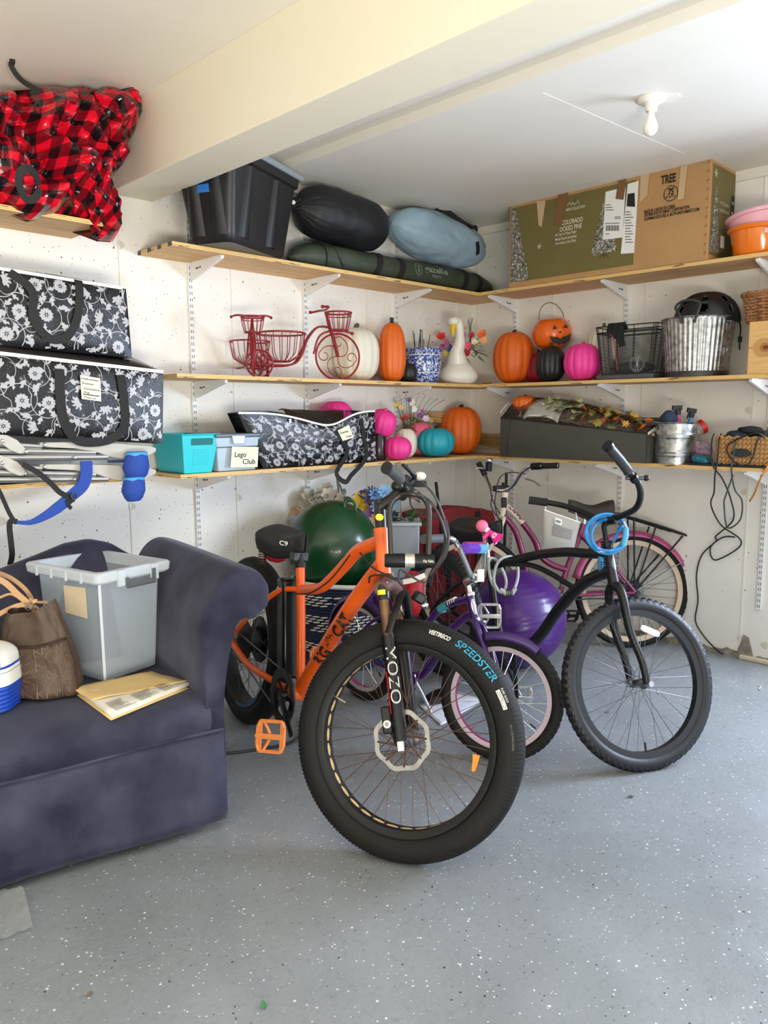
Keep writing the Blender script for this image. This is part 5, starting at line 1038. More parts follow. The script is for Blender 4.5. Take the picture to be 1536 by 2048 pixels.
# jar with red lid, teal pouch, woven basket
c = onX(1396, 858, -.16); ax = nrm(sd*.85+EZ*.45); s_ = sc(c)
t = thing('plastic_jar', 'clear plastic jar with red lid leaning on the teal packs', 'jar', c-EZ*.03); F = fr(c-ax*16*s_, ax, z=np.cross(ax, vd)); Fj = (c-ax*16*s_, np.cross(vd, ax), vd, ax)
Fj = (c-ax*16*s_, nrm(np.cross(vd, ax)), nrm(np.cross(ax, np.cross(vd, ax))), ax)
obj('jar_body', G().lathe([(0, 0), (.036, 0), (.040, .01), (.040, .055), (.034, .06)], Fj, 28, cap=False), M('clear_jar', '#cfc9bd', .15, alpha=.35), t); obj('jar_lid', G().lathe([(0, .058), (.041, .058), (.042, .062), (.042, .08), (.038, .084), (0, .084)], Fj, 28), M('red_lid', '#c2201f', .35), t)
for nm, lb, x, y, X_, dims, col, col2 in (('teal_pack', 'glossy teal pack lying beside the small bucket', 1405, 912, -.28, (.10, .10, .04), '#1d8299', '#0c3c48'), ('patterned_pouch', 'colourful patterned pouch standing behind the teal pack', 1405, 888, -.20, (.03, .11, .085), '#3c4560', '#b78a9a')):
    c = onX(x, y, X_); c[2] = Z1+dims[2]/2+.012 if nm == 'teal_pack' else Z1+dims[2]/2+.035; Fp = (c, nrm(A([1, .12, .0])), nrm(A([-.12, 1, .15])), EZ)
    obj(nm, G().grid(lambda u, v: tp(Fp, [(dims[0]/2*math.copysign(abs(math.cos(2*PI*u))**.5, math.cos(2*PI*u))*math.cos(PI*(v-.5))**.5 if 0 < v < 1 else 0, dims[1]/2*math.copysign(abs(math.sin(2*PI*u))**.5, math.sin(2*PI*u))*math.cos(PI*(v-.5))**.5 if 0 < v < 1 else 0, dims[2]/2*math.sin(PI*(v-.5))*1.15+.003*nz(u*9, v*5))])[0], 28, 12, True), M(nm+'_m', col, .3, col2=col2, vs=45), label=lb, cat='pack')
obj('black_folio', G().box((-.24, onX(1412, 925, -.24)[1]-.01, Z1+.006), (.17, .14, .011)), M('black_plastic', '#1b1a1c', .45), label='flat black case under the teal packs at the shelf edge', cat='case', bevel=.003)
yl = onX(1430, 900, -.31)[1]; hB = zR(1440, 874, -.31)-Z1-.014; wB = .34; t = thing('woven_basket', 'woven seagrass basket with an oval black label at the right end of the bottom shelf', 'basket', A([-.19, yl-wB/2, Z1])); m_sea = wicker_mat('seagrass', '#a9783f', '#c99a5c', '#6d451f')
obj('base_board', G().box((-.19, yl-wB/2, Z1+.007), (.27, wB+.02, .012)), M('black_plastic', '#1b1a1c', .45), t)
g = G().box((-.19, yl-wB/2, Z1+.014+hB/2), (.24, wB, hB), None, 0, .93, .95); obj('basket_liner', g, M('basket_dark', '#3a2716', .9), t, smooth=False)
rows, cols = 6, 15
for face in ('front', 'side'):
    for i in range(cols if face == 'front' else 10):
        for j in range(rows):
            z0 = Z1+.016+hB*j/rows; k = .93+.07*(j+.5)/rows; ofs = .12+.002
            n_ = cols if face == 'front' else 10; wd = wB if face == 'front' else .24; s0 = (i+.5)/n_-.5; lean = .35 if i % 2 else -.35
            Fp = (A([-.19-ofs*k, yl-wB/2-s0*wd*k, z0+hB/rows*.5]), -EY, EZ, -EX) if face == 'front' else (A([-.19+s0*wd*k, yl-wB/2+wB/2*k+.002, z0+hB/rows*.5]), EX, EZ, EY)
            hw, hh = wd/n_*.52, hB/rows*.62
            V = [(-hw, -hh+lean*hh, 0), (hw, -hh-lean*hh, 0), (hw*1.0, hh-lean*hh, 0), (-hw, hh+lean*hh, 0), (0, 0, .005)]
            obj('woven_strip', G().add(tp(Fp, V), [(0, 1, 4), (1, 2, 4), (2, 3, 4), (3, 0, 4)]), m_sea, t, smooth=False)
obj('basket_label', G().prism([(.052*math.cos(a), .022*math.sin(a)) for a in np.linspace(0, 2*PI, 29)[:-1]], .004, (onX(1482, 906, -.316), -EY, EZ, -EX)), M('chalk_label', '#2b3034', .7), t)
t3 = thing('dark_clothes', 'dark navy and black cloths heaped in the seagrass basket', 'cloth', A([-.19, yl-.1, Z1+hB]))
def lump(c, r, seed): return G().grid(lambda u, v: A(c)+A([r[0]*math.cos(2*PI*u)*math.cos(PI*(v-.5)), r[1]*math.sin(2*PI*u)*math.cos(PI*(v-.5)), r[2]*math.sin(PI*(v-.5))])*(1+.22*nz(u*6+seed, v*5, seed)), 28, 14, True)
obj('navy_cloth_lump', lump((-.20, yl-.075, Z1+hB+.02), (.07, .06, .03), 3), M('navy_dark', '#1c2838', .8), t3); obj('black_cloth_lump', lump((-.17, yl-.125, Z1+hB+.045), (.07, .065, .026), 5), m_blackfab, t3)
obj('black_router', G().box((0, 0, 0), (.16, .20, .03), (A([-.20, yl-.25, Z1+hB+.03]), nrm(A([1, 0, .3])), nrm(A([0, -1, .28])), nrm(A([-.3, .28, 1])))), M('black_plastic', '#1b1a1c', .45), label='black flat device propped in the seagrass basket', cat='device', bevel=.006)
m_cord = M('black_cable', '#1f1d20', .5)
def cord(label, px, r=.0042, mat=None, nm='power_cord', n=8): 
    P = [onX(x, y, X_) for x, y, X_ in px]; return obj(nm, G().tube(crv(P, n), r, 7), mat or m_cord, label=label, cat='cord')
cord('black cord looping from the seagrass basket down the right wall to the floor', [(1428, 868, -.24), (1424, 880, -.335), (1422, 915, -.35), (1428, 935, -.35), (1446, 960, -.34), (1462, 1000, -.20), (1466, 1040, -.06), (1432, 1072, -.03), (1432, 1082, -.025), (1404, 1110, -.02), (1393, 1150, -.02), (1396, 1200, -.02), (1391, 1242, -.02), (1410, 1275, -.02), (1436, 1302, -.03), (1446, 1308, -.06)])
cord('black cord hanging straight from the left side of the seagrass basket', [(1442, 868, -.26), (1438, 880, -.335), (1436, 910, -.345), (1430, 950, -.34), (1428, 985, -.3), (1422, 1010, -.2), (1442, 1050, -.08), (1480, 1078, -.03), (1474, 1098, -.03), (1430, 1120, -.025), (1421, 1095, -.025), (1445, 1075, -.025), (1470, 1074, -.025)])
cord('dark cord draped in a wide loop across the seagrass basket label', [(1532, 880, -.30), (1518, 867, -.335), (1490, 872, -.335), (1458, 888, -.335), (1455, 905, -.335), (1470, 925, -.34), (1492, 932, -.345), (1505, 915, -.335), (1512, 890, -.335), (1519, 872, -.33)])
cord('green black cord crossing below the seagrass basket', [(1474, 872, -.30), (1470, 890, -.335), (1466, 915, -.335), (1463, 945, -.345), (1470, 980, -.25), (1484, 1002, -.15), (1480, 1040, -.1), (1455, 1055, -.06), (1448, 1010, -.2), (1452, 990, -.3), (1466, 950, -.345)], mat=M('green_cable', '#3a4a44', .5))
cord('yellow orange extension cord at the right edge of the bottom shelf', [(1540, 925, -.345), (1530, 942, -.35), (1520, 960, -.33), (1510, 985, -.25), (1500, 1002, -.15)], .0055, M('orange_cable', '#d08a3a', .5))
# ================================================================== FOLDED CHAIRS, BOTTOM LEFT SHELF
m_alu = M('aluminium_tube', '#c6c4c0', .3, metal=.85); m_arm = M('grey_arm_plastic', '#b9b5ae', .5); m_blue = M('royal_blue_fabric', '#1f449c', .75, bump=.2, bs=120); m_lb = M('light_blue_trim', '#3f9fd6', .7)
YC = -.40; qc = lambda x, y, Y=YC: onY(x, y, Y)
for k, dy in enumerate((0, 44)):
    nme = ('upper', 'lower')[k]; t = thing('folding_chair', f'{nme} of the two folded silver camp chairs with grey armrests under the floral bag', 'folding chair', qc(150, 905+dy)*A([1, 0, 1])+A([0, -.22, 0]), 'folded camp chairs')
    sl = .03*0
    def row(y0_, y1_, x0_, x1_, r, Y=YC): return G().tube([qc(x0_, y0_+dy, Y), qc((x0_+x1_)/2, (y0_+y1_)/2+dy, Y), qc(x1_, y1_+dy, Y)], r, 12)
    obj('frame_tube', row(884, 893, -60, 82, .012, YC-.0), m_alu, t); obj('frame_tube', row(900, 905, -60, 190, .0125), m_alu, t); obj('frame_tube', row(916, 914, -60, 215, .0125), m_alu, t)
    obj('frame_tube', row(896, 904, -60, 200, .012, -.15), m_alu, t); obj('frame_tube', row(912, 912, -60, 210, .012, -.12), m_alu, t)
    arm = [(80, 885), (130, 884), (230, 886), (300, 892), (313, 896), (312, 904), (296, 912), (300, 916), (262, 920), (225, 915), (190, 903), (150, 897), (82, 894)]
    P_ = [qc(x, y+dy, YC-.012) for x, y in arm]; g = G(); n_ = len(P_); g.add([p for p in P_]+[p+A([0, .045, 0]) for p in P_], [tuple(range(n_-1, -1, -1)), tuple(range(n_, 2*n_))]+[(i, (i+1) % n_, n_+(i+1) % n_, n_+i) for i in range(n_)]); obj('armrest', g, m_arm, t, smooth=False, bevel=.004)
    br = [(-60, 860), (0, 866), (14, 870), (35, 880), (52, 898), (50, 906), (40, 908), (20, 900), (5, 888), (-60, 880)]
    P_ = [qc(x, y+dy, YC-.020) for x, y in br]; n_ = len(P_); g = G().add([p for p in P_]+[p+A([0, .012, 0]) for p in P_], [tuple(range(n_-1, -1, -1)), tuple(range(n_, 2*n_))]+[(i, (i+1) % n_, n_+(i+1) % n_, n_+i) for i in range(n_)]); obj('hinge_plate', g, m_arm, t, smooth=False, bevel=.003)
    for x, y in ((90, 890), (5, 882), (52, 903), (150, 915)): obj('rivet', G().lathe([(0, .004), (.006, .003), (.0085, 0), (.0085, -.006)], (qc(x, y+dy, YC-.021), EX, EZ, -EY), 14), M('steel', '#b9b9b9', .3, metal=1.), t)
    obj('seat_fabric', G().box((qc(60, 900)[0]-.05, -.2, qc(150, 908+dy)[2]), (.70, .26, .03)), M('dark_seat_fabric', '#22314f', .85), t, bevel=.01)
    if k == 0:
        # blue cup holder pouches hanging from the arm
        for j, (cx, yt, yb, wt, wb, bul) in enumerate(((273, 905, 958, 20, 21, 27), (268, 955, 1003, 19, 17, 24))):
            c0, c1 = qc(cx, yt, -.46), qc(cx-1, yb, -.46); s_ = sc(c0); ax_ = nrm(c1-c0); L_ = np.linalg.norm(c1-c0); Fp = fr(c0, EX, z=-ax_) if False else (c0, EX, -EY, ax_)
            pr = [(wt*s_, 0), (wt*s_*1.12, L_*.15), (bul*s_, L_*.55), (wb*s_*1.05, L_*.85), (wb*s_*.75, L_*.97), (0, L_)]
            o_ = obj('cup_pouch', G().lathe(pr, (c0, EX, -EY*.75, ax_), 28, rib=lambda a, z: 1+.03*math.sin(5*a+z*60), cap=False), m_blue, t, solid=.002); obj('pouch_trim', G().lathe([(wt*s_*1.02, -.003), (wt*s_*1.10, -.001), (wt*s_*1.10, .014), (wt*s_*1.02, .012)], (c0, EX, -EY*.75, ax_), 28, cap=False), m_lb, o_)
        obj('pouch_loop', G().ribbon([qc(215, 923, -.42), qc(255, 922, -.44)], .012, .003, EZ), M('navy_band', '#1b2a52', .8), t)
    else:
        w1 = crv([qc(172, 922, -.425), qc(173, 945, -.43), qc(166, 970, -.435), qc(145, 990, -.435), qc(120, 1012, -.44), qc(90, 1032, -.44), qc(60, 1045, -.44), qc(28, 1044, -.44)], 5); sd_ = [np.cross(w1[min(i+1, len(w1)-1)]-w1[max(i-1, 0)], A([0, -1., 0])) for i in range(len(w1))]
        obj('shoulder_strap', G().ribbon(w1, list(np.interp(np.linspace(0, 1, len(w1)), [0, .3, .6, .9, 1], [.05, .05, .045, .016, .014])), .006, sd_), m_blue, t)
        for pts, wd in (([(45, 928), (75, 945), (100, 965), (120, 985), (140, 995), (145, 1005)], .022), ([(135, 1000), (138, 1012), (143, 1017)], .016), ([(-20, 950), (0, 985), (18, 1025), (30, 1044)], .016), ([(34, 1044), (22, 1042), (19, 1055), (22, 1085), (24, 1110), (20, 1130)], .022)):
            w1 = crv([qc(x, y, -.445) for x, y in pts], 5); obj('webbing', G().ribbon(w1, wd, .003, [np.cross(w1[min(i+1, len(w1)-1)]-w1[max(i-1, 0)], A([0.05, -1., 0])) for i in range(len(w1))]), m_strap, t)
        obj('strap_buckle', G().ring([(.012, -.003), (.016, -.003), (.016, .003), (.012, .003)], qc(148, 992, -.45), A([.2, -1, .1]), 20), m_bkwire, t)
# ================================================================== BICYCLES
m_rub = M('tyre_rubber', '#171615', .7, spec=.3, var=.12, vs=8, bump=.1, bs=150); m_rub2 = M('tyre_rubber_blue_black', '#191a1e', .5); m_blackp = M('black_paint', '#0e0f10', .45, spec=.35); m_blackg = M('black_gloss', '#0b0b0c', .28, spec=.45)
m_chrome = M('chrome', '#d6d6d6', .12, metal=1.); m_steel = M('steel', '#b9b9b9', .3, metal=1.); m_rust = M('rusty_spoke', '#5d4237', .6, metal=.4, var=.3, vs=60); m_spk = M('dark_spoke', '#5a5c60', .4, metal=.8); m_grip = M('grip_rubber', '#161617', .8)
m_ora = M('orange_enamel', '#e85d10', .32, coat=.35, var=.07, vs=12); m_pur = M('purple_enamel', '#36125e', .25, coat=.4); m_mag = M('magenta_enamel', '#7e2450', .3, coat=.4, metal=.2); m_magrim = M('magenta_rim', '#8e1a5e', .35)
def rotm(ax, a): return np.array(Matrix.Rotation(a, 3, Vector(ax)))
class Bike:
    def __init__(s, v, R, name, label):
        rx, ry, s.psi, s.lean, hx, hz, tau, rake, L, delta = v; s.R = R
        s.h = A([math.cos(s.psi), math.sin(s.psi), 0]); Rm = rotm(s.h, s.lean); s.l = Rm@A([-math.sin(s.psi), math.cos(s.psi), 0]); s.up = Rm@EZ; s.o = A([rx, ry, 0])
        s.axis = -math.sin(tau)*s.h+math.cos(tau)*s.up; S = rotm(s.axis, delta); s.H = s.p(hx, 0, hz)
        s.fwd = S@(math.cos(tau)*s.h+math.sin(tau)*s.up); s.fl = S@s.l; s.axle = s.H-s.axis*L+s.fwd*rake; s.L = L; s.rake = rake; s.rc = s.p(0, 0, R)
        s.t = thing(name, label, 'bicycle', s.p(.55, 0, 0)*A([1, 1, 0]))
    def p(s, x, y, z): return s.o+s.h*x+s.l*y+s.up*z
    def st(s, a, b, c): return s.H+s.fwd*a+s.fl*b+s.axis*c
    def sp(s, x, y, b): return onP(x, y, s.H+s.fl*b, s.fl)      # image point on a plane across the steering
    def fa(s, x, y, a): return onP(x, y, s.H+s.fwd*a, s.fwd)
    def fp(s, x, y, off=0.): return onP(x, y, s.o+s.l*off, s.l)
    def tubes(s, name, pts, r, mat, k=6, n=14, flat=1., par=None):
        P = crv([s.p(*q) for q in pts], k); rr = r if np.isscalar(r) else np.interp(np.linspace(0, 1, len(P)), np.linspace(0, 1, len(r)), r); return obj(name, G().tube(P, rr, n, flat=flat), mat, par or s.t)
def wheel(b, nm, c, n, R, tw, rimw, rimd, rim_mat, spoke_mat, tread, nsp=36, hubr=.022, hubw=.05, tire_mat=None, rim_mi=None, spr=.0013, sec=1.):
    """rim part with tyre, spokes, hub as its own pieces; returns the rim and wheel axes"""
    n = nrm(n); N = n if n@cf < 0 else -n; U = nrm(EZ-N*(EZ@N)); Rv = np.cross(U, N); r0 = R-2*tw*.96
    g = G().ring([(r0-rimd, -rimw*.42), (r0-rimd, rimw*.42), (r0+.004, rimw*.5), (r0+.010, rimw*.5), (r0+.010, -rimw*.5), (r0+.004, -rimw*.5)], c, n, 96)
    if rim_mi: g.m = [1 if (k % 6 in rim_mi) else 0 for k in range(len(g.f))]
    rim = obj(nm, g, rim_mat, b.t, sharp=30)
    nth, nph = (540, 30) if tread == 'diamond' else ((420, 30) if tread == 'knob' else ((360, 26) if tread == 'herring' else (160, 22)))
    th = np.linspace(0, 2*PI, nth, endpoint=False)[:, None]; ph = np.linspace(-PI, PI, nph, endpoint=False)[None, :]
    out = np.clip((1.25-np.abs(ph))/.25, 0, 1)
    if tread == 'diamond': bmp = .0016*np.sign(np.sin(th*90+ph*7)*np.sin(th*90-ph*7))*out
    elif tread == 'knob': bmp = (.0035*np.sign(np.sin(th*70+np.floor(ph/.55)*PI))*np.sign(np.cos(ph*5.7)+.75)+.002)*np.clip((1.05-np.abs(ph))/.15, 0, 1)
    elif tread == 'herring': bmp = .0016*np.sign(np.sin(th*60+np.abs(ph)*6))*out
    else: bmp = 0*th*ph
    ridge = .0012*np.exp(-((np.abs(ph)-2.2)/.1)**2)
    rad = (R-tw)+(tw+bmp+ridge)*np.cos(ph)+0*th; axl = (tw*sec+bmp*.6+ridge)*np.sin(ph)+0*th
    D_ = U[None, None]*np.cos(th)[..., None]+Rv[None, None]*np.sin(th)[..., None]; V = c+D_*rad[..., None]+N*axl[..., None]
    f = [(i*nph+j, ((i+1) % nth)*nph+j, ((i+1) % nth)*nph+(j+1) % nph, i*nph+(j+1) % nph) for i in range(nth) for j in range(nph)]
    obj('tyre', G().add(V.reshape(-1, 3), f), tire_mat or m_rub, rim, sharp=60)
    g = G()
    for k in range(nsp):
        sd_ = 1 if k % 2 else -1; a = 2*PI*k/nsp; da = (1 if (k//2) % 2 else -1)*1.15; d0 = U*math.cos(a+da)+Rv*math.sin(a+da); d1 = U*math.cos(a)+Rv*math.sin(a); g.tube([c+d0*hubr*1.2+N*sd_*hubw*.7, c+d1*(r0-rimd)+N*sd_*rimw*.12], spr, 4, caps=False)
    obj('spokes', g, spoke_mat, rim, kind='stuff')
    Fh = (c, U, Rv, -N) if False else (c, U, np.cross(N, U), N)
    obj('hub', G().lathe([(.006, -hubw*1.25), (.012, -hubw*1.05), (hubr, -hubw*.82), (hubr*1.25, -hubw*.72), (hubr*1.2, -hubw*.62), (hubr*.7, -hubw*.5), (hubr*.7, hubw*.5), (hubr*1.2, hubw*.62), (hubr*1.25, hubw*.72), (hubr, hubw*.82), (.012, hubw*1.05), (.006, hubw*1.25)], Fh, 24), m_spk if hubr < .03 else m_blackp, rim)
    return rim, N, U, Rv, r0
def saddle(b, x, z, L, Wd, mat, tilt=0., hgt=.06, name='saddle'):
    """nose forward, centred on the frame plane; x = rear end, z = top"""
    def fn(u, v):
        w = Wd/2*(.16+.84*max(0, 1-u*1.25)**.8 if u < .8 else .16)*min(1, (u*9+.05))**.45*min(1, (1-u)*14+.02)**.45
        a = 2*PI*v; y = w*math.cos(a); top = math.sin(a)
        zz = z+.016*math.cos(2.6*u*PI/1.3)*1.0-.012*(y/(Wd/2))**2-(hgt*(.6+.55*(1-u)) if top < 0 else 0)*min(1, -top*1.6 if top < 0 else 0)+tilt*(u-.5)*L+(.030*(top-1) if top > 0 else -.030)
        return b.p(x+u*L, y, zz)
    return obj(name, G().grid(fn, 30, 26, False, True), mat, b.t, sharp=70)
def chainring(b, x, y, z, r, mat, guard=None, teeth=44):
    c = b.p(x, y, z); g = G(); g.ring([(r*.86, -.002), (r*.86, .002), (r, .002), (r, -.002)], c, b.l, teeth*2)
    for k in range(5): a = 2*PI*k/5; d = b.h*math.cos(a)+b.up*math.sin(a); g.tube([c+d*.015, c+d*r*.88], .009, 6, flat=.4, ref=b.l)
    g.tube([b.p(x, y-.02, z), b.p(x, y+.02, z)], .022, 14); return obj('chainring', g, mat, b.t)
def crank(b, x0, z0, y0, x1, z1, y1, mat): return obj('crank_arm', G().tube([b.p(x0, y0, z0), b.p((x0+x1)/2, y0*.5+y1*.5, (z0+z1)/2), b.p(x1, y1, z1)], [.017, .014, .013], 10, flat=.6, ref=b.l), mat, b.t)
def pedal(b, c, ex, ey, mat, s=1., par=None):
    """platform pedal: frame with two windows and braces"""
    ex, ey = nrm(ex), nrm(ey-nrm(ex)*(nrm(ex)@ey)); F = (c, ex, ey, np.cross(ex, ey)); g = G(); a, h, t_ = .054*s, .056*s, .014*s
    out = [(-a*.82, -h), (a*.82, -h), (a, -h*.6), (a, h*.6), (a*.82, h), (-a*.82, h), (-a, h*.6), (-a, -h*.6)]
    for i in range(8):
        p, q_ = A(out[i]), A(out[(i+1) % 8]); g.tube([tp(F, [(*p, 0)])[0], tp(F, [(*q_, 0)])[0]], .0075*s, 6)
    g.box((0, 0, 0), (2*a, .020*s, t_), F); g.tube(tp(F, [(-a*1.15, 0, 0), (a*1.0, 0, 0)]), .008*s, 8)
    for sg in (-1, 1):
        g.tube(tp(F, [(-a*.55, sg*h, 0), (-a*.05, sg*.2*h, 0)]), .006*s, 6); g.tube(tp(F, [(-a*.75, sg*.1*h, 0), (-a*.75, sg*h*.9, 0)]), .006*s, 6); g.tube(tp(F, [(a*.8, sg*.1*h, 0), (a*.8, sg*h*.9, 0)]), .006*s, 6)
        for x in (-.7, -.2, .3, .75): g.ball(tp(F, [(x*a, sg*h, .008*s)])[0], .0035*s, 6, 5)
    return obj('pedal', g, mat, b.t)
def grip(b, P, r, mat=None, nm='grip'): return obj(nm, G().tube(P, [r*1.12]+[r*(1+.03*(i % 2)) for i in range(len(P)-2)]+[r*1.1], 16), mat or m_grip, b.t)
# ------------------------------------------------------------------ orange electric bike
b = Bike((-2.5378, -0.7417, -1.8021, -0.1173, 1.074, 0.8893, 0.2973, 0.044, 0.5529, 0.681), .378, 'electric_bike', 'orange fat-tyre electric bike with a large black front wheel facing the camera')
rim, N, U, Rv, r0 = wheel(b, 'front_wheel', b.axle, b.fl, .378, .047, .082, .012, m_blackp, m_rust, 'diamond', 36, .026, .055)
g = G()   # gold rim strip showing through the holes of the inner rim
for k in range(36):
    a = 2*PI*(k+.5)/36; d = U*math.cos(a)+Rv*math.sin(a); e = np.cross(N, d); c = b.axle+d*(r0-.0135)
    g.add([c]+[c+e*.021*math.cos(x)+N*.0105*math.sin(x) for x in np.linspace(0, 2*PI, 13)[:-1]], [(0, 1+i, 1+(i+1) % 12) for i in range(12)])
obj('rim_strip', g, M('gold_rim_strip', '#c8a566', .5), rim, smooth=False, kind='stuff')
def on_tyre(t, h, c=b.axle, R=.378, tw=.047, off=.0012): ph = 1.72-h/tw; d = U*math.cos(t)+Rv*math.sin(t); return c+d*((R-tw)+(tw+off)*math.cos(ph))+N*((tw+off)*math.sin(ph))
def tyre_text(st, deg, w, h, h0, mat, nm, bold=.0, shear=.1):
    rr = .345; g = G(); text(g, st, h, None, w=w, map_=lambda x, y: on_tyre(math.radians(deg)+x/rr, h0+y), bold=bold, shear=shear); return obj(nm, g, mat, rim, smooth=False, kind='stuff')
m_tw = M('tyre_white_print', '#e6e4da', .6); m_tb = M('tyre_blue_print', '#2d9cc4', .55)
tyre_text('VEETIRECO', 9, .075, .013, .020, m_tw, 'tyre_lettering', .03, .25); tyre_text('SPEEDSTER', 25, .165, .023, .018, m_tb, 'tyre_lettering', .01); tyre_text('PURE SILICA', 57, .045, .007, .031, m_tw, 'tyre_lettering'); tyre_text('26 x 3.50 MAX LOAD', 75, .075, .006, .022, M('tyre_grey_print', '#77767a', .6), 'tyre_lettering')
g = G(); g.grid(lambda u, v: on_tyre(math.radians(57)+u*.062/.345, .014+.013*v), 10, 3); obj('tyre_badge', g, m_tw, rim, smooth=False); tyre_text('COMPOUND', 57.6, .054, .009, .016, m_bk, 'tyre_lettering', .02)
# disc brake
cD = b.axle+N*.052; g = G()
def disc(rr, w, wob, n=96):
    for k in range(n):
        a0, a1 = 2*PI*k/n, 2*PI*(k+1)/n; V = []
        for a in (a0, a1):
            d = U*math.cos(a)+Rv*math.sin(a); r_ = rr+wob*math.sin(a*8); V += [cD+d*(r_-w), cD+d*r_]
        g.add(V, [(0, 1, 3, 2)])
disc(.094, .015, .003); m_disc = M('brake_disc', '#a9a6a0', .35, metal=.9, var=.2, vs=30); dk = obj('brake_disc', g, m_disc, rim, smooth=False, solid=.002)
g = G()
for k in range(8): a = 2*PI*k/8; d = U*math.cos(a)+Rv*math.sin(a); d2 = U*math.cos(a+.6)+Rv*math.sin(a+.6); g.tube([cD+d*.024, cD+d2*.082], .0035, 5)
obj('disc_spider', g, m_rust, rim, kind='stuff')
obj('valve', G().tube([b.axle+(U*math.cos(-1.2)+Rv*math.sin(-1.2))*(r0-.012), b.axle+(U*math.cos(-1.2)+Rv*math.sin(-1.2))*(r0-.05)], .0035, 8), m_steel, rim)
rf = onP(950, 1526, b.axle+N*.012, N); eu = nrm(U*.98+Rv*.1); er = np.cross(eu, N); g = G().prism([(-.012, .026), (.012, .026), (.010, .010), (.006, -.022), (.0, -.028), (-.007, -.024), (-.008, .0)], .008, (rf, er, eu, N)); obj('wheel_reflector', g, M('orange_reflector', '#f08a24', .3), rim, bevel=.0015)
# fork
for s_ in (-1, 1):
    lo = b.axle+b.fl*.07*s_; top = b.st(.012, .07*s_, -.135); tp_ = b.st(.026, .07*s_, -.225); g = G().tube([lo, lo*.75+tp_*.25, lo*.5+tp_*.5, tp_], [.0205, .0205, .0215, .023], 18); lg = obj('fork_lower', g, m_blackg, b.t)
    g = G().tube([b.st(.026, .07*s_, -.225), b.st(.016, .066*s_, -.10)], .0165, 16); obj('stanchion', g, M('gold_stanchion', '#8a6a48', .4, metal=.6, col2='#5e4433', vs=14), b.t)
    if s_ == -1:
        ax_ = nrm(b.st(.026, .07*s_, -.225)-lo); nl = nrm(-cf+ax_*(cf@ax_)); rt_ = nrm(np.cross(ax_, nl)); rt_ = rt_ if rt_@cr > 0 else -rt_
        def onleg(x, y): a = x/.0225; return lo+ax_*(.345-y)*1+nl*.0243*math.cos(a)+rt_*.0243*math.sin(a)
        g = G()
        tv, tf = text2d('MOZO'); w_ = tv[:, 0].max()
        def outl(gg, k, o): text(gg, 'MOZO', .032*k, None, w=.175*(1 if k == 1 else .985), map_=lambda x, y: onleg((y-.016*k)+.003, .055+x)+nl*o)
        outl(g, 1, .0004); obj('fork_lettering', g, M('fork_white', '#d8d6d0', .5), lg, smooth=False, kind='stuff')
        g = G(); text(g, 'MOZO', .026, None, w=.168, map_=lambda x, y: onleg((y-.013)+.003, .0585+x)+nl*.0009, bold=-.035); obj('fork_lettering_inner', g, m_blackg, lg, smooth=False, kind='stuff')
        obj('red_stripe', G().grid(lambda u, v: onleg(-.017-.005*u, .13+.13*v)+N*.0003, 3, 12), M('red_stripe', '#c01c26', .4), lg)
        obj('dropout', G().box((0, 0, -.012), (.022, .008, .04), (lo, rt_, N, ax_)), M('bare_alloy', '#c9c6bd', .4, metal=.7), b.t, bevel=.003)
        cp = b.st(.03, -.075, -.42); F_ = (lo+ax_*.055-rt_*.035, rt_, N, ax_); obj('brake_caliper', G().box((0, -.012, .012), (.032, .03, .085), F_), m_blackp, b.t, bevel=.006); obj('caliper_bolt', G().lathe([(.0135, 0), (.0125, .003), (.006, .003), (.005, .0), (0, 0)], (lo+ax_*.055-rt_*.033+N*.004, rt_, ax_, N), 18), m_steel, b.t)
obj('fork_arch', G().tube(crv([b.st(.03, -.085, -.22), b.st(.055, -.07, -.15), b.st(.065, 0, -.085), b.st(.055, .07, -.15), b.st(.03, .085, -.22)], 6), [.014]*25, 12, flat=.6), m_blackp, b.t)
obj('fork_crown', G().tube([b.st(.016, -.083, -.075), b.st(.010, 0, -.05), b.st(.016, .083, -.075)], [.024, .03, .024], 14), M('fork_crown', '#5b3b33', .5, var=.3, vs=25), b.t)
for s_ in (-1, 1): obj('fork_collar', G().tube([b.st(.018, .067*s_, -.11), b.st(.015, .066*s_, -.055)], .0215, 16), m_blackg, b.t)
obj('yellow_label', G().grid(lambda u, v: b.st(.0165, -.0665, -.095)+b.axis*.016*v+(N*math.cos(1.3*(u-.5))+np.cross(b.axis, N)*-math.sin(1.3*(u-.5)))*.0225, 8, 3), M('yellow_label', '#e6d32a', .5), b.t)
# frame
b.tubes('head_tube', [(*(lambda q: ((q-b.o)@b.h, (q-b.o)@b.l, (q-b.o)@b.up))(b.st(0, 0, z)),) for z in (-.02, .06, .135)], [.027, .0235, .027], m_ora, n=18)
b.tubes('top_tube', [(.444, 0, .695), (.618, 0, .733), (.705, 0, .78), (.819, 0, .864), (.90, 0, .925), (1.035, 0, .975)], [.017, .0185, .02, .021, .021, .02], m_ora, flat=1.15)
dt = [(1.072, 0, .905), (.90, 0, .735), (.70, 0, .50), (.545, 0, .30)]; b.tubes('down_tube', dt, [.027, .027, .028, .026], m_ora, n=18, flat=1.15)
b.tubes('seat_tube', [(.443, 0, .79), (.49, 0, .585), (.545, 0, .30)], .0185, m_ora, n=16)
obj('bottom_bracket', G().tube([b.p(.545, -.06, .295), b.p(.545, .06, .295)], .028, 18), m_ora, b.t)
for s_ in (-1, 1):
    b.tubes('seat_stay', [(.455, .012*s_, .70), (.36, .05*s_, .672), (.22, .085*s_, .565), (0, .095*s_, .40)], .0115, m_ora); b.tubes('chain_stay', [(.53, .03*s_, .30), (.40, .06*s_, .31), (.2, .09*s_, .325), (0, .095*s_, .375)], .014, m_ora)
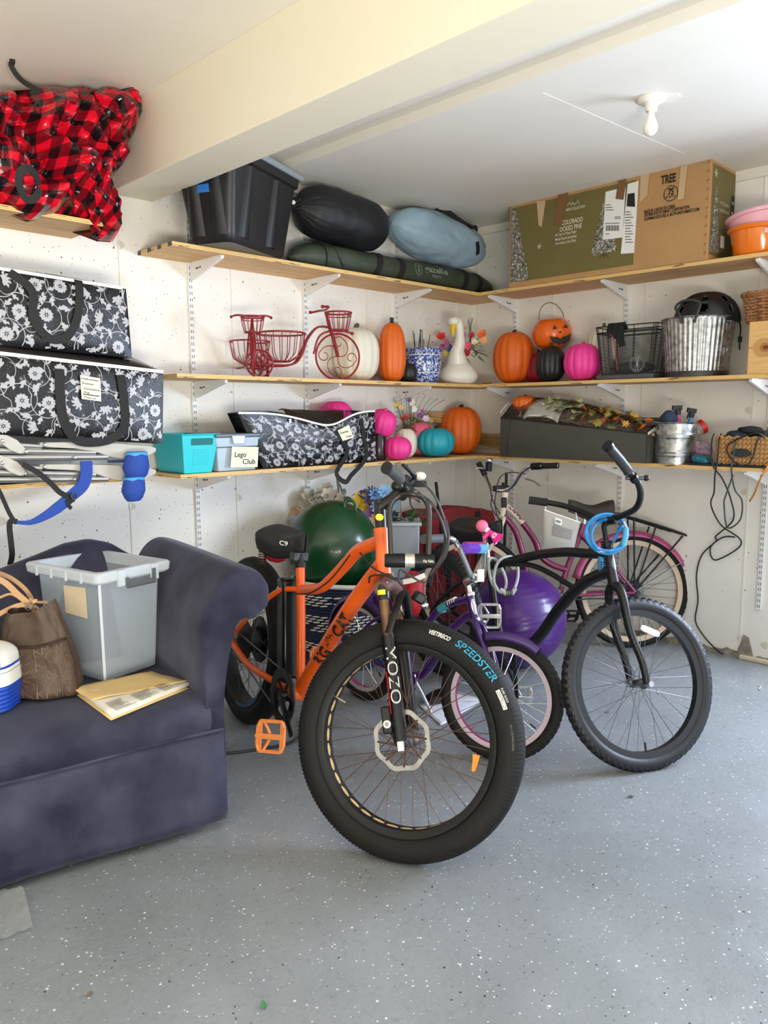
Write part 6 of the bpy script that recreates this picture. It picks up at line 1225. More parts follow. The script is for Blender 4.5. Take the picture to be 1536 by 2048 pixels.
# down tube lettering
d0, d1 = b.p(*dt[1]), b.p(*dt[2]); dd = nrm(d0-d1); nn = nrm(-b.l); uu = nrm(np.cross(nn, dd))
nc = nrm(-cf+dd*(cf@dd)); uc = nrm(np.cross(nc, dd))
def ondt(x, y): a = y/.029; o_ = d1+dd*x; return o_+nc*.0345*math.cos(a)+uc*.0345*math.sin(a)
g = G(); text(g, 'BIG', .042, None, w=.10, map_=lambda x, y: ondt(x-.035, y-.024), bold=.03, shear=.2); text(g, 'CAT', .042, None, w=.12, map_=lambda x, y: ondt(x+.15, y-.024), bold=.03, shear=.2)
cat = crv([(.075, -.012), (.085, .004), (.095, .0), (.105, .014), (.118, .016), (.124, .008), (.135, .012), (.145, .004)], 4)
for i in range(len(cat)-1): p, q_ = cat[i], cat[i+1]; g.poly([ondt(p[0], p[1]-.0022), ondt(q_[0], q_[1]-.0022), ondt(q_[0], q_[1]+.0022), ondt(p[0], p[1]+.0022)])
obj('frame_lettering', g, m_ink, b.t, smooth=False, kind='stuff')
s0, s1 = b.p(.452, 0, .75), b.p(.535, 0, .355); sd_ = nrm(s1-s0); ls = nrm(np.cross(sd_, nn)); ls = ls if ls@cr > 0 else -ls
g = G(); text(g, 'ELECTRIC AVENUE BIKES', .013, None, w=.26, map_=lambda x, y: s0+sd_*(.09+x)+nn*.019*math.cos((y+.012)/.019)-ls*.019*math.sin((y+.010)/.019)*1, bold=.0); obj('tube_lettering', g, M('dark_orange_print', '#6e2f0c', .5), b.t, smooth=False, kind='stuff')
obj('battery_pack', G().box((0, 0, 0), (.075, .10, .40), (b.p(.405, -.0, .53), nrm(b.h), b.l, nrm(b.p(.443, 0, .79)-b.p(.545, 0, .30)))), m_blackg, b.t, bevel=.012); obj('battery_lock', G().lathe([(.013, 0), (.012, .003), (.005, .003), (.004, .001), (0, .001)], (b.p(.36, -.051, .68), b.h, b.up, -b.l), 16), m_steel, b.t)
# rear wheel with hub motor
rw, N2, U2, R2, r02 = wheel(b, 'rear_wheel', b.rc, b.l, .378, .047, .08, .012, m_blackp, m_spk, 'diamond', 36, .085, .06); 
obj('rim_decal', G().grid(lambda u, v: b.rc+(U2*math.cos(2.3+.9*u)+R2*math.sin(2.3+.9*u))*(r02-.004+.016*v)+N2*.041, 14, 2), M('rim_blue', '#2c5a78', .5), rw, smooth=False)
g = G(); e1_ = nrm(-U2*.95+R2*.3); text(g, 'BAFANG', .016, (b.rc+N2*.076-R2*.01+U2*.04, e1_, np.cross(N2, e1_), N2), w=.085); obj('motor_lettering', g, m_tw, rw, smooth=False, kind='stuff')
chainring(b, .545, -.07, .29, .098, m_blackg); g = G().ring([(.074, -.003), (.074, .003), (.110, .004), (.110, -.004)], b.p(.545, -.078, .29), b.l, 64); obj('chain_guard', g, m_blackg, b.t)
g = G(); ch = [b.p(.545+.09*math.cos(a), -.07, .29+.09*math.sin(a)) for a in np.linspace(-PI/2, PI/2, 14)]+[b.p(.045*math.cos(a), -.075, .378+.045*math.sin(a)) for a in np.linspace(PI/2, 3*PI/2, 10)]; g.tube(ch, .004, 5, closed=True); obj('chain', g, m_spk, b.t)
ck = b.fp(582, 1470, -.12); kx, kz = (ck-b.o)@b.h, (ck-b.o)@b.up; crank(b, .545, .29, -.085, kx, kz, -.12, m_blackg); crank(b, .545, .29, .085, .545*2-kx, .58-kz, .12, m_blackg)
m_opd = M('orange_pedal', '#f5914a', .4); pc = b.fp(541, 1473, -.185); pedal(b, pc, nrm(cr*.96-cf*.25), nrm(cu*1.0+cr*.08+cf*.15), m_opd, .97); pedal(b, b.p(.545*2-kx, .18, .58-kz), cr, cu, m_opd, .8)
# saddle
saddle(b, .185, .915, .285, .25, M('saddle_vinyl', '#1c1c1f', .55, bump=.05), -.02, .075)
sF = b.p(.30, -.105, .865); g = G(); sx = nrm(b.h*.93-b.l*.2); text(g, 'C9', .018, (b.p(.355, -.062, .865), nrm(b.h*.85+b.l*.5), b.up, nrm(-b.l*.85+b.h*.5)), w=.042, bold=.02); obj('saddle_lettering', g, m_tw, b.t, smooth=False, kind='stuff')
obj('seat_post', G().tube([b.p(.443, 0, .79), b.p(.43, 0, .85)], .014, 14), m_blackp, b.t); obj('seat_clamp', G().tube([b.p(.445, 0, .785), b.p(.440, 0, .805)], .024, 16), m_blackp, b.t)
g = G()
for s_ in (-1, 1): g.tube(crv([b.p(.22, .05*s_, .83), b.p(.33, .025*s_, .815), b.p(.45, .02*s_, .84)], 4), .004, 6)
g.box((0, 0, 0), (.05, .06, .03), (b.p(.42, 0, .83), b.h, b.l, b.up)); obj('saddle_rails', g, m_spk, b.t, kind='stuff')
for s_ in (-1, 1): obj('saddle_spring', G().tube([b.p(.225+.016*math.cos(a), .075*s_+.016*math.sin(a), .76+.06*a/40) for a in np.linspace(0, 40, 90)], .0028, 5), M('rusty_spring', '#4a3a30', .6, metal=.5), b.t)
obj('saddle_bag', G().grid(lambda u, v: b.p(.155+.04*math.cos(2*PI*u)*math.cos(PI*(v-.5)), .02+.06*math.sin(2*PI*u)*math.cos(PI*(v-.5)), .80+.04*math.sin(PI*(v-.5))+.004*nz(u*9, v*6)), 22, 12, True), M('red_nylon', '#b01228', .5, bump=.3, bs=40), b.t)
# cockpit
obj('steerer_spacers', G().tube([b.st(0, 0, .135), b.st(0, 0, .235)], .0205, 18), m_blackg, b.t); obj('stem', G().tube([b.st(0, 0, .21), b.st(.045, 0, .235), b.st(.075, 0, .255)], [.022, .018, .021], 14), m_blackg, b.t)
ydir = nrm(-cf-cr*.15); obj('yellow_sticker', G().add([b.st(0, 0, .175)+ydir*.0213+cr*.014*math.cos(a)+b.axis*.012*math.sin(a) for a in np.linspace(0, 2*PI, 17)[:-1]], [tuple(range(16))]), M('yellow_label', '#e6d32a', .5), b.t, smooth=False)
R_ = [b.sp(774, 936, -.335), b.sp(786, 944, -.30), b.sp(799, 958, -.235)]; mid = b.st(.075, 0, .262); R3 = b.sp(812, 968, -.17); R4 = b.sp(826, 990, -.07)
Lf = [b.st(.07, .08, .275), b.st(.045, .19, .305), b.st(.0, .30, .31), b.st(-.02, .335, .31)]
obj('handlebar', G().tube(crv([R_[2], R3, R4, mid]+Lf[:3], 6), .0125, 14), m_blackg, b.t); grip(b, crv([R_[0], R_[1], R_[2]], 4), .0175, M('grip_grey_black', '#3b3b3c', .75)); grip(b, crv(Lf[1:], 4), .0165)
obj('grip_cap', G().tube([R_[0]-(R_[1]-R_[0])*.12, R_[0]+(R_[1]-R_[0])*.05], .0195, 16), m_grip, b.t)
bx = nrm(R3-R_[2]); obj('shifter_pod', G().box((0, 0, 0), (.045, .035, .03), (b.sp(808, 972, -.19)-EZ*.012, bx, nrm(np.cross(EZ, bx)), EZ)), m_blackp, b.t, bevel=.008); obj('throttle', G().ball(b.sp(795, 972, -.22), (.022, .018, .018), 14, 10), m_blackp, b.t)
lv_ = [b.sp(818, 968, -.15), b.sp(830, 955, -.13), b.sp(815, 938, -.20), b.sp(806, 930, -.25)]; obj('brake_lever', G().tube(crv(lv_, 5), [.009]*8+[.006]*8, 8), m_blackp, b.t)
lv_ = [b.sp(835, 975, -.10)+EZ*.0, b.sp(845, 985, -.10), b.sp(852, 990, -.12)]; obj('lever_body', G().tube([b.sp(822, 982, -.10), b.sp(832, 990, -.09), b.sp(842, 1000, -.07)], [.014, .016, .012], 10), m_chrome, b.t)
bell = b.sp(840, 952, -.12); obj('bell', G().ball(bell, (.02, .02, .014), 18, 10), M('white_bell', '#ded9d0', .25), b.t); obj('display_mount', G().box((0, 0, 0), (.05, .02, .012), (b.sp(838, 968, -.1), cr, cu, -cf)), m_blackp, b.t, bevel=.003)
obj('display', G().box((0, 0, 0), (.07, .018, .045), (b.st(.10, .02, .285), b.fl, b.fwd, b.axis)), m_blackg, b.t, bevel=.004)
def cab(px, Dp, r=.0032, nm='cable', mat=None): return obj(nm, G().tube(crv([onD(x, y, d) for (x, y), d in zip(px, Dp)], 6), r, 6), mat or m_cord, b.t)
cab([(842, 962), (868, 990), (884, 1025), (893, 1055), (897, 1080), (885, 1115), (868, 1140), (862, 1170)], [2.4, 2.4, 2.42, 2.42, 2.4, 2.4, 2.42, 2.45], .0036); cab([(835, 985), (862, 1005), (880, 1035), (890, 1065), (893, 1090), (880, 1120), (860, 1150)], [2.4]*7, .0036)
cab([(820, 980), (822, 1010), (838, 1025), (868, 1030), (885, 1045), (892, 1075), (888, 1105), (866, 1140), (856, 1165)], [2.4, 2.42, 2.42, 2.42, 2.42, 2.42, 2.42, 2.45, 2.5], .0034)
g = G()
for k in range(3): g.tube(crv([onD(884+k*3, 1040, 2.41+.006*k), onD(892+k*2, 1072, 2.41+.006*k), onD(886+k*2, 1108, 2.41+.006*k), onD(872, 1135, 2.43)], 5), .0068, 8)
obj('cable_sleeve', g, M('cable_sleeve', '#2a2320', .8), b.t)
cab([(720, 1105), (745, 1135), (775, 1150), (800, 1158), (830, 1148), (850, 1140)], [2.66, 2.6, 2.5, 2.5, 2.5, 2.5], .003); cab([(738, 1165), (742, 1152), (770, 1150), (795, 1160), (800, 1140), (815, 1148), (845, 1165), (860, 1158)], [2.55, 2.5, 2.48, 2.48, 2.5, 2.5, 2.5, 2.5], .0035); cab([(795, 1160), (810, 1180), (818, 1205), (822, 1250), (815, 1330)], [2.5, 2.52, 2.56, 2.6, 2.6], .003)
cab([(700, 1110), (660, 1160), (620, 1186), (590, 1187)], [2.72, 2.85, 2.92, 2.95], .003)
hl = onD(838, 1195, 2.52); obj('headlight', G().box((0, 0, 0), (.036, .05, .034), (hl, nrm(cr*.8-cu*.5), nrm(-cf+cr*.2), nrm(cu*.8+cr*.5))), m_blackp, b.t, bevel=.006); obj('headlight_lens', G().ball(hl+cr*.018-cu*.024-cf*.01, (.016, .012, .011), 12, 8), m_chrome, b.t)
obj('kickstand', G().tube([b.p(.46, .05, .29), b.p(.42, .13, .15), b.p(.40, .21, .02)], .009, 8), m_blackp, b.t)
# U-lock hanging from the bar
t = thing('u_lock', 'black U-lock with a silver middle hanging at the head of the orange bike', 'lock', onD(821, 1120, 2.40)); q = lambda x, y, d=2.38: onD(x, y, d)
obj('shackle', G().tube(crv([q(782, 1112), q(780, 1060), q(779, 1025), q(785, 1003), q(802, 990), q(825, 988, 2.36), q(846, 996), q(857, 1015), q(858, 1055), q(857, 1110)], 6), .0085, 12), M('lock_steel', '#39352f', .35, metal=.6), t)
obj('crossbar', G().tube([q(769, 1121), q(774, 1121), q(812, 1121)], [.019, .022, .022], 18), m_blackp, t); obj('silver_band', G().tube([q(810, 1121), q(829, 1121)], .0235, 18), M('silver_band', '#c4c0b4', .35, metal=.7, var=.2, vs=90), t); obj('crossbar', G().tube([q(828, 1121), q(862, 1122), q(869, 1122)], [.022, .022, .020], 18), m_blackp, t)
g = G(); text(g, 'Via Velo', .009, (q(846, 1125, 2.355), nrm(cr), nrm(cu), -cf), w=.032); obj('lock_print', g, m_tw, t, smooth=False, kind='stuff')
# ------------------------------------------------------------------ purple child's bike
b = Bike((-1.9656, -0.9259, -1.6442, -0.0153, 0.7439, 0.5535, 0.3332, 0.033, 0.3313, 0.5066), .253, 'child_bike', 'small purple bike with chrome handlebar and pink rims')
fl2 = lambda q: ((q-b.o)@b.h, (q-b.o)@b.l, (q-b.o)@b.up)
m_rimp = [M('rim_silver_pink', '#c3b2bb', .3, metal=.3), m_magrim]
for nm, c, n in (('front_wheel', b.axle, b.fl), ('rear_wheel', b.rc, b.l)): rim, N, U, Rv, r0 = wheel(b, nm, c, n, .253, .025, .03, .016, m_rimp, m_chrome, 'herring', 28, .016, .035, rim_mi=(0,)); obj('valve', G().tube([c+(U*-.55+Rv*.78)*(r0-.016), c+(U*-.55+Rv*.78)*(r0-.045)], .003, 6), m_blackp, rim)
for s_ in (-1, 1): obj('fork_leg', G().tube(crv([b.axle+b.fl*.05*s_, b.axle+b.fl*.046*s_+b.axis*.12, b.st(.015, .044*s_, -.06), b.st(.0, .012*s_, -.008)], 6), np.linspace(.0085, .0165, 19), 12), m_pur, b.t)
obj('head_tube', G().tube([b.st(0, 0, 0), b.st(0, 0, .10)], .019, 18), m_pur, b.t); obj('head_badge', G().grid(lambda u, v: b.st(0, 0, .02+.065*v)+rotm(b.axis, (u-.5)*1.0*math.sin(PI*(.12+.76*v)))@(b.fwd*.25+nrm(-cf)*.97)*.0205, 8, 10), m_chrome, b.t)
for z in (-.004, .103): obj('headset_cup', G().tube([b.st(0, 0, z-.006), b.st(0, 0, z+.006)], .0235, 18), m_chrome, b.t)
hx0 = fl2(b.st(0, 0, .085)); hx1 = fl2(b.st(0, 0, .03))
tt = [hx0, (.64, 0, .607), (.54, 0, .558), (.44, 0, .46), (.27, 0, .36)]; b.tubes('top_tube', tt, .016, m_pur, n=14); b.tubes('down_tube', [hx1, (.67, 0, .535), (.585, 0, .45), (.50, 0, .31), (.43, 0, .23), (.36, 0, .215)], .018, m_pur, n=14)
b.tubes('seat_tube', [(.36, 0, .215), (.29, 0, .44)], .015, m_pur); obj('seat_post', G().tube([b.p(.29, 0, .44), b.p(.265, 0, .53)], .012, 12), m_chrome, b.t); saddle(b, .13, .585, .24, .16, m_pur, .0, .05)
for s_ in (-1, 1): b.tubes('seat_stay', [(.29, .012*s_, .42), (.18, .04*s_, .45), (.06, .05*s_, .36), (0, .055*s_, .253)], .0085, m_pur); b.tubes('chain_stay', [(.36, .02*s_, .215), (.18, .045*s_, .23), (0, .055*s_, .25)], .009, m_pur)
def fender(b, nm, c, U, X, n, R, w, a0, a1, mat):
    """arched mudguard: angles measured from up toward the X axis"""
    def fn(u, v): a = a0+(a1-a0)*u; p = (v-.5)*2.2; d = U*math.cos(a)+X*math.sin(a); return c+d*(R-.95*w*(1-math.cos(p)))+n*(w*.55*math.sin(p))
    return obj(nm, G().grid(fn, 30, 9), mat, b.t, solid=.002)
wf = nrm(b.fwd-EZ*(b.fwd@EZ)); fender(b, 'front_fender', b.axle, EZ, wf, b.fl, .276, .062, -.25, .62, m_pur); fender(b, 'rear_fender', b.rc, b.up, b.h, b.l, .278, .062, -1.7, .75, m_pur)
obj('fender_bolt', G().ball(b.st(.035, 0, -.02), .009, 10, 8), m_chrome, b.t)
k_ = .36; obj('chain_guard', G().lathe([(.085, -.004), (.085, .004), (.07, .008), (0, .008)], (b.p(.365, -.055, .21), b.h, b.up, -b.l), 28), m_pur, b.t)
g = G()
for i in range(7): x = -.05+.016*i; g.prism([(x, -.045), (x+.004, -.045), (x+.012, .05), (x+.008, .05)], .0015, (b.p(.365, -.064, .21), b.h, b.up, -b.l))
obj('guard_stripes', g, M('cyan_stripe', '#3aa5c4', .5), b.t, kind='stuff')
obj('kickstand', G().tube([b.p(.30, .05, .20), b.p(.33, .10, .09), b.fp(866, 1432, .13)], .0085, 8), m_chrome, b.t)
crank(b, .365, .21, -.06, .30, .09, -.09, m_chrome); crank(b, .365, .21, .05, .43, .33, .085, m_chrome)
tc = A([.56, 0, .565]); obj('tube_band', G().tube([b.p(.585, 0, .585), b.p(.56, 0, .570), b.p(.535, 0, .554)], .0168, 14), M('teal_band', '#2f9aa0', .5), b.t)
g = G()
for i in range(4): g.tube([b.p(.595+.012*i, 0, .590+.0065*i), b.p(.598+.012*i, 0, .592+.0065*i)], .0169, 14)
obj('tube_stripes', g, M('tyre_white_print', '#e6e4da', .6), b.t, kind='stuff')
# handlebar, pad, grips, horn
f_ = b.fa; a_ = .055
bar = [f_(850, 1078, .0), f_(893, 1077, .03), f_(906, 1079, a_), f_(916, 1092, a_), f_(930, 1123, a_), f_(942, 1151, a_), f_(951, 1157, a_), f_(962, 1154, a_), f_(968, 1146, a_), f_(970, 1110, a_), f_(970, 1082, a_), f_(968, 1070, .03), f_(962, 1062, -.05)]
obj('handlebar', G().tube(crv(bar, 6), .0115, 14), m_chrome, b.t); grip(b, [f_(846, 1078, -.005), f_(855, 1078, .005), f_(875, 1077, .018), f_(890, 1077, .028)], .0165, M('grip_grey', '#4a4d52', .7))
obj('stem', G().tube([b.st(0, 0, .11), b.st(.0, 0, .155)], .014, 14), m_chrome, b.t); obj('stem_clamp', G().tube([b.st(0, 0, .155), f_(951, 1156, .055)], .02, 14), m_chrome, b.t)
obj('front_reflector', G().box((0, 0, 0), (.030, .012, .052), (f_(961, 1151, .085), nrm(cr), cf, cu)), M('white_reflector', '#dcdcda', .2), b.t, bevel=.004)
obj('crossbar', G().tube([f_(913, 1098, a_), f_(971, 1098, a_)], .008, 10), m_chrome, b.t); g = G(); P = [f_(x, 1097, a_) for x in (929, 936, 952, 952.1, 968)]
g.tube(P[:3], .0225, 16); obj('bar_pad', g, M('pad_purple', '#6a35b8', .35), b.t); obj('bar_pad', G().tube(P[3:], .0225, 16), M('pad_blue', '#5aa7cc', .4), b.t); obj('pad_trim', G().tube([f_(x, 1090, a_+.002) for x in (930, 955, 967)], [.014, .014, .014], 10), M('pad_magenta', '#a5256e', .4), b.t)
hD = float((f_(966, 1070, .05)-CC)@cf); hb, hn, he = onD(964, 1052, hD), onD(981, 1063, hD), onD(1012, 1088, hD-.02); hax = nrm(he-hn)
t = thing('bike_horn', 'pink squeeze horn clamped on the purple bike handlebar', 'horn', hb); m_hp = M('hot_pink_plastic', '#ec1f94', .3, coat=.3)
obj('horn_bulb', G().ball(hb, .0275, 22, 14), M('pink_rubber', '#f2719a', .55), t); obj('horn_collar', G().tube([hb+hax*.022, hb+hax*.036], .0135, 14), M('white_plastic', '#e8e6e2', .4), t)
obj('horn_bell', G().lathe([(.011, .03), (.012, .05), (.017, .068), (.027, .088), (.033, .098), (.031, .098), (.016, .070), (0, .06)], (hb, nrm(np.cross(hax, cf)), nrm(np.cross(hax, np.cross(hax, cf))), hax), 28), m_hp, t); obj('horn_clamp', G().tube([hb+hax*.045, f_(967, 1076, .05)], .010, 10), m_hp, t)
g = G(); hn_ = nrm(np.cross(np.cross(hax, -cf), hax)); hs_ = np.cross(hax, hn_)
for k in range(12): a = 2*PI*k/12; c_ = hb+hax*.072+hn_*.0225; d = hax*math.cos(a)*.8+hs_*math.sin(a); e = np.cross(d, hn_); g.poly([c_+d*.003, c_+d*.012+e*.002, c_+d*.014, c_+d*.012-e*.002])
obj('daisy_print', g, M('white_plastic', '#e8e6e2', .4), t, smooth=False, kind='stuff')
# ------------------------------------------------------------------ black cruiser
b = Bike((-1.4115, -0.953, -1.795, -0.0185, 1.1675, 0.7205, 0.2764, 0.0371, 0.4114, 1.3247), .338, 'cruiser_bike', 'matte black cruiser bike with its front wheel turned sideways on the right')
fl2 = lambda q: ((q-b.o)@b.h, (q-b.o)@b.l, (q-b.o)@b.up); m_mat = M('matte_black', '#0f1011', .4, spec=.4)
for nm, c, n in (('front_wheel', b.axle, b.fl), ('rear_wheel', b.rc, b.l)):
    rim, N, U, Rv, r0 = wheel(b, nm, c, n, .338, .027, .034, .020, M('rim_black', '#1b1d20', .35), m_spk, 'knob', 36, .018, .05, tire_mat=m_rub2)
    if nm == 'front_wheel':
        obj('valve', G().tube([c+(U*-.98+Rv*-.02)*(r0-.016), c+(U*-.98+Rv*-.02)*(r0-.05)], .0045, 8), m_blackg, rim)
        rc_ = onP(1300, 1262, c+N*.02, N); er = nrm(onP(1330, 1275, c+N*.02, N)-rc_); eu = np.cross(N, er); obj('wheel_reflector', G().prism([(-.046, -.008), (-.046, .008), (-.03, .013), (.03, .013), (.046, .008), (.046, -.008), (.03, -.013), (-.03, -.013)], .007, (rc_, er, eu, N)), M('white_reflector', '#dcdcda', .2), rim, bevel=.002)
        obj('hub_nut', G().tube([c-b.fl*.055, c-b.fl*.085], .012, 10), m_steel, rim); obj('hub_nut', G().tube([c+b.fl*.055, c+b.fl*.08], .012, 10), m_steel, rim)
for s_ in (-1, 1): obj('fork_leg', G().tube(crv([b.axle+b.fl*.056*s_, b.axle+b.fl*.056*s_+b.axis*.09-b.fwd*.006, b.st(.004, .052*s_, -.20), b.st(-.001, .05*s_, -.075), b.st(0, .032*s_, -.03), b.st(0, .008*s_, -.016)], 6), np.linspace(.0135, .0205, 31), 14), m_mat, b.t)
obj('head_tube', G().tube([b.st(0, 0, -.012), b.st(0, 0, .07), b.st(0, 0, .15)], [.023, .019, .022], 18), m_mat, b.t); obj('head_badge', G().grid(lambda u, v: b.st(0, 0, .05+.05*v)+rotm(b.axis, (u-.5)*1.2*math.sin(PI*(.1+.8*v)))@nrm(-cf*.9+cr*.5)*.0215, 8, 10), M('badge_grey', '#6f7478', .35, metal=.6), b.t)
for z in (.153, .163, -.018): obj('headset_cup', G().tube([b.st(0, 0, z-.004), b.st(0, 0, z+.004)], .025, 18), m_blackg, b.t)
hx0, hx1 = fl2(b.st(0, 0, .115)), fl2(b.st(0, 0, .045))
b.tubes('top_tube', [hx0, (1.037, 0, .815), (.893, 0, .800), (.707, 0, .757), (.502, 0, .69), (.385, 0, .655)], .0205, m_mat); b.tubes('brace_tube', [(.503, 0, .683), (.676, 0, .707), (.806, 0, .692), (.93, 0, .660), (.985, 0, .640)], .012, m_mat)
b.tubes('down_tube', [hx1, (1.015, 0, .689), (.876, 0, .551), (.773, 0, .413), (.694, 0, .335), (.59, 0, .285), (.50, 0, .28)], .0255, m_mat); b.tubes('seat_tube', [(.375, 0, .69), (.43, 0, .50), (.50, 0, .28)], .017, m_mat)
for s_ in (-1, 1): b.tubes('seat_stay', [(.39, .015*s_, .64), (.25, .05*s_, .56), (.08, .07*s_, .43), (0, .07*s_, .338)], .010, m_mat); b.tubes('chain_stay', [(.50, .03*s_, .28), (.25, .06*s_, .29), (0, .07*s_, .335)], .011, m_mat)
obj('seat_post', G().tube([b.p(.375, 0, .69), b.p(.345, 0, .80)], .0135, 12), m_chrome, b.t); saddle(b, .17, .87, .30, .26, M('saddle_gloss', '#111112', .38), .03, .085)
chainring(b, .50, -.055, .28, .085, m_blackg); obj('bottom_bracket', G().tube([b.p(.50, -.045, .28), b.p(.50, .045, .28)], .025, 16), m_mat, b.t)
c1, c2 = b.fp(978, 1232, -.13), b.fp(1043, 1395, .13); q1, q2 = fl2(c1), fl2(c2); crank(b, .50, .28, -.07, q1[0], q1[2], -.10, m_blackg); crank(b, .50, .28, .07, q2[0], q2[2], .10, m_blackg)
m_spd = M('alloy_pedal', '#b9b8b4', .35, metal=.7); pedal(b, c1, nrm(cr), nrm(cu), m_spd, .95); pedal(b, c2, nrm(cr), nrm(cu), m_spd, .9)
obj('kickstand', G().tube([b.p(.42, .05, .28), b.p(.40, .12, .14), b.p(.38, .20, .012)], .009, 8), m_mat, b.t)
s = b.sp; bar = [s(1217, 893, -.34), s(1240, 920, -.315), s(1258, 944, -.30), s(1276, 966, -.275), s(1281, 992, -.225), s(1272, 1016, -.165), s(1247, 1030, -.08), s(1222, 1038, 0), s(1197, 1037, .07), s(1165, 1024, .16), s(1130, 1012, .24), s(1095, 1005, .29), s(1058, 1000, .33)]
obj('handlebar', G().tube(crv(bar, 6), .0125, 14), m_mat, b.t); grip(b, crv([bar[0], bar[1], bar[2]], 4), .019, M('grip_dark_shiny', '#2b2b2d', .4)); grip(b, crv([bar[12], (bar[12]+bar[11])/2, bar[11]], 4), .0175)
obj('grip_cap', G().tube([bar[0]+(bar[0]-bar[1])*.12, bar[0]-(bar[0]-bar[1])*.05], .0225, 16), m_blackg, b.t); cl = s(1268, 956, -.29); obj('brake_clamp', G().tube([cl-nrm(bar[3]-bar[2])*.012, cl+nrm(bar[3]-bar[2])*.012], .018, 14), m_blackg, b.t); obj('brake_clamp_bolt', G().tube([cl-cr*.03, cl+cr*.045], .007, 10), m_spk, b.t); obj('lever_stub', G().ball(cl+cr*.046, .012, 10, 8), m_blackg, b.t)
obj('stem', G().tube([b.st(0, 0, .15), b.st(0, 0, .225), s(1212, 1046, .01)], [.0115, .0115, .016], 14), m_mat, b.t); obj('stem_clamp', G().tube([s(1210, 1042, .04), s(1235, 1037, -.04)], .021, 14), m_mat, b.t)
m_bcab = M('blue_cable', '#1d7fc0', .25, coat=.4, var=.2, vs=30); t = thing('cable_lock', 'coiled bright blue cable lock hanging at the black cruiser head tube', 'lock', b.st(0, 0, .17)); Dk = float((b.st(0, 0, .17)-CC)@cf); cc = []
for i in range(110):
    a = 2*PI*i/28; rr = 36+5.*math.sin(a*.27+.5)+4*(i/110); cc.append(onD(1214+2.2*math.sin(i*.11)+rr*math.cos(a), 1069+2*math.cos(i*.09)+rr*.92*math.sin(a), Dk+.035*math.sin(a+2.6)-.022+.022*math.sin(i*.17)))
obj('coil', G().tube(cc, .0062, 8), m_bcab, t); e0 = onD(1250, 1075, Dk-.06); obj('cable_end', G().tube([onD(1246, 1092, Dk-.06), e0, onD(1252, 1055, Dk-.055)], [.011, .011, .010], 12), M('blue_sleeve', '#3f9bc6', .35), t); obj('lock_pin', G().tube([onD(1252, 1055, Dk-.055), onD(1247, 1043, Dk-.055)], .006, 8), m_chrome, t)
k0 = onD(1205, 1127, Dk+.02); obj('combination_lock', G().tube([onD(1203, 1112, Dk+.02), k0, onD(1206, 1144, Dk+.02)], [.014, .0185, .0185], 16), M('blue_sleeve2', '#2f86c4', .4), t)
g = G()
for i in range(4):
    for j in range(3): g.box((0, 0, 0), (.006, .003, .006), (k0+nrm(-cf)*.0185+cr*(.009*(j-1))+cu*(.006-.0095*i), cr, -cf, cu))
obj('number_wheels', g, m_ink, t, kind='stuff'); obj('coil_tail', G().tube(crv([cc[-1], onD(1212, 1110, Dk+.0), onD(1203, 1112, Dk+.02)], 4), .0062, 8), m_bcab, t)
m_gcab = M('grey_cable', '#a4a6a6', .45); Dg = float((b.fp(1005, 1128)-CC)@cf)-.04; t = thing('cable_lock', 'looped grey combination cable lock hung on the black cruiser frame', 'lock', onD(1005, 1128, Dg))
lp = [(1003, 1186, .0), (985, 1168, .0), (978, 1140, .0), (979, 1118, .01), (992, 1120, .05), (1004, 1138, .06), (1012, 1160, .05), (1010, 1178, .03), (1000, 1184, .02), (988, 1165, -.02), (990, 1140, -.03), (1000, 1120, -.02), (1020, 1113, .05), (1033, 1124, .07), (1036, 1150, .05), (1031, 1172, .02), (1024, 1184, 0.)]
obj('cable_loop', G().tube(crv([onD(x, y, Dg+d) for x, y, d in lp], 6), .0075, 10), m_gcab, t); obj('lock_body', G().tube([onD(1000, 1178, Dg), onD(1010, 1186, Dg), onD(1024, 1186, Dg), onD(1032, 1176, Dg)], [.009, .014, .014, .009], 14), m_gcab, t)
g = G()
for i in range(4): g.tube([onD(1012+i*3.4, 1186, Dg), onD(1014+i*3.4, 1186, Dg)], .0155, 14)
obj('number_wheels', g, m_ink, t, kind='stuff')
t = thing('red_pouch', 'red fabric pouch with a white stripe hanging between the orange and purple bikes', 'bag', onD(832, 1200, 3.42)-EZ*.08)
obj('pouch_body', G().grid(lambda u, v: (lambda a, p: onD(826+4*(1-v), 1187, 3.42)+cr*.062*math.cos(a)*math.cos(p)**.8*(.45+.55*v+.1*nz(u*6, v*4))+cf*.05*math.sin(a)*math.cos(p)**.8+cu*.10*math.sin(p))(2*PI*u, PI*(v-.5)*.998), 26, 16, True), M('red_nylon2', '#a50f20', .5, bump=.3, bs=40), t)
obj('white_stripe', G().ribbon(crv([onD(806, 1164, 3.36), onD(826, 1160, 3.355), onD(850, 1150, 3.37)], 4), .022, .003, cu), m_wt, t)
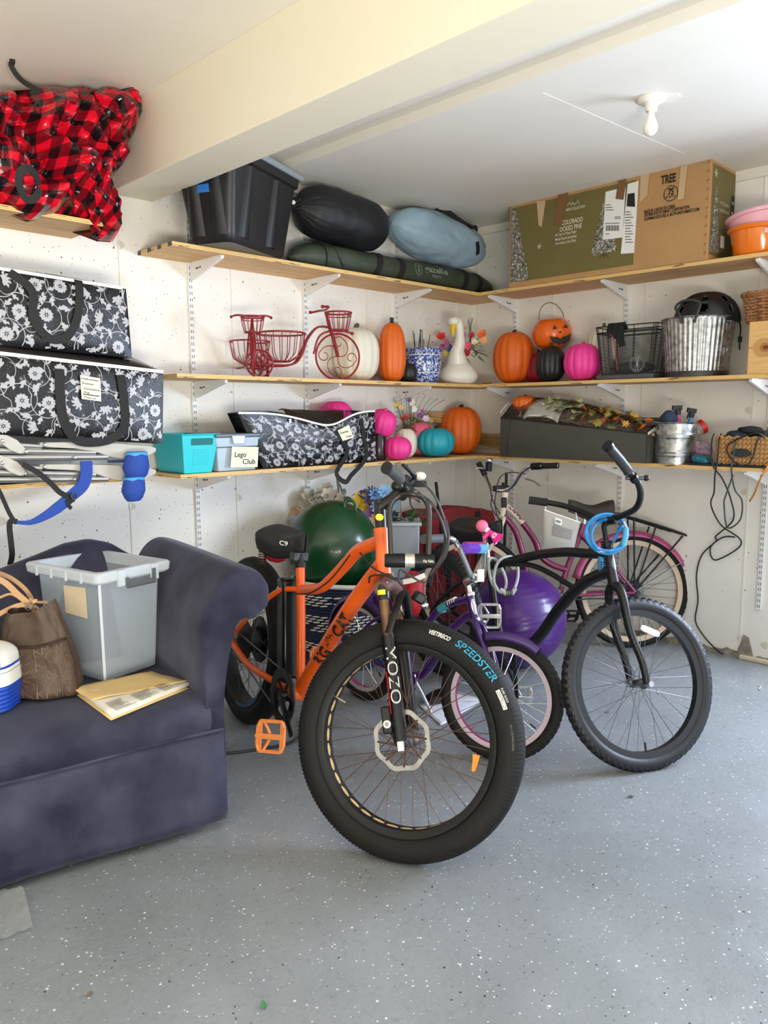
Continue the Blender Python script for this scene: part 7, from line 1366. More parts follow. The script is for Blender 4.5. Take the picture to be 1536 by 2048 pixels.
# ------------------------------------------------------------------ pink cruiser in the corner
b = Bike((-.255, -1.462, math.radians(135.5), math.radians(8), .773, .781, math.radians(20), .045, .42, math.radians(0)), .34, 'cruiser_bike', 'metallic pink bike with rear rack and cream rims against the right wall')
fl2 = lambda q: ((q-b.o)@b.h, (q-b.o)@b.l, (q-b.o)@b.up); m_rimc = M('cream_rim', '#cdb79c', .5)
for nm, c, n in (('rear_wheel', b.rc, b.l), ('front_wheel', b.axle-b.axis*.0, b.fl)):
    if nm == 'front_wheel': continue
    rim, N, U, Rv, r0 = wheel(b, nm, c, n, .34, .021, .03, .024, m_rimc, m_spk, 'herring', 36, .022, .05)
    obj('spoke_protector', G().lathe([(.02, 0), (.065, .012), (.065, .014), (.02, .004)], (c+N*.022, U, np.cross(N, U), N), 24), m_spk, rim)
pp = b.fp; b.tubes('head_tube', [fl2(pp(1010, 985)), fl2(pp(1003, 1038))], .021, M('cream_enamel', '#d9cbb8', .35, coat=.3), n=16)
b.tubes('top_tube', [fl2(pp(1012, 1012)), fl2(pp(1040, 1040)), fl2(pp(1068, 1078)), fl2(pp(1082, 1112)), fl2(pp(1105, 1130)), fl2(pp(1135, 1140))], .0185, m_mag); b.tubes('down_tube', [fl2(pp(1006, 1030)), fl2(pp(1030, 1060)), fl2(pp(1046, 1110)), fl2(pp(1060, 1160)), fl2(pp(1118, 1192))], .0185, m_mag)
g = G(); random.seed(2)
for k in range(10): u = k/9; c_ = pp(1016+28*u, 1014+24*u)+b.l*.02; [g.ball(c_+A([random.uniform(-.006, .006) for _ in range(3)]), random.uniform(.003, .006), 6, 5) for _ in range(3)]
obj('flower_decal', g, M('plum_decal', '#8e3a66', .5), b.t, kind='stuff'); b.tubes('tube_fade', [fl2(pp(1012, 1012)), fl2(pp(1030, 1029)), fl2(pp(1045, 1046))], .0192, M('cream_enamel', '#d9cbb8', .35), n=14)
b.tubes('seat_tube', [fl2(pp(1168, 1048)), fl2(pp(1135, 1135)), fl2(pp(1118, 1192))], .0175, m_mag)
for s_ in (-1, 1):
    a0, a1, a2 = fl2(pp(1160, 1070)), fl2(pp(1118, 1192)), (0, 0, .34); b.tubes('seat_stay', [(a0[0], .015*s_, a0[2]), (a0[0]*.5, .055*s_, (a0[2]+.34)/2+.02), (0, .07*s_, .34)], .0095, m_mag); b.tubes('chain_stay', [(a1[0], .03*s_, a1[2]), (a1[0]*.5, .055*s_, .325), (0, .07*s_, .335)], .010, m_mag)
fender(b, 'rear_fender', b.rc, b.up, -b.h, b.l, .362, .07, -1.35, 1.12, M('pink_enamel', '#b04c78', .3, coat=.4, metal=.2))
for s_ in (-1, 1): obj('fender_stay', G().tube([b.rc+b.l*.06*s_, b.rc+(b.up*.5-b.h*.85)*.362+b.l*.03*s_], .003, 6), m_steel, b.t)
g = G(); c_ = b.rc+(b.up*math.cos(1.02)-b.h*math.sin(1.02))*.366+b.l*.012
for k in range(5): g.ball(c_+A([random.uniform(-.008, .008) for _ in range(3)]), .004, 6, 5)
obj('fender_decal', g, M('plum_decal', '#8e3a66', .5), b.t, kind='stuff')
saddle(b, .105, .872, .27, .22, M('worn_black_vinyl', '#38342f', .7, var=.2, vs=10), .01, .075); obj('seat_post', G().tube([pp(1168, 1048), pp(1172, 1030)], .0135, 12), m_chrome, b.t)
g = G(); rz = .775; L0, L1 = .03, -.305
def rk(x, y, z): return b.p(x, y, z)
g.tube(crv([rk(L0+.06, .015, rz+.03), rk(L0, .05, rz+.01), rk(-.15, .055, rz-.045), rk(L1, .055, rz-.10), rk(L1-.01, 0, rz-.105), rk(L1, -.055, rz-.10), rk(-.15, -.055, rz-.045), rk(L0, -.05, rz+.01), rk(L0+.06, -.015, rz+.03)], 5), .0065, 8)
for y in (-.02, .02): g.tube([rk(L0, y, rz+.008), rk(L1, y, rz-.10)], .005, 8)
for x in (-.08, -.2, -.29): g.tube([rk(x, -.055, rz+.005-.33*(L0-x)*1.0+.005), rk(x, .055, rz+.005-.33*(L0-x)+.005)], .005, 8)
obj('rack_deck', g, m_blackp, b.t, kind=None)
for s_ in (-1, 1):
    for x, z in ((.0, rz-.005), (-.13, rz-.05), (-.29, rz-.105)): obj('rack_strut', G().tube([b.rc+b.l*.062*s_, rk(x, .058*s_, z)], .0055, 8), m_blackp, b.t)
obj('rack_reflector', G().box((0, 0, 0), (.02, .06, .035), (rk(L1-.015, 0, rz-.135), b.h, b.l, b.up)), m_blackp, b.t, bevel=.004)
chainring(b, *((lambda q: (q[0], .055, q[2]))(fl2(pp(1118, 1192)))), .075, m_spk); a1 = fl2(pp(1118, 1192)); crank(b, a1[0], a1[2], .07, a1[0]+.05, a1[2]-.15, .10, m_spk); pedal(b, pp(1140, 1232, .14), cr, cu*.7-cf*.7, m_blackp, .85)
obj('chain', G().tube([b.p(a1[0]+.05, .06, a1[2]-.02), b.p(a1[0]*.5, .06, .30), b.p(.03, .06, .29), b.p(-.04, .06, .33), b.p(.0, .06, .385), b.p(a1[0]*.5, .06, .37), b.p(a1[0], .06, a1[2]+.075)], .0045, 5, closed=True), m_spk, b.t)
for s_ in (-1, 1): obj('fork_leg', G().tube(crv([pp(1003, 1036)+b.l*.01*s_, pp(1001, 1050)+b.l*.045*s_, b.axle+b.l*.05*s_], 6), .0125, 12), M('cream_enamel', '#d9cbb8', .35), b.t)
rim, N, U, Rv, r0 = wheel(b, 'front_wheel', b.axle-EZ*(b.axle[2]-.34*math.cos(.14)), b.fl, .34, .021, .03, .024, m_rimc, m_spk, 'smooth', 28, .02, .05)
ctr = pp(1003, 978); obj('stem', G().tube([pp(1010, 990), pp(1007, 965)], .0125, 12), m_blackp, b.t); obj('stem_clamp', G().box((0, 0, 0), (.10, .03, .035), (pp(1003, 977), cr, -cf, cu)), m_blackp, b.t, bevel=.006); Dp = float((ctr-CC)@cf)
bar = [onD(962, 935, Dp+.14), onD(970, 950, Dp+.12), onD(979, 972, Dp+.04), onD(992, 980, Dp), onD(1010, 980, Dp-.02), onD(1027, 970, Dp-.05), onD(1042, 947, Dp-.12), onD(1060, 933, Dp-.16), onD(1085, 932, Dp-.22), onD(1116, 931, Dp-.28)]
obj('handlebar', G().tube(crv(bar, 6), .0115, 12), m_chrome, b.t); grip(b, crv([bar[9], (bar[8]+bar[9])/2, bar[8]], 3), .0165); grip(b, [bar[1], (bar[0]+bar[1])/2, bar[0], bar[0]+(bar[0]-bar[1])*.6], .016)
obj('shifter', G().tube([onD(1064, 933, Dp-.17), onD(1082, 932, Dp-.21)], .0205, 14), m_blackp, b.t); obj('bell', G().ball(onD(978, 921, Dp+.06), (.022, .022, .018), 16, 10), m_chrome, b.t); obj('bell_base', G().tube([onD(978, 925, Dp+.06), onD(977, 942, Dp+.07)], .02, 12), m_blackp, b.t)
obj('brake_lever', G().tube(crv([onD(1058, 940, Dp-.16), onD(1050, 956, Dp-.15), onD(1066, 962, Dp-.19), onD(1080, 972, Dp-.23)], 5), .005, 8), m_steel, b.t); obj('brake_lever', G().tube(crv([onD(968, 938, Dp+.1), onD(958, 936, Dp+.1), onD(951, 939, Dp+.1)], 4), .006, 8), m_steel, b.t)
for P in ([(966, 942), (980, 975), (985, 1000), (1000, 1028)], [(1052, 948), (1020, 945), (1000, 955), (992, 985), (990, 1012), (998, 1040)], [(985, 990), (982, 1010), (992, 1030), (1008, 1045)]): obj('cable', G().tube(crv([onD(x, y, Dp-.05) for x, y in P], 6), .0035, 6), m_cord, b.t)
obj('front_mount', G().box((0, 0, 0), (.03, .03, .06), (onD(1008, 1005, Dp-.04), cr, -cf, cu)), m_blackp, b.t, bevel=.004)
# ================================================================== BALLS, BASKET, BAGS BEHIND THE BIKES
Rb = .268; d_ = ray(1035, 1218); P = CC+d_*((1.4-Rb)/-d_[2])*.955; P[2] = Rb; m_pball = M('purple_ball', '#43156c', .33, coat=.15, bump=.04, bs=12)
def exball(label, c, R, mat, nm, rd=.0009):
    t = thing(nm, label, 'ball', A(c)-EZ*R); g = G(); ax = nrm(A([.35, .2, .9])); F = fr(c, EX, z=ax)
    pr = []
    for a in np.linspace(-PI/2, PI/2, 90): pr.append(((R+rd*math.cos(a*46)*(abs(a) < 1.1))*math.cos(a), R*math.sin(a)))
    obj('ball_skin', g.lathe(pr, F, 72), mat, t, sharp=70); return t
exball('shiny purple exercise ball behind the black cruiser frame', P, Rb, m_pball, 'exercise_ball')
Rg = .262; cg = onD(664, 1093, 4.36); t = exball('large dark green hopper ball with a ring handle sitting on the navy basket', cg, Rg, M('green_ball', '#0e4021', .28, coat=.25, bump=.08, bs=5), 'hopper_ball', .0)
hq = [(690, 1022), (689, 1006), (697, 999), (706, 1003), (711, 1012), (711, 1021)]; obj('ring_handle', G().tube(crv([onD(x, y, 4.25) for x, y in hq], 5), .0085, 10), M('green_ball_dark', '#1a4a2a', .35), t)
Ro, Rbt, zb_ = .285, .235, cg[2]-Rg*.80
bc = A([cg[0]+.06*cr[0]+.02*cf[0], cg[1]+.06*cr[1]+.02*cf[1], 0]); t = thing('woven_hamper', 'navy woven hamper with white dashes under the green ball', 'hamper', bc); zh = zb_+.03
m_navy = M('navy_rope', '#1c2743', .8, var=.15, vs=40); m_wrope = M('white_rope', '#dedbd2', .8)
prof = []
nrow = 30
for i in range(nrow*4+1):
    z = zh*i/(nrow*4); r = Rbt+(Ro-Rbt)*(i/(nrow*4))**.8; prof.append((r+.0035*math.sin(2*PI*i/4), z))
obj('hamper_body', G().lathe([(0, 0)]+prof+[(Ro-.02, zh), (Rbt-.02, .02), (0, .02)], (bc, EX, EY, EZ), 64), m_navy, t, sharp=70)
g = G()
for i in list(range(5, 10))+list(range(14, 20))+list(range(23, 27)):
    z = zh*(i+.5)/nrow; r = Rbt+(Ro-Rbt)*((i+.5)/nrow)**.8+.0035
    for k in range(34):
        if random.random() < .1: continue
        a = 2*PI*(k+.5*(i % 2))/34; g.tube([bc+A([(r+.002)*math.cos(a+s_*.075), (r+.002)*math.sin(a+s_*.075), z+.002*s_]) for s_ in (-1, 0, 1)], [.003, .0048, .003], 5)
obj('rope_dashes', g, m_wrope, t, kind='stuff'); obj('hamper_rim', G().tube([bc+A([Ro*math.cos(a), Ro*math.sin(a), zh+.008*math.sin(a*2+1)]) for a in np.linspace(0, 2*PI, 49)[:-1]], .013, 8, closed=True), m_wrope, t)
# translucent bin with flowers + vase behind the ball
P = onD(804, 1110, 4.58); t = thing('frosted_bin', 'frosted grey bin of artificial flowers behind the U-lock', 'bin', P*A([1, 1, 0])); zt = onD(804, 1042, 4.58)[2]; Fb_ = (P*A([1, 1, 0]), nrm(cr*A([1, 1, 0])), nrm(cf*A([1, 1, 0])), EZ)
g = G().box((0, 0, zt/2), (.20, .24, zt), Fb_, 0, .82, .82); obj('bin_body', g, M('frosted_plastic', '#8f959b', .4, alpha=.93), t, bevel=.01); obj('bin_rim', G().box((0, 0, zt), (.22, .26, .02), Fb_), M('frosted_rim', '#a7adb2', .4), t, bevel=.005)
random.seed(21); sp_ = []; oD = lambda x, y, d: onD(x, y, d); nv = A([-.5, -.6, .3])
for x, y, hx, r, n in ((752, 990, '#5f87b8', .045, 10), (772, 985, '#7aa6cc', .05, 11), (758, 1012, '#6fa0c8', .055, 11), (786, 1003, '#85b2d4', .055, 11), (742, 985, '#3c4a66', .04, 9), (778, 1030, '#4d6f9a', .045, 10), (800, 985, '#57749c', .035, 9), (735, 1000, '#463a5c', .035, 9), (742, 1025, '#6b3a72', .035, 7), (752, 1036, '#c98f4a', .03, 6), (830, 1030, '#3c5a36', .03, 6), (815, 1045, '#e8a23c', .02, 6)):
    sp_.append((oD(x, y, 4.5+random.uniform(-.05, .1)), n, r, nv+A([random.uniform(-.3, .3) for _ in range(3)]), hx, dict(w=.35 if n > 8 else .7)))
lv = [(oD(random.uniform(770, 850), random.uniform(1030, 1048), 4.52), A([random.uniform(-1, 1), -.5, random.uniform(-.2, .8)]), random.uniform(.06, .1), .035) for _ in range(26)]
bouquet(t, sp_, P*A([1, 1, 0])+EZ*zt*.8, None, lv, lm='#35502a')
P = bc+cf*A([1, 1, 0])*.17+EZ*(zh-.1); t = thing('artificial_flowers', 'cream, yellow and purple artificial flowers behind the green ball', 'flowers', P); sp_ = []
for x, y, hx, r, n in ((593, 1028, '#c9a070', .045, 6), (610, 1012, '#cfc8b8', .05, 6), (618, 995, '#d8d2c4', .055, 6), (632, 1002, '#c9c2b2', .05, 6), (645, 985, '#d9d3c6', .05, 6), (657, 990, '#bfb6a4', .045, 6), (655, 975, '#c9c0ae', .035, 6), (670, 993, '#d2cabb', .045, 6), (683, 998, '#bdb3a0', .04, 6), (720, 1000, '#e0b82c', .05, 5), (733, 1012, '#e6c233', .05, 5), (742, 1000, '#43305c', .045, 7), (730, 990, '#4f3a68', .04, 7), (587, 1040, '#a9b4c6', .035, 6)):
    sp_.append((oD(x, y, 4.56+random.uniform(-.04, .04)), n, r, nv+A([random.uniform(-.4, .4) for _ in range(3)]), hx, dict(w=.75)))
lv = [(oD(random.uniform(610, 740), random.uniform(985, 1015), 4.56), A([random.uniform(-1, 1), -.3, random.uniform(0, 1)]), random.uniform(.06, .11), .03) for _ in range(18)]+[(oD(686, 995, 4.56), A([-.25, 0, 1]), .15, .02), (oD(702, 992, 4.56), A([.8, -.4, .55]), .16, .03), (oD(678, 990, 4.56), A([-.12, 0, 1]), .16, .02)]
bouquet(t, sp_, P, None, lv, lm='#7f8c80')
# red wagon bag
D_ = 4.98; p0, p1 = onD(822, 1060, D_), onD(990, 1060, D_+.2); ux = nrm((p1-p0)*A([1, 1, 0])); uy = A([-ux[1], ux[0], 0]); uy = uy if uy@cf > 0 else -uy
L_ = np.linalg.norm((p1-p0)[:2]); zt = onD(890, 1030, D_)[2]; O = A([p0[0], p0[1], .03]); t = thing('red_wagon_bag', 'red fabric folding wagon bag with black straps standing in the corner', 'wagon', O+ux*L_/2+uy*.08)
def rf(u, v, o=0.): z = .03+(zt+.03*math.sin(PI*u)+.02*nz(u*5, 1)-.05*(u > .99)-.03)*v; return O*A([1, 1, 0])+ux*L_*u+EZ*z-uy*(o+.02*math.sin(PI*u)*math.sin(PI*v)+.012*nz(u*6, v*5, 3))
g = G(); g.grid(lambda u, v: rf(u, v), 30, 20); g.grid(lambda u, v: rf(u, 1)+uy*.15*v, 20, 3); g.grid(lambda u, v: rf(1, u)+uy*.15*v, 10, 3); g.grid(lambda u, v: rf(0, u)+uy*.15*v, 10, 3); g.grid(lambda u, v: rf(u, v)+uy*.17, 8, 8); g.grid(lambda u, v: rf(u, 0)+uy*.15*v, 8, 3); obj('bag_body', g, M('red_canvas', '#7d0814', .65, var=.12, vs=10, bump=.25, bs=60), t, sharp=70)
obj('pocket_panel', G().grid(lambda u, v: rf(.02+.5*u, .28+.48*v, .012), 14, 10), M('red_canvas2', '#8c0c1a', .6, bump=.2, bs=60), t)
for u0, v0, u1, v1, w in ((.0, .80, .98, .74, .03), (.18, .05, .16, .78, .028), (.42, .05, .42, .76, .028), (.78, .05, .78, .98, .028)): obj('black_strap', G().ribbon([rf(u0+(u1-u0)*k/8, v0+(v1-v0)*k/8, .016) for k in range(9)], w, .004, uy if False else np.cross(nrm(rf(u1, v1)-rf(u0, v0)), uy)), m_strap, t)
for x, y0, y1, d in ((872, 964, 1040, D_+.06), (1013, 945, 1060, D_-.2)): p = onD(x, y0, d); q_ = onD(x+(8 if x < 900 else -3), y1, d); dd_ = nrm(q_-p); obj('black_pole', G().tube([p, p+dd_*((p[2]-.35)/-dd_[2])], .0095 if x > 900 else .0105, 10), m_blackp, t)
# mesh bag
D_ = 4.36; c4 = [onD(x, y, D_) for x, y in ((1083, 1098), (1146, 1108), (1160, 1045), (1088, 1020))]
t = thing('mesh_bag', 'white mesh zip bag hanging beside the pink bike frame', 'mesh bag', (c4[0]+c4[1])/2)
S, Wm_, Hm_ = patch(*c4, .02, -cf, 5, .012); m_wm, N, L, b_, tc = newmat('white_mesh_fabric', .7); b_.inputs['Base Color'].default_value = hexc('#c9c4bb'); b_.inputs['Alpha'].default_value = .5
obj('mesh_body', G().grid(lambda u, v: S(u, v), 20, 16), m_wm, t, solid=.003); obj('bag_zip', G().tube([S(u, 1., .003) for u in np.linspace(0, 1, 12)], .004, 6), m_zip, t); obj('mesh_panel', G().grid(lambda u, v: S(.28+.55*u, .42+.28*v*(1 if 1 else 0), .006), 10, 6), M('grey_mesh_panel', '#8b8680', .8), t)
obj('care_tag', G().grid(lambda u, v: S(.30+.2*u, .74+.16*v, .007), 4, 4), m_wt, t); g = G()
for k in range(2): g.ring([(.004, 0), (.007, 0), (.007, .001), (.004, .001)], S(.36+.07*k, .82, .009), -cf, 12)
obj('tag_print', g, m_ink, t, kind='stuff')
for u in (.05, .92): obj('hang_cord', G().tube(crv([S(u, 1, .003), S(u, 1, .003)+EZ*.05+cf*.04, S(u, 1)+EZ*.07+cf*.10], 4), .003, 6), m_zip, t)
# ------------------------------------------------------------------ on the floor
c4 = [onZ(x, y, .001) for x, y in ((838, 1412), (882, 1452), (968, 1402), (905, 1388))]; t = obj('paper_sheet', G().grid(lambda u, v: (1-u)*(1-v)*c4[0]+u*(1-v)*c4[1]+u*v*c4[2]+(1-u)*v*c4[3]+EZ*(.003+.006*abs(math.sin(PI*u))*v+.004*nz(u*4, v*4)), 14, 14), M('paper_white', '#dfe3ec', .7), label='white paper scribbled with pink lines on the floor behind the orange wheel', cat='paper', solid=.0006)
g = G(); random.seed(6)
for k in range(16):
    u0, v0 = random.random(), random.random(); a = random.uniform(-.5, .9); l = random.uniform(.25, .6); pts = []
    for j in range(7): u = min(.97, max(.03, u0+l*(j/6-.5)*math.cos(a))); v = min(.97, max(.03, v0+l*(j/6-.5)*math.sin(a))); pts.append((1-u)*(1-v)*c4[0]+u*(1-v)*c4[1]+u*v*c4[2]+(1-u)*v*c4[3]+EZ*(.0052+.006*abs(math.sin(PI*u))*v+.004*nz(u*4, v*4)+.006))
    g.ribbon(pts, random.uniform(.008, .016), .0012, A([.3, 1, 0]))
obj('pink_scribble', g, M('pink_marker', '#d81f66', .6), t, kind='stuff')
obj('floor_cable', G().tube(crv([onZ(430, 1508, .006), onZ(470, 1505, .006), onZ(520, 1498, .006), onZ(565, 1490, .006), onZ(590, 1480, .006), onZ(600, 1470, .006), onZ(604, 1440, .006)], 6), .006, 8), m_cord, label='black cable lying on the floor under the orange pedal', cat='cable')
g = G().grid(lambda u, v: onZ(880, 1392, .03)+A([.075*math.cos(2*PI*u)*math.cos(PI*(v-.5))*1.3, .05*math.sin(2*PI*u)*math.cos(PI*(v-.5)), .03*math.sin(PI*(v-.5))])*(1+.15*nz(u*5, v*4)), 22, 10, True); obj('black_shoe', g, m_blackg, label='small glossy black object on the floor behind the purple front wheel', cat='shoe')
random.seed(14)
for k, (x, y, col) in enumerate(((1268, 1592, 'dried leaf'), (530, 2018, 'green leaf'), (182, 1980, 'leaf'), (1216, 1426, 'leaf'))):
    P = onZ(x, y, .003); g = G(); leaf(g, P, A([random.uniform(-1, 1), random.uniform(-1, 1), .1]), .025, .014, droop=-.1); obj('fallen_leaf', g, M('leafdry%d' % k, ('#3b4a3a', '#3f7a4a', '#8a8066', '#6a7a52')[k], .8), label=('tiny dark curled leaf on the floor below the cruiser front wheel', 'tiny green leaf on the floor at the bottom edge', 'tiny pale leaf on the floor at bottom left', 'tiny olive leaf on the floor inside the cruiser front wheel')[k], cat='leaf')
for k, (x, y) in enumerate(((1312, 1377), (1515, 1370))): obj('paint_chip', G().tube(crv([onZ(x+dx, y+dy, .003) for dx, dy in ((0, 0), (6, 3), (3, 8), (8, 12))], 3), .002, 5), m_wt, label=('small white curl on the floor seen through the cruiser front wheel', 'small white curl on the floor near the right edge')[k], cat='debris')
c4 = [onZ(x, y, .004) for x, y in ((-30, 1895), (66, 1858), (48, 1790), (-30, 1800))]; obj('plastic_bag', G().grid(lambda u, v: (1-u)*(1-v)*c4[0]+u*(1-v)*c4[1]+u*v*c4[2]+(1-u)*v*c4[3]+EZ*(.004+.012*abs(nz(u*5, v*5))+.02*v), 18, 18), M('film_plastic', '#b9bdb8', .2, alpha=.4), label='clear plastic bag on the floor poking out from under the sofa', cat='plastic bag')
# ================================================================== SOFA
m_vel = velvet_mat(); O = A([-3.11, -1.465, 0]); ex, ey = nrm(A([-.985, .173, 0])), nrm(A([.173, .985, 0])); WS = 1.55
t = thing('sofa', 'dark blue velvet loveseat with rolled arm against the left wall', 'sofa', O+ex*WS/2+ey*.45); q = lambda x, y, z: O+ex*x+ey*y+EZ*z
# skirt
def sk(u, v): # front skirt, slightly wavy at the hem
    x = .0+WS*u; w = (1-v); return q(x, -.012*w-.012*w*math.sin(x*7+.6)-.004*w*nz(x*6, 2), .035+.31*v)
g = G(); g.grid(sk, 60, 10); g.grid(lambda u, v: q(-.002-.006*(1-v), .86*u, .035+.31*v), 20, 6); g.grid(lambda u, v: q(WS, .86*u, .035+.31*v), 20, 6); g.grid(lambda u, v: q(WS*u, .86, .035+.31*v), 8, 4); obj('skirt', g, m_vel, t, solid=.006)
obj('kick_pleat', G().grid(lambda u, v: q(-.008-.030*(1-v)*u-.002*u, .0+.07*u, .05+.30*v), 6, 8), m_vel, t, solid=.006)
obj('welt_cord', G().tube([q(WS*k/40, -.008-.003*math.sin(k*.5), .348+.003*math.sin(k*.35)) for k in range(41)], .0065, 8), m_vel, t); obj('welt_cord', G().tube([q(-.004, .86*k/10, .348) for k in range(11)], .0065, 8), m_vel, t)
obj('plinth', G().box((WS/2, .45, .19), (WS-.06, .78, .30), (O, ex, ey, EZ)), M('sofa_base', '#2a2018', .8), t, smooth=False)
for x, y in ((.05, .06), (WS-.05, .06), (.05, .8), (WS-.05, .8)): obj('leg', G().box((x, y, .022), (.05, .05, .044), (O, ex, ey, EZ)), M('leg_wood', '#7a4f32', .5), t, bevel=.004)
# seat: profile swept along the front, rounded nose
pf = crv([(-.010, .352), (-.022, .385), (-.018, .42), (.015, .452), (.08, .464), (.25, .462), (.45, .455), (.66, .448), (.72, .30)], 5)
obj('seat_cushion', G().grid(lambda u, v: (lambda p, x: q(x, p[0], p[1]+.004*nz(x*5, p[0]*6)))(pf[int(round(v*(len(pf)-1)))], .045+(WS-.09)*u), 50, len(pf)), m_vel, t)
# back
def crest(x): return float(np.interp(x, [-.05, .0, .06, .13, .21, .30, .40, .55, .8, 1.05, 1.25, 1.4, 1.6], [.79, .80, .835, .885, .908, .898, .865, .82, .80, .83, .90, .88, .79]))
bp_ = [(.60, .44), (.625, .52), (.655, .62), (.68, .72), (.695, .80), (.705, .87), (.73, .93), (.775, .97), (.83, .965), (.865, .92), (.88, .80), (.88, .5), (.88, .33)]
bp_ = crv([A(p) for p in bp_], 3)
def bk(u, v):
    x = .02+(WS-.04)*u; p = bp_[int(round(v*(len(bp_)-1)))]; z = .44+(p[1]-.44)/.53*(crest(x)-.44) if p[1] > .44 else p[1]
    return q(x, p[0]-.012*math.sin(PI*min(1, max(0, (z-.44)/.45)))*1, z)
obj('back', G().grid(bk, 60, len(bp_)), m_vel, t)
# arms
prof = crv([A(p) for p in ((-.060, .345), (-.062, .40), (-.064, .46), (-.066, .56), (-.058, .68), (-.030, .78), (.015, .855), (.07, .888), (.13, .880), (.175, .845), (.195, .795), (.185, .742), (.15, .705), (.105, .700), (.065, .690), (.035, .645), (.012, .56), (.002, .46), (.004, .35))], 4)
def arm(mir, nm):
    cen_ = A([.10, .80]); ys = [(.0, .60), (.004, .78), (.014, .90), (.035, .97), (.07, 1.), (.2, 1.), (.4, 1.), (.6, .99), (.76, .98), (.84, .95)]
    yy = crv([A(p) for p in ys], 3); V = []
    def fn(u, v):
        y, k = yy[int(round(u*(len(yy)-1)))]; p = prof[int(round(v*(len(prof)-1)))]; lowk = min(1, max(0, (p[1]-.42)/.25))
        kk = 1-(1-k)*lowk; c = cen_ if lowk > 0 else p; pp_ = cen_+(p-cen_)*kk if lowk > .0 else p
        pp_ = p*(1-lowk)+(cen_+(p-cen_)*k)*lowk; x = -pp_[0]; 
        ple = .0035*math.sin(v*70)*max(0, 1-y/.09)*(1 if .35 < v < .75 else 0)
        return q(x if not mir else WS-x, y-.012+ple, pp_[1]+ple)
    g = G().grid(fn, len(yy), len(prof))
    n0 = len(prof); c0 = q(-.10 if not mir else WS+.10, -.013, .80)
    cap = [tuple(range(n0-1, -1, -1))] if not mir else [tuple(range(n0))]
    g.f += [tuple(range(n0))]; g.m += [0]
    k = (len(yy)-1)*n0; g.f += [tuple(range(k, k+n0))]; g.m += [0]
    return obj(nm, g, m_vel, t, sharp=75)
arm(False, 'arm'); arm(True, 'arm')
obj('seam_cord', G().tube(crv([q(.012, .64, .835), q(.016, .655, .79), q(.035, .64, .70), q(.05, .62, .58), q(.055, .60, .47)], 5), .004, 6), m_vel, t)
# ------------------------------------------------------------------ clear bin on the sofa
P0 = q(.29, .335, .4655); e1 = nrm(A([.979, .205, 0])); e2 = nrm(A([-.205, .979, 0])); L1, L2, Hb = .232, .33, .40
m_poly = M('clear_polypropylene', '#c4d0de', .22, alpha=.46); m_poly2 = M('clear_poly_rim', '#d5dde6', .25, alpha=.72)
t = thing('clear_storage_box', 'tall empty translucent storage box standing on the sofa', 'storage box', P0+e1*L1/2+e2*L2/2); F = (P0, e1, e2, EZ)
def lp(z, k, r=.02):
    e = .018*z/Hb+k; pts = []
    for cx, cy, s0 in ((L1+e-r, -e+r, -PI/2), (L1+e-r, L2+e-r, 0), (-e+r, L2+e-r, PI/2), (-e+r, -e+r, PI)):
        for j in range(5): a = s0+PI/2*j/4; pts.append((cx+r*math.cos(a), cy+r*math.sin(a), z))
    return pts
def loops(zk, close_bottom=True, mi=0):
    V = sum([lp(z, k) for z, k in zk], []); n = 20; f = [(i*n+k, i*n+(k+1) % n, (i+1)*n+(k+1) % n, (i+1)*n+k) for i in range(len(zk)-1) for k in range(n)]
    if close_bottom: f.append(tuple(range(n-1, -1, -1)))
    return G().add(tp(F, V), f)
obj('box_body', loops([(0, -.012), (.008, 0), (Hb*.3, 0), (Hb*.6, 0), (Hb*.9, 0)]), m_poly, t, sharp=50)
obj('box_rim', loops([(Hb*.90, .000), (Hb*.90, .020), (Hb*.92, .028), (Hb*.985, .030), (Hb, .024), (Hb, .002), (Hb*.90, 0)], False), m_poly2, t, sharp=30)
g = G()
for k in range(4):
    y = L2*(.12+.26*k); g.box((-.018-.029, y, Hb*.945), (.006, .008, Hb*.09), F); g.box((L1+.018+.029, y, Hb*.945), (.006, .008, Hb*.09), F)
for k in (0, 1): g.box((L1*(.22+.62*k), -.018-.03, Hb*.93), (.03, .01, Hb*.14), F)
obj('rim_ribs', g, m_poly2, t, kind='stuff'); obj('latch', G().tube(tp(F, [(L1*.30, -.057, Hb*.855), (L1*.80, -.057, Hb*.855)]), .012, 10, flat=.8), M('grey_latch', '#5d6265', .4), t); g = G(); g.box((L1*.8, -.056, Hb*.90), (.012, .008, .05), F); g.box((L1*.3, -.056, Hb*.89), (.012, .008, .03), F); obj('latch_tabs', g, M('grey_latch', '#5d6265', .4), t, kind='stuff')
z0 = Hb*.58; kx = .018*.7+.0015; g = G().add(tp(F, [(-kx-.001, L2*.56, z0), (-kx-.001, L2*.18, z0-.005), (-kx-.003, L2*.18, z0+.105), (-kx-.003, L2*.56, z0+.10)]), [(0, 1, 2, 3)]); obj('paper_label', g, M('beige_label', '#d6c4a6', .8), t, smooth=False, solid=.001)
g = G()
for k in range(2): g.tube(tp(F, [(-.006+.004*k, -.006, .01), (-.023+.004*k, -.024, Hb*.9)]), .0035, 6)
obj('corner_rib', g, M('poly_edge', '#dfe6ee', .2, alpha=.8), t, kind='stuff')
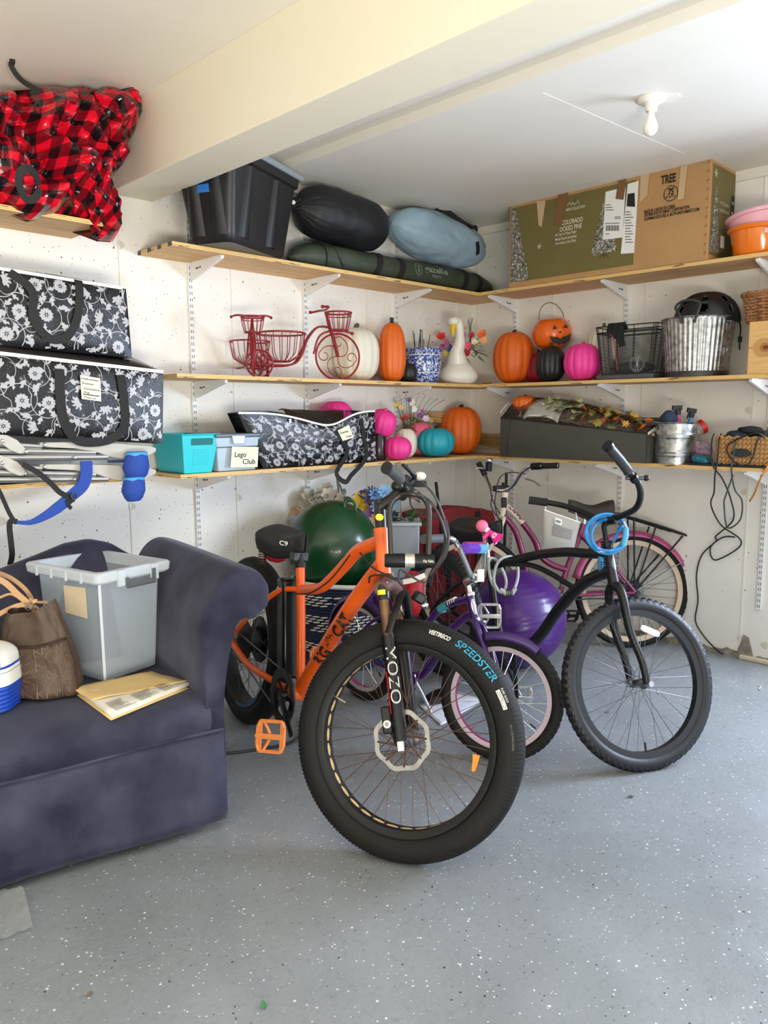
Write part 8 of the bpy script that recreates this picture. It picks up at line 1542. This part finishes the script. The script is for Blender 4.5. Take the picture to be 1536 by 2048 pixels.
# ------------------------------------------------------------------ folder of papers
zf = .4655; c4 = [onZ(x, y, zf+.002) for x, y in ((138, 1378), (222, 1440), (378, 1376), (300, 1345))]; t = thing('manila_folder', 'open manila folder of printed papers on the sofa seat', 'folder', sum(c4)/4)
def quad4(c, z0, amp=0., seed=0): return lambda u, v: (1-u)*(1-v)*c[0]+u*(1-v)*c[1]+u*v*c[2]+(1-u)*v*c[3]+EZ*(z0+amp*nz(u*3+seed, v*3)+amp*abs(u-.5))
m_man = M('manila', '#e3c489', .75); f_ = lambda c, k: [sum(c)/4+(p-sum(c)/4)*k for p in c]
obj('folder_back', G().grid(quad4(c4, -.001), 6, 6), m_man, t, solid=.0012)
tb = onZ(268, 1414, zf); tb2 = onZ(322, 1393, zf); g = G().add([tb, tb2, tb2+(c4[2]-tb2)*.01+A([.01, -.022, 0]), tb+A([.01, -.022, 0])], [(0, 1, 2, 3)]); obj('folder_tab', g, m_man, t, smooth=False, solid=.0012)
cp = [onZ(x, y, zf+.006) for x, y in ((150, 1380), (226, 1436), (379, 1372), (302, 1348))]
for k in range(7): obj('paper_sheet', G().grid(quad4([p+A([.003*math.sin(k*2.1), .003*math.cos(k*1.7), 0]) for p in cp], .001+.0016*k, .001, k), 6, 6), M('paper_warm', '#ece7dc', .75), t, solid=.0006)
S4 = quad4(cp, .0135, .001, 6); g = G(); random.seed(9)
for i in range(9):
    v = .10+.085*i
    for seg in range(3):
        if random.random() < .2: continue
        a_ = .66+.02*seg+.0; u0 = .62+random.uniform(0, .02); 
        p0, p1 = S4(.80-.018*i*0+.02*seg*0+.0, .06+.30*seg+.02*i*0), None
    for seg in range(3):
        v0, v1 = .05+.31*seg, .05+.31*seg+random.uniform(.12, .26); u_ = .70+.032*i; g.add([S4(u_, v0)+EZ*.0012, S4(u_+.012, v0)+EZ*.0012, S4(u_+.012, v1)+EZ*.0012, S4(u_, v1)+EZ*.0012], [(0, 1, 2, 3)])
obj('typed_lines', g, M('grey_print', '#6d675c', .7), t, smooth=False, kind='stuff')
cc_ = [onZ(x, y, zf+.018) for x, y in ((140, 1376), (186, 1402), (376, 1362), (300, 1344))]; obj('folder_cover', G().grid(quad4(cc_, .0, .004, 3), 10, 8), m_man, t, solid=.0012)
# ------------------------------------------------------------------ handbag
P = onZ(75, 1395, .466); fwv = nrm(A([-cf[0], -cf[1], 0])); rtv = nrm(A([cr[0], cr[1], 0])); t = thing('handbag', 'brown monogram handbag with tan leather straps on the sofa', 'handbag', P+ex*.05+ey*.06); s_ = sc(P); C0 = P+rtv*(-8*s_)-fwv*.07
m_bag = M('brown_monogram', '#4b3a2e', .55, var=.18, vs=18, bump=.12, bs=150)
def hb_(u, v):
    a = 2*PI*u; z = .285*v; wx = (84*s_)*(1-.44*v**1.8)*(1+.03*math.sin(3*a)); wy = .085*(1-.62*v); k = .38; ca, sa = math.cos(a), math.sin(a)
    return C0+rtv*(wx*math.copysign(abs(ca)**.7, ca)-.02*v)+fwv*(wy*math.copysign(abs(sa)**.7, sa)+.016*nz(ca*2.5, v*5)+.006*nz(ca*7, v*9))+EZ*(z+.028*v*ca*(1 if ca > 0 else .3)+.006*v*math.sin(2*a+1))
g = G().grid(hb_, 60, 22, True); g.add([hb_(k/60, 0) for k in range(60)], [tuple(range(59, -1, -1))]); obj('bag_body', g, m_bag, t, sharp=75)
g = G().grid(lambda u, v: hb_(.03+.44*u, .02+.58*v+.03*math.sin(PI*u)*0)+fwv*(.010+.004*math.sin(PI*u)), 26, 10); obj('front_pocket', g, m_bag, t, solid=.004)
obj('pocket_edge', G().tube([hb_(.03+.44*u, .60)+fwv*.015 for u in np.linspace(0, 1, 16)], .0035, 6), M('dark_leather', '#2c211b', .5), t)
g = G(); fv = lambda x, y: hb_(x, y)+fwv*.0165
for i in range(7):
    for j in range(7):
        u0, v0 = .04+.066*i, .03+.08*j; text(g, 'MK' if (i+j) % 2 else 'KM', .03, None, w=.034, map_=lambda x, y: (lambda p: p)(fv(min(.47, u0+(.034-x)/.55*1.0), min(.59, v0+y/.30*.95))))
obj('monogram', g, M('monogram_tan', '#66503e', .6), t, smooth=False, kind='stuff')
m_tan = M('tan_leather', '#c79c72', .5); kn = onD(58, 1222, 2.66); D0 = 2.64
def hs(px, w, nm='tan_strap', th=.005, mat=None, D=None):
    pts = crv([onD(x, y, (D or D0)) for x, y in px], 5); return obj(nm, G().ribbon(pts, w, th, [np.cross(pts[min(i+1, len(pts)-1)]-pts[max(i-1, 0)], cf) for i in range(len(pts))]), mat or m_tan, t)
hs([(-20, 1150), (10, 1165), (35, 1188), (60, 1210), (72, 1222)], .020); hs([(-20, 1140), (20, 1155), (50, 1178), (66, 1202)], .014, D=2.70); hs([(-20, 1240), (10, 1222), (40, 1210), (60, 1212)], .016); hs([(60, 1198), (75, 1204), (96, 1204)], .008); hs([(68, 1212), (85, 1225), (114, 1237)], .013); hs([(60, 1225), (56, 1250), (48, 1268), (44, 1278)], .008, mat=M('dark_leather', '#2c211b', .5)); hs([(52, 1235), (48, 1260), (38, 1290), (34, 1302)], .005, mat=M('dark_leather', '#2c211b', .5))
hs([(0, 1195), (22, 1188), (44, 1200)], .008, D=2.70); hs([(84, 1242), (74, 1226), (70, 1214)], .012)
for x, y in ((60, 1226), (76, 1222), (68, 1200)): obj('strap_collar', G().tube([onD(x, y, D0-.006), onD(x+3, y+6, D0-.006)], .010, 10), m_tan, t)
obj('strap_ring', G().ring([(.010, -.002), (.014, -.002), (.014, .002), (.010, .002)], onD(58, 1214, D0-.01), fwv, 20), m_steel, t); obj('strap_anchor', G().tube([onD(62, 1228, D0), onD(70, 1248, 2.70), hb_(.25, .97)], .007, 8), M('dark_leather', '#2c211b', .5), t)
# ------------------------------------------------------------------ jug cooler
P = onZ(-28, 1412, .466)+EZ*0; D1 = float((P-CC)@cf); s_ = D1/CF; t = thing('drink_cooler', 'blue and white drink cooler at the left edge of the sofa', 'cooler', P); rx = 64*s_; hh = 132*s_
def ck_(z0, z1, k0, k1, rib=False, n=20, dome=False):
    def fn(u, v):
        z = z0+(z1-z0)*v; a = 2*PI*u; k = k0+(k1-k0)*v if not dome else k0*math.sqrt(max(.0004, 1-(v*.97)**2.6)); k *= (1+.012*math.sin(v*PI*2*6)) if rib else 1
        return P+rtv*rx*k*math.copysign(abs(math.cos(a))**.6, math.cos(a))+fwv*rx*.8*k*math.copysign(abs(math.sin(a))**.6, math.sin(a))+EZ*z
    return G().grid(fn, 56, n, True)
m_cb = M('cooler_blue', '#1d47b4', .35); m_cw = M('cooler_white', '#ecebe4', .35)
g = ck_(0, hh*.40, .93, 1.0, True, 50); g.add([P+(p-P) for p in g.v[0][::50]], [tuple(range(55, -1, -1))]); obj('cooler_base', g, m_cb, t); obj('cooler_top', ck_(hh*.40, hh*.72, 1.01, .97), m_cw, t); obj('cooler_lid', ck_(hh*.72, hh, .97, 0, n=16, dome=True), m_cw, t)
g = ck_(hh*.66, hh*.695, .985, .98, n=3); obj('blue_band', g, m_cb, t)
g = ck_(hh*.60, hh*.605, 1.0, 1.0, n=3); obj('dark_line', g, m_ink, t)
pn = lambda x, y: P+rtv*(x+28)*s_+fwv*(rx*.8*1.0)+EZ*y*hh
obj('spout_panel', G().box((0, 0, 0), (.05, .02, .07), (P+rtv*rx*.62+fwv*rx*.70+EZ*hh*.86, nrm(rtv*.9-fwv*.45), nrm(fwv*.9+rtv*.45), EZ)), m_cb, t, bevel=.004)
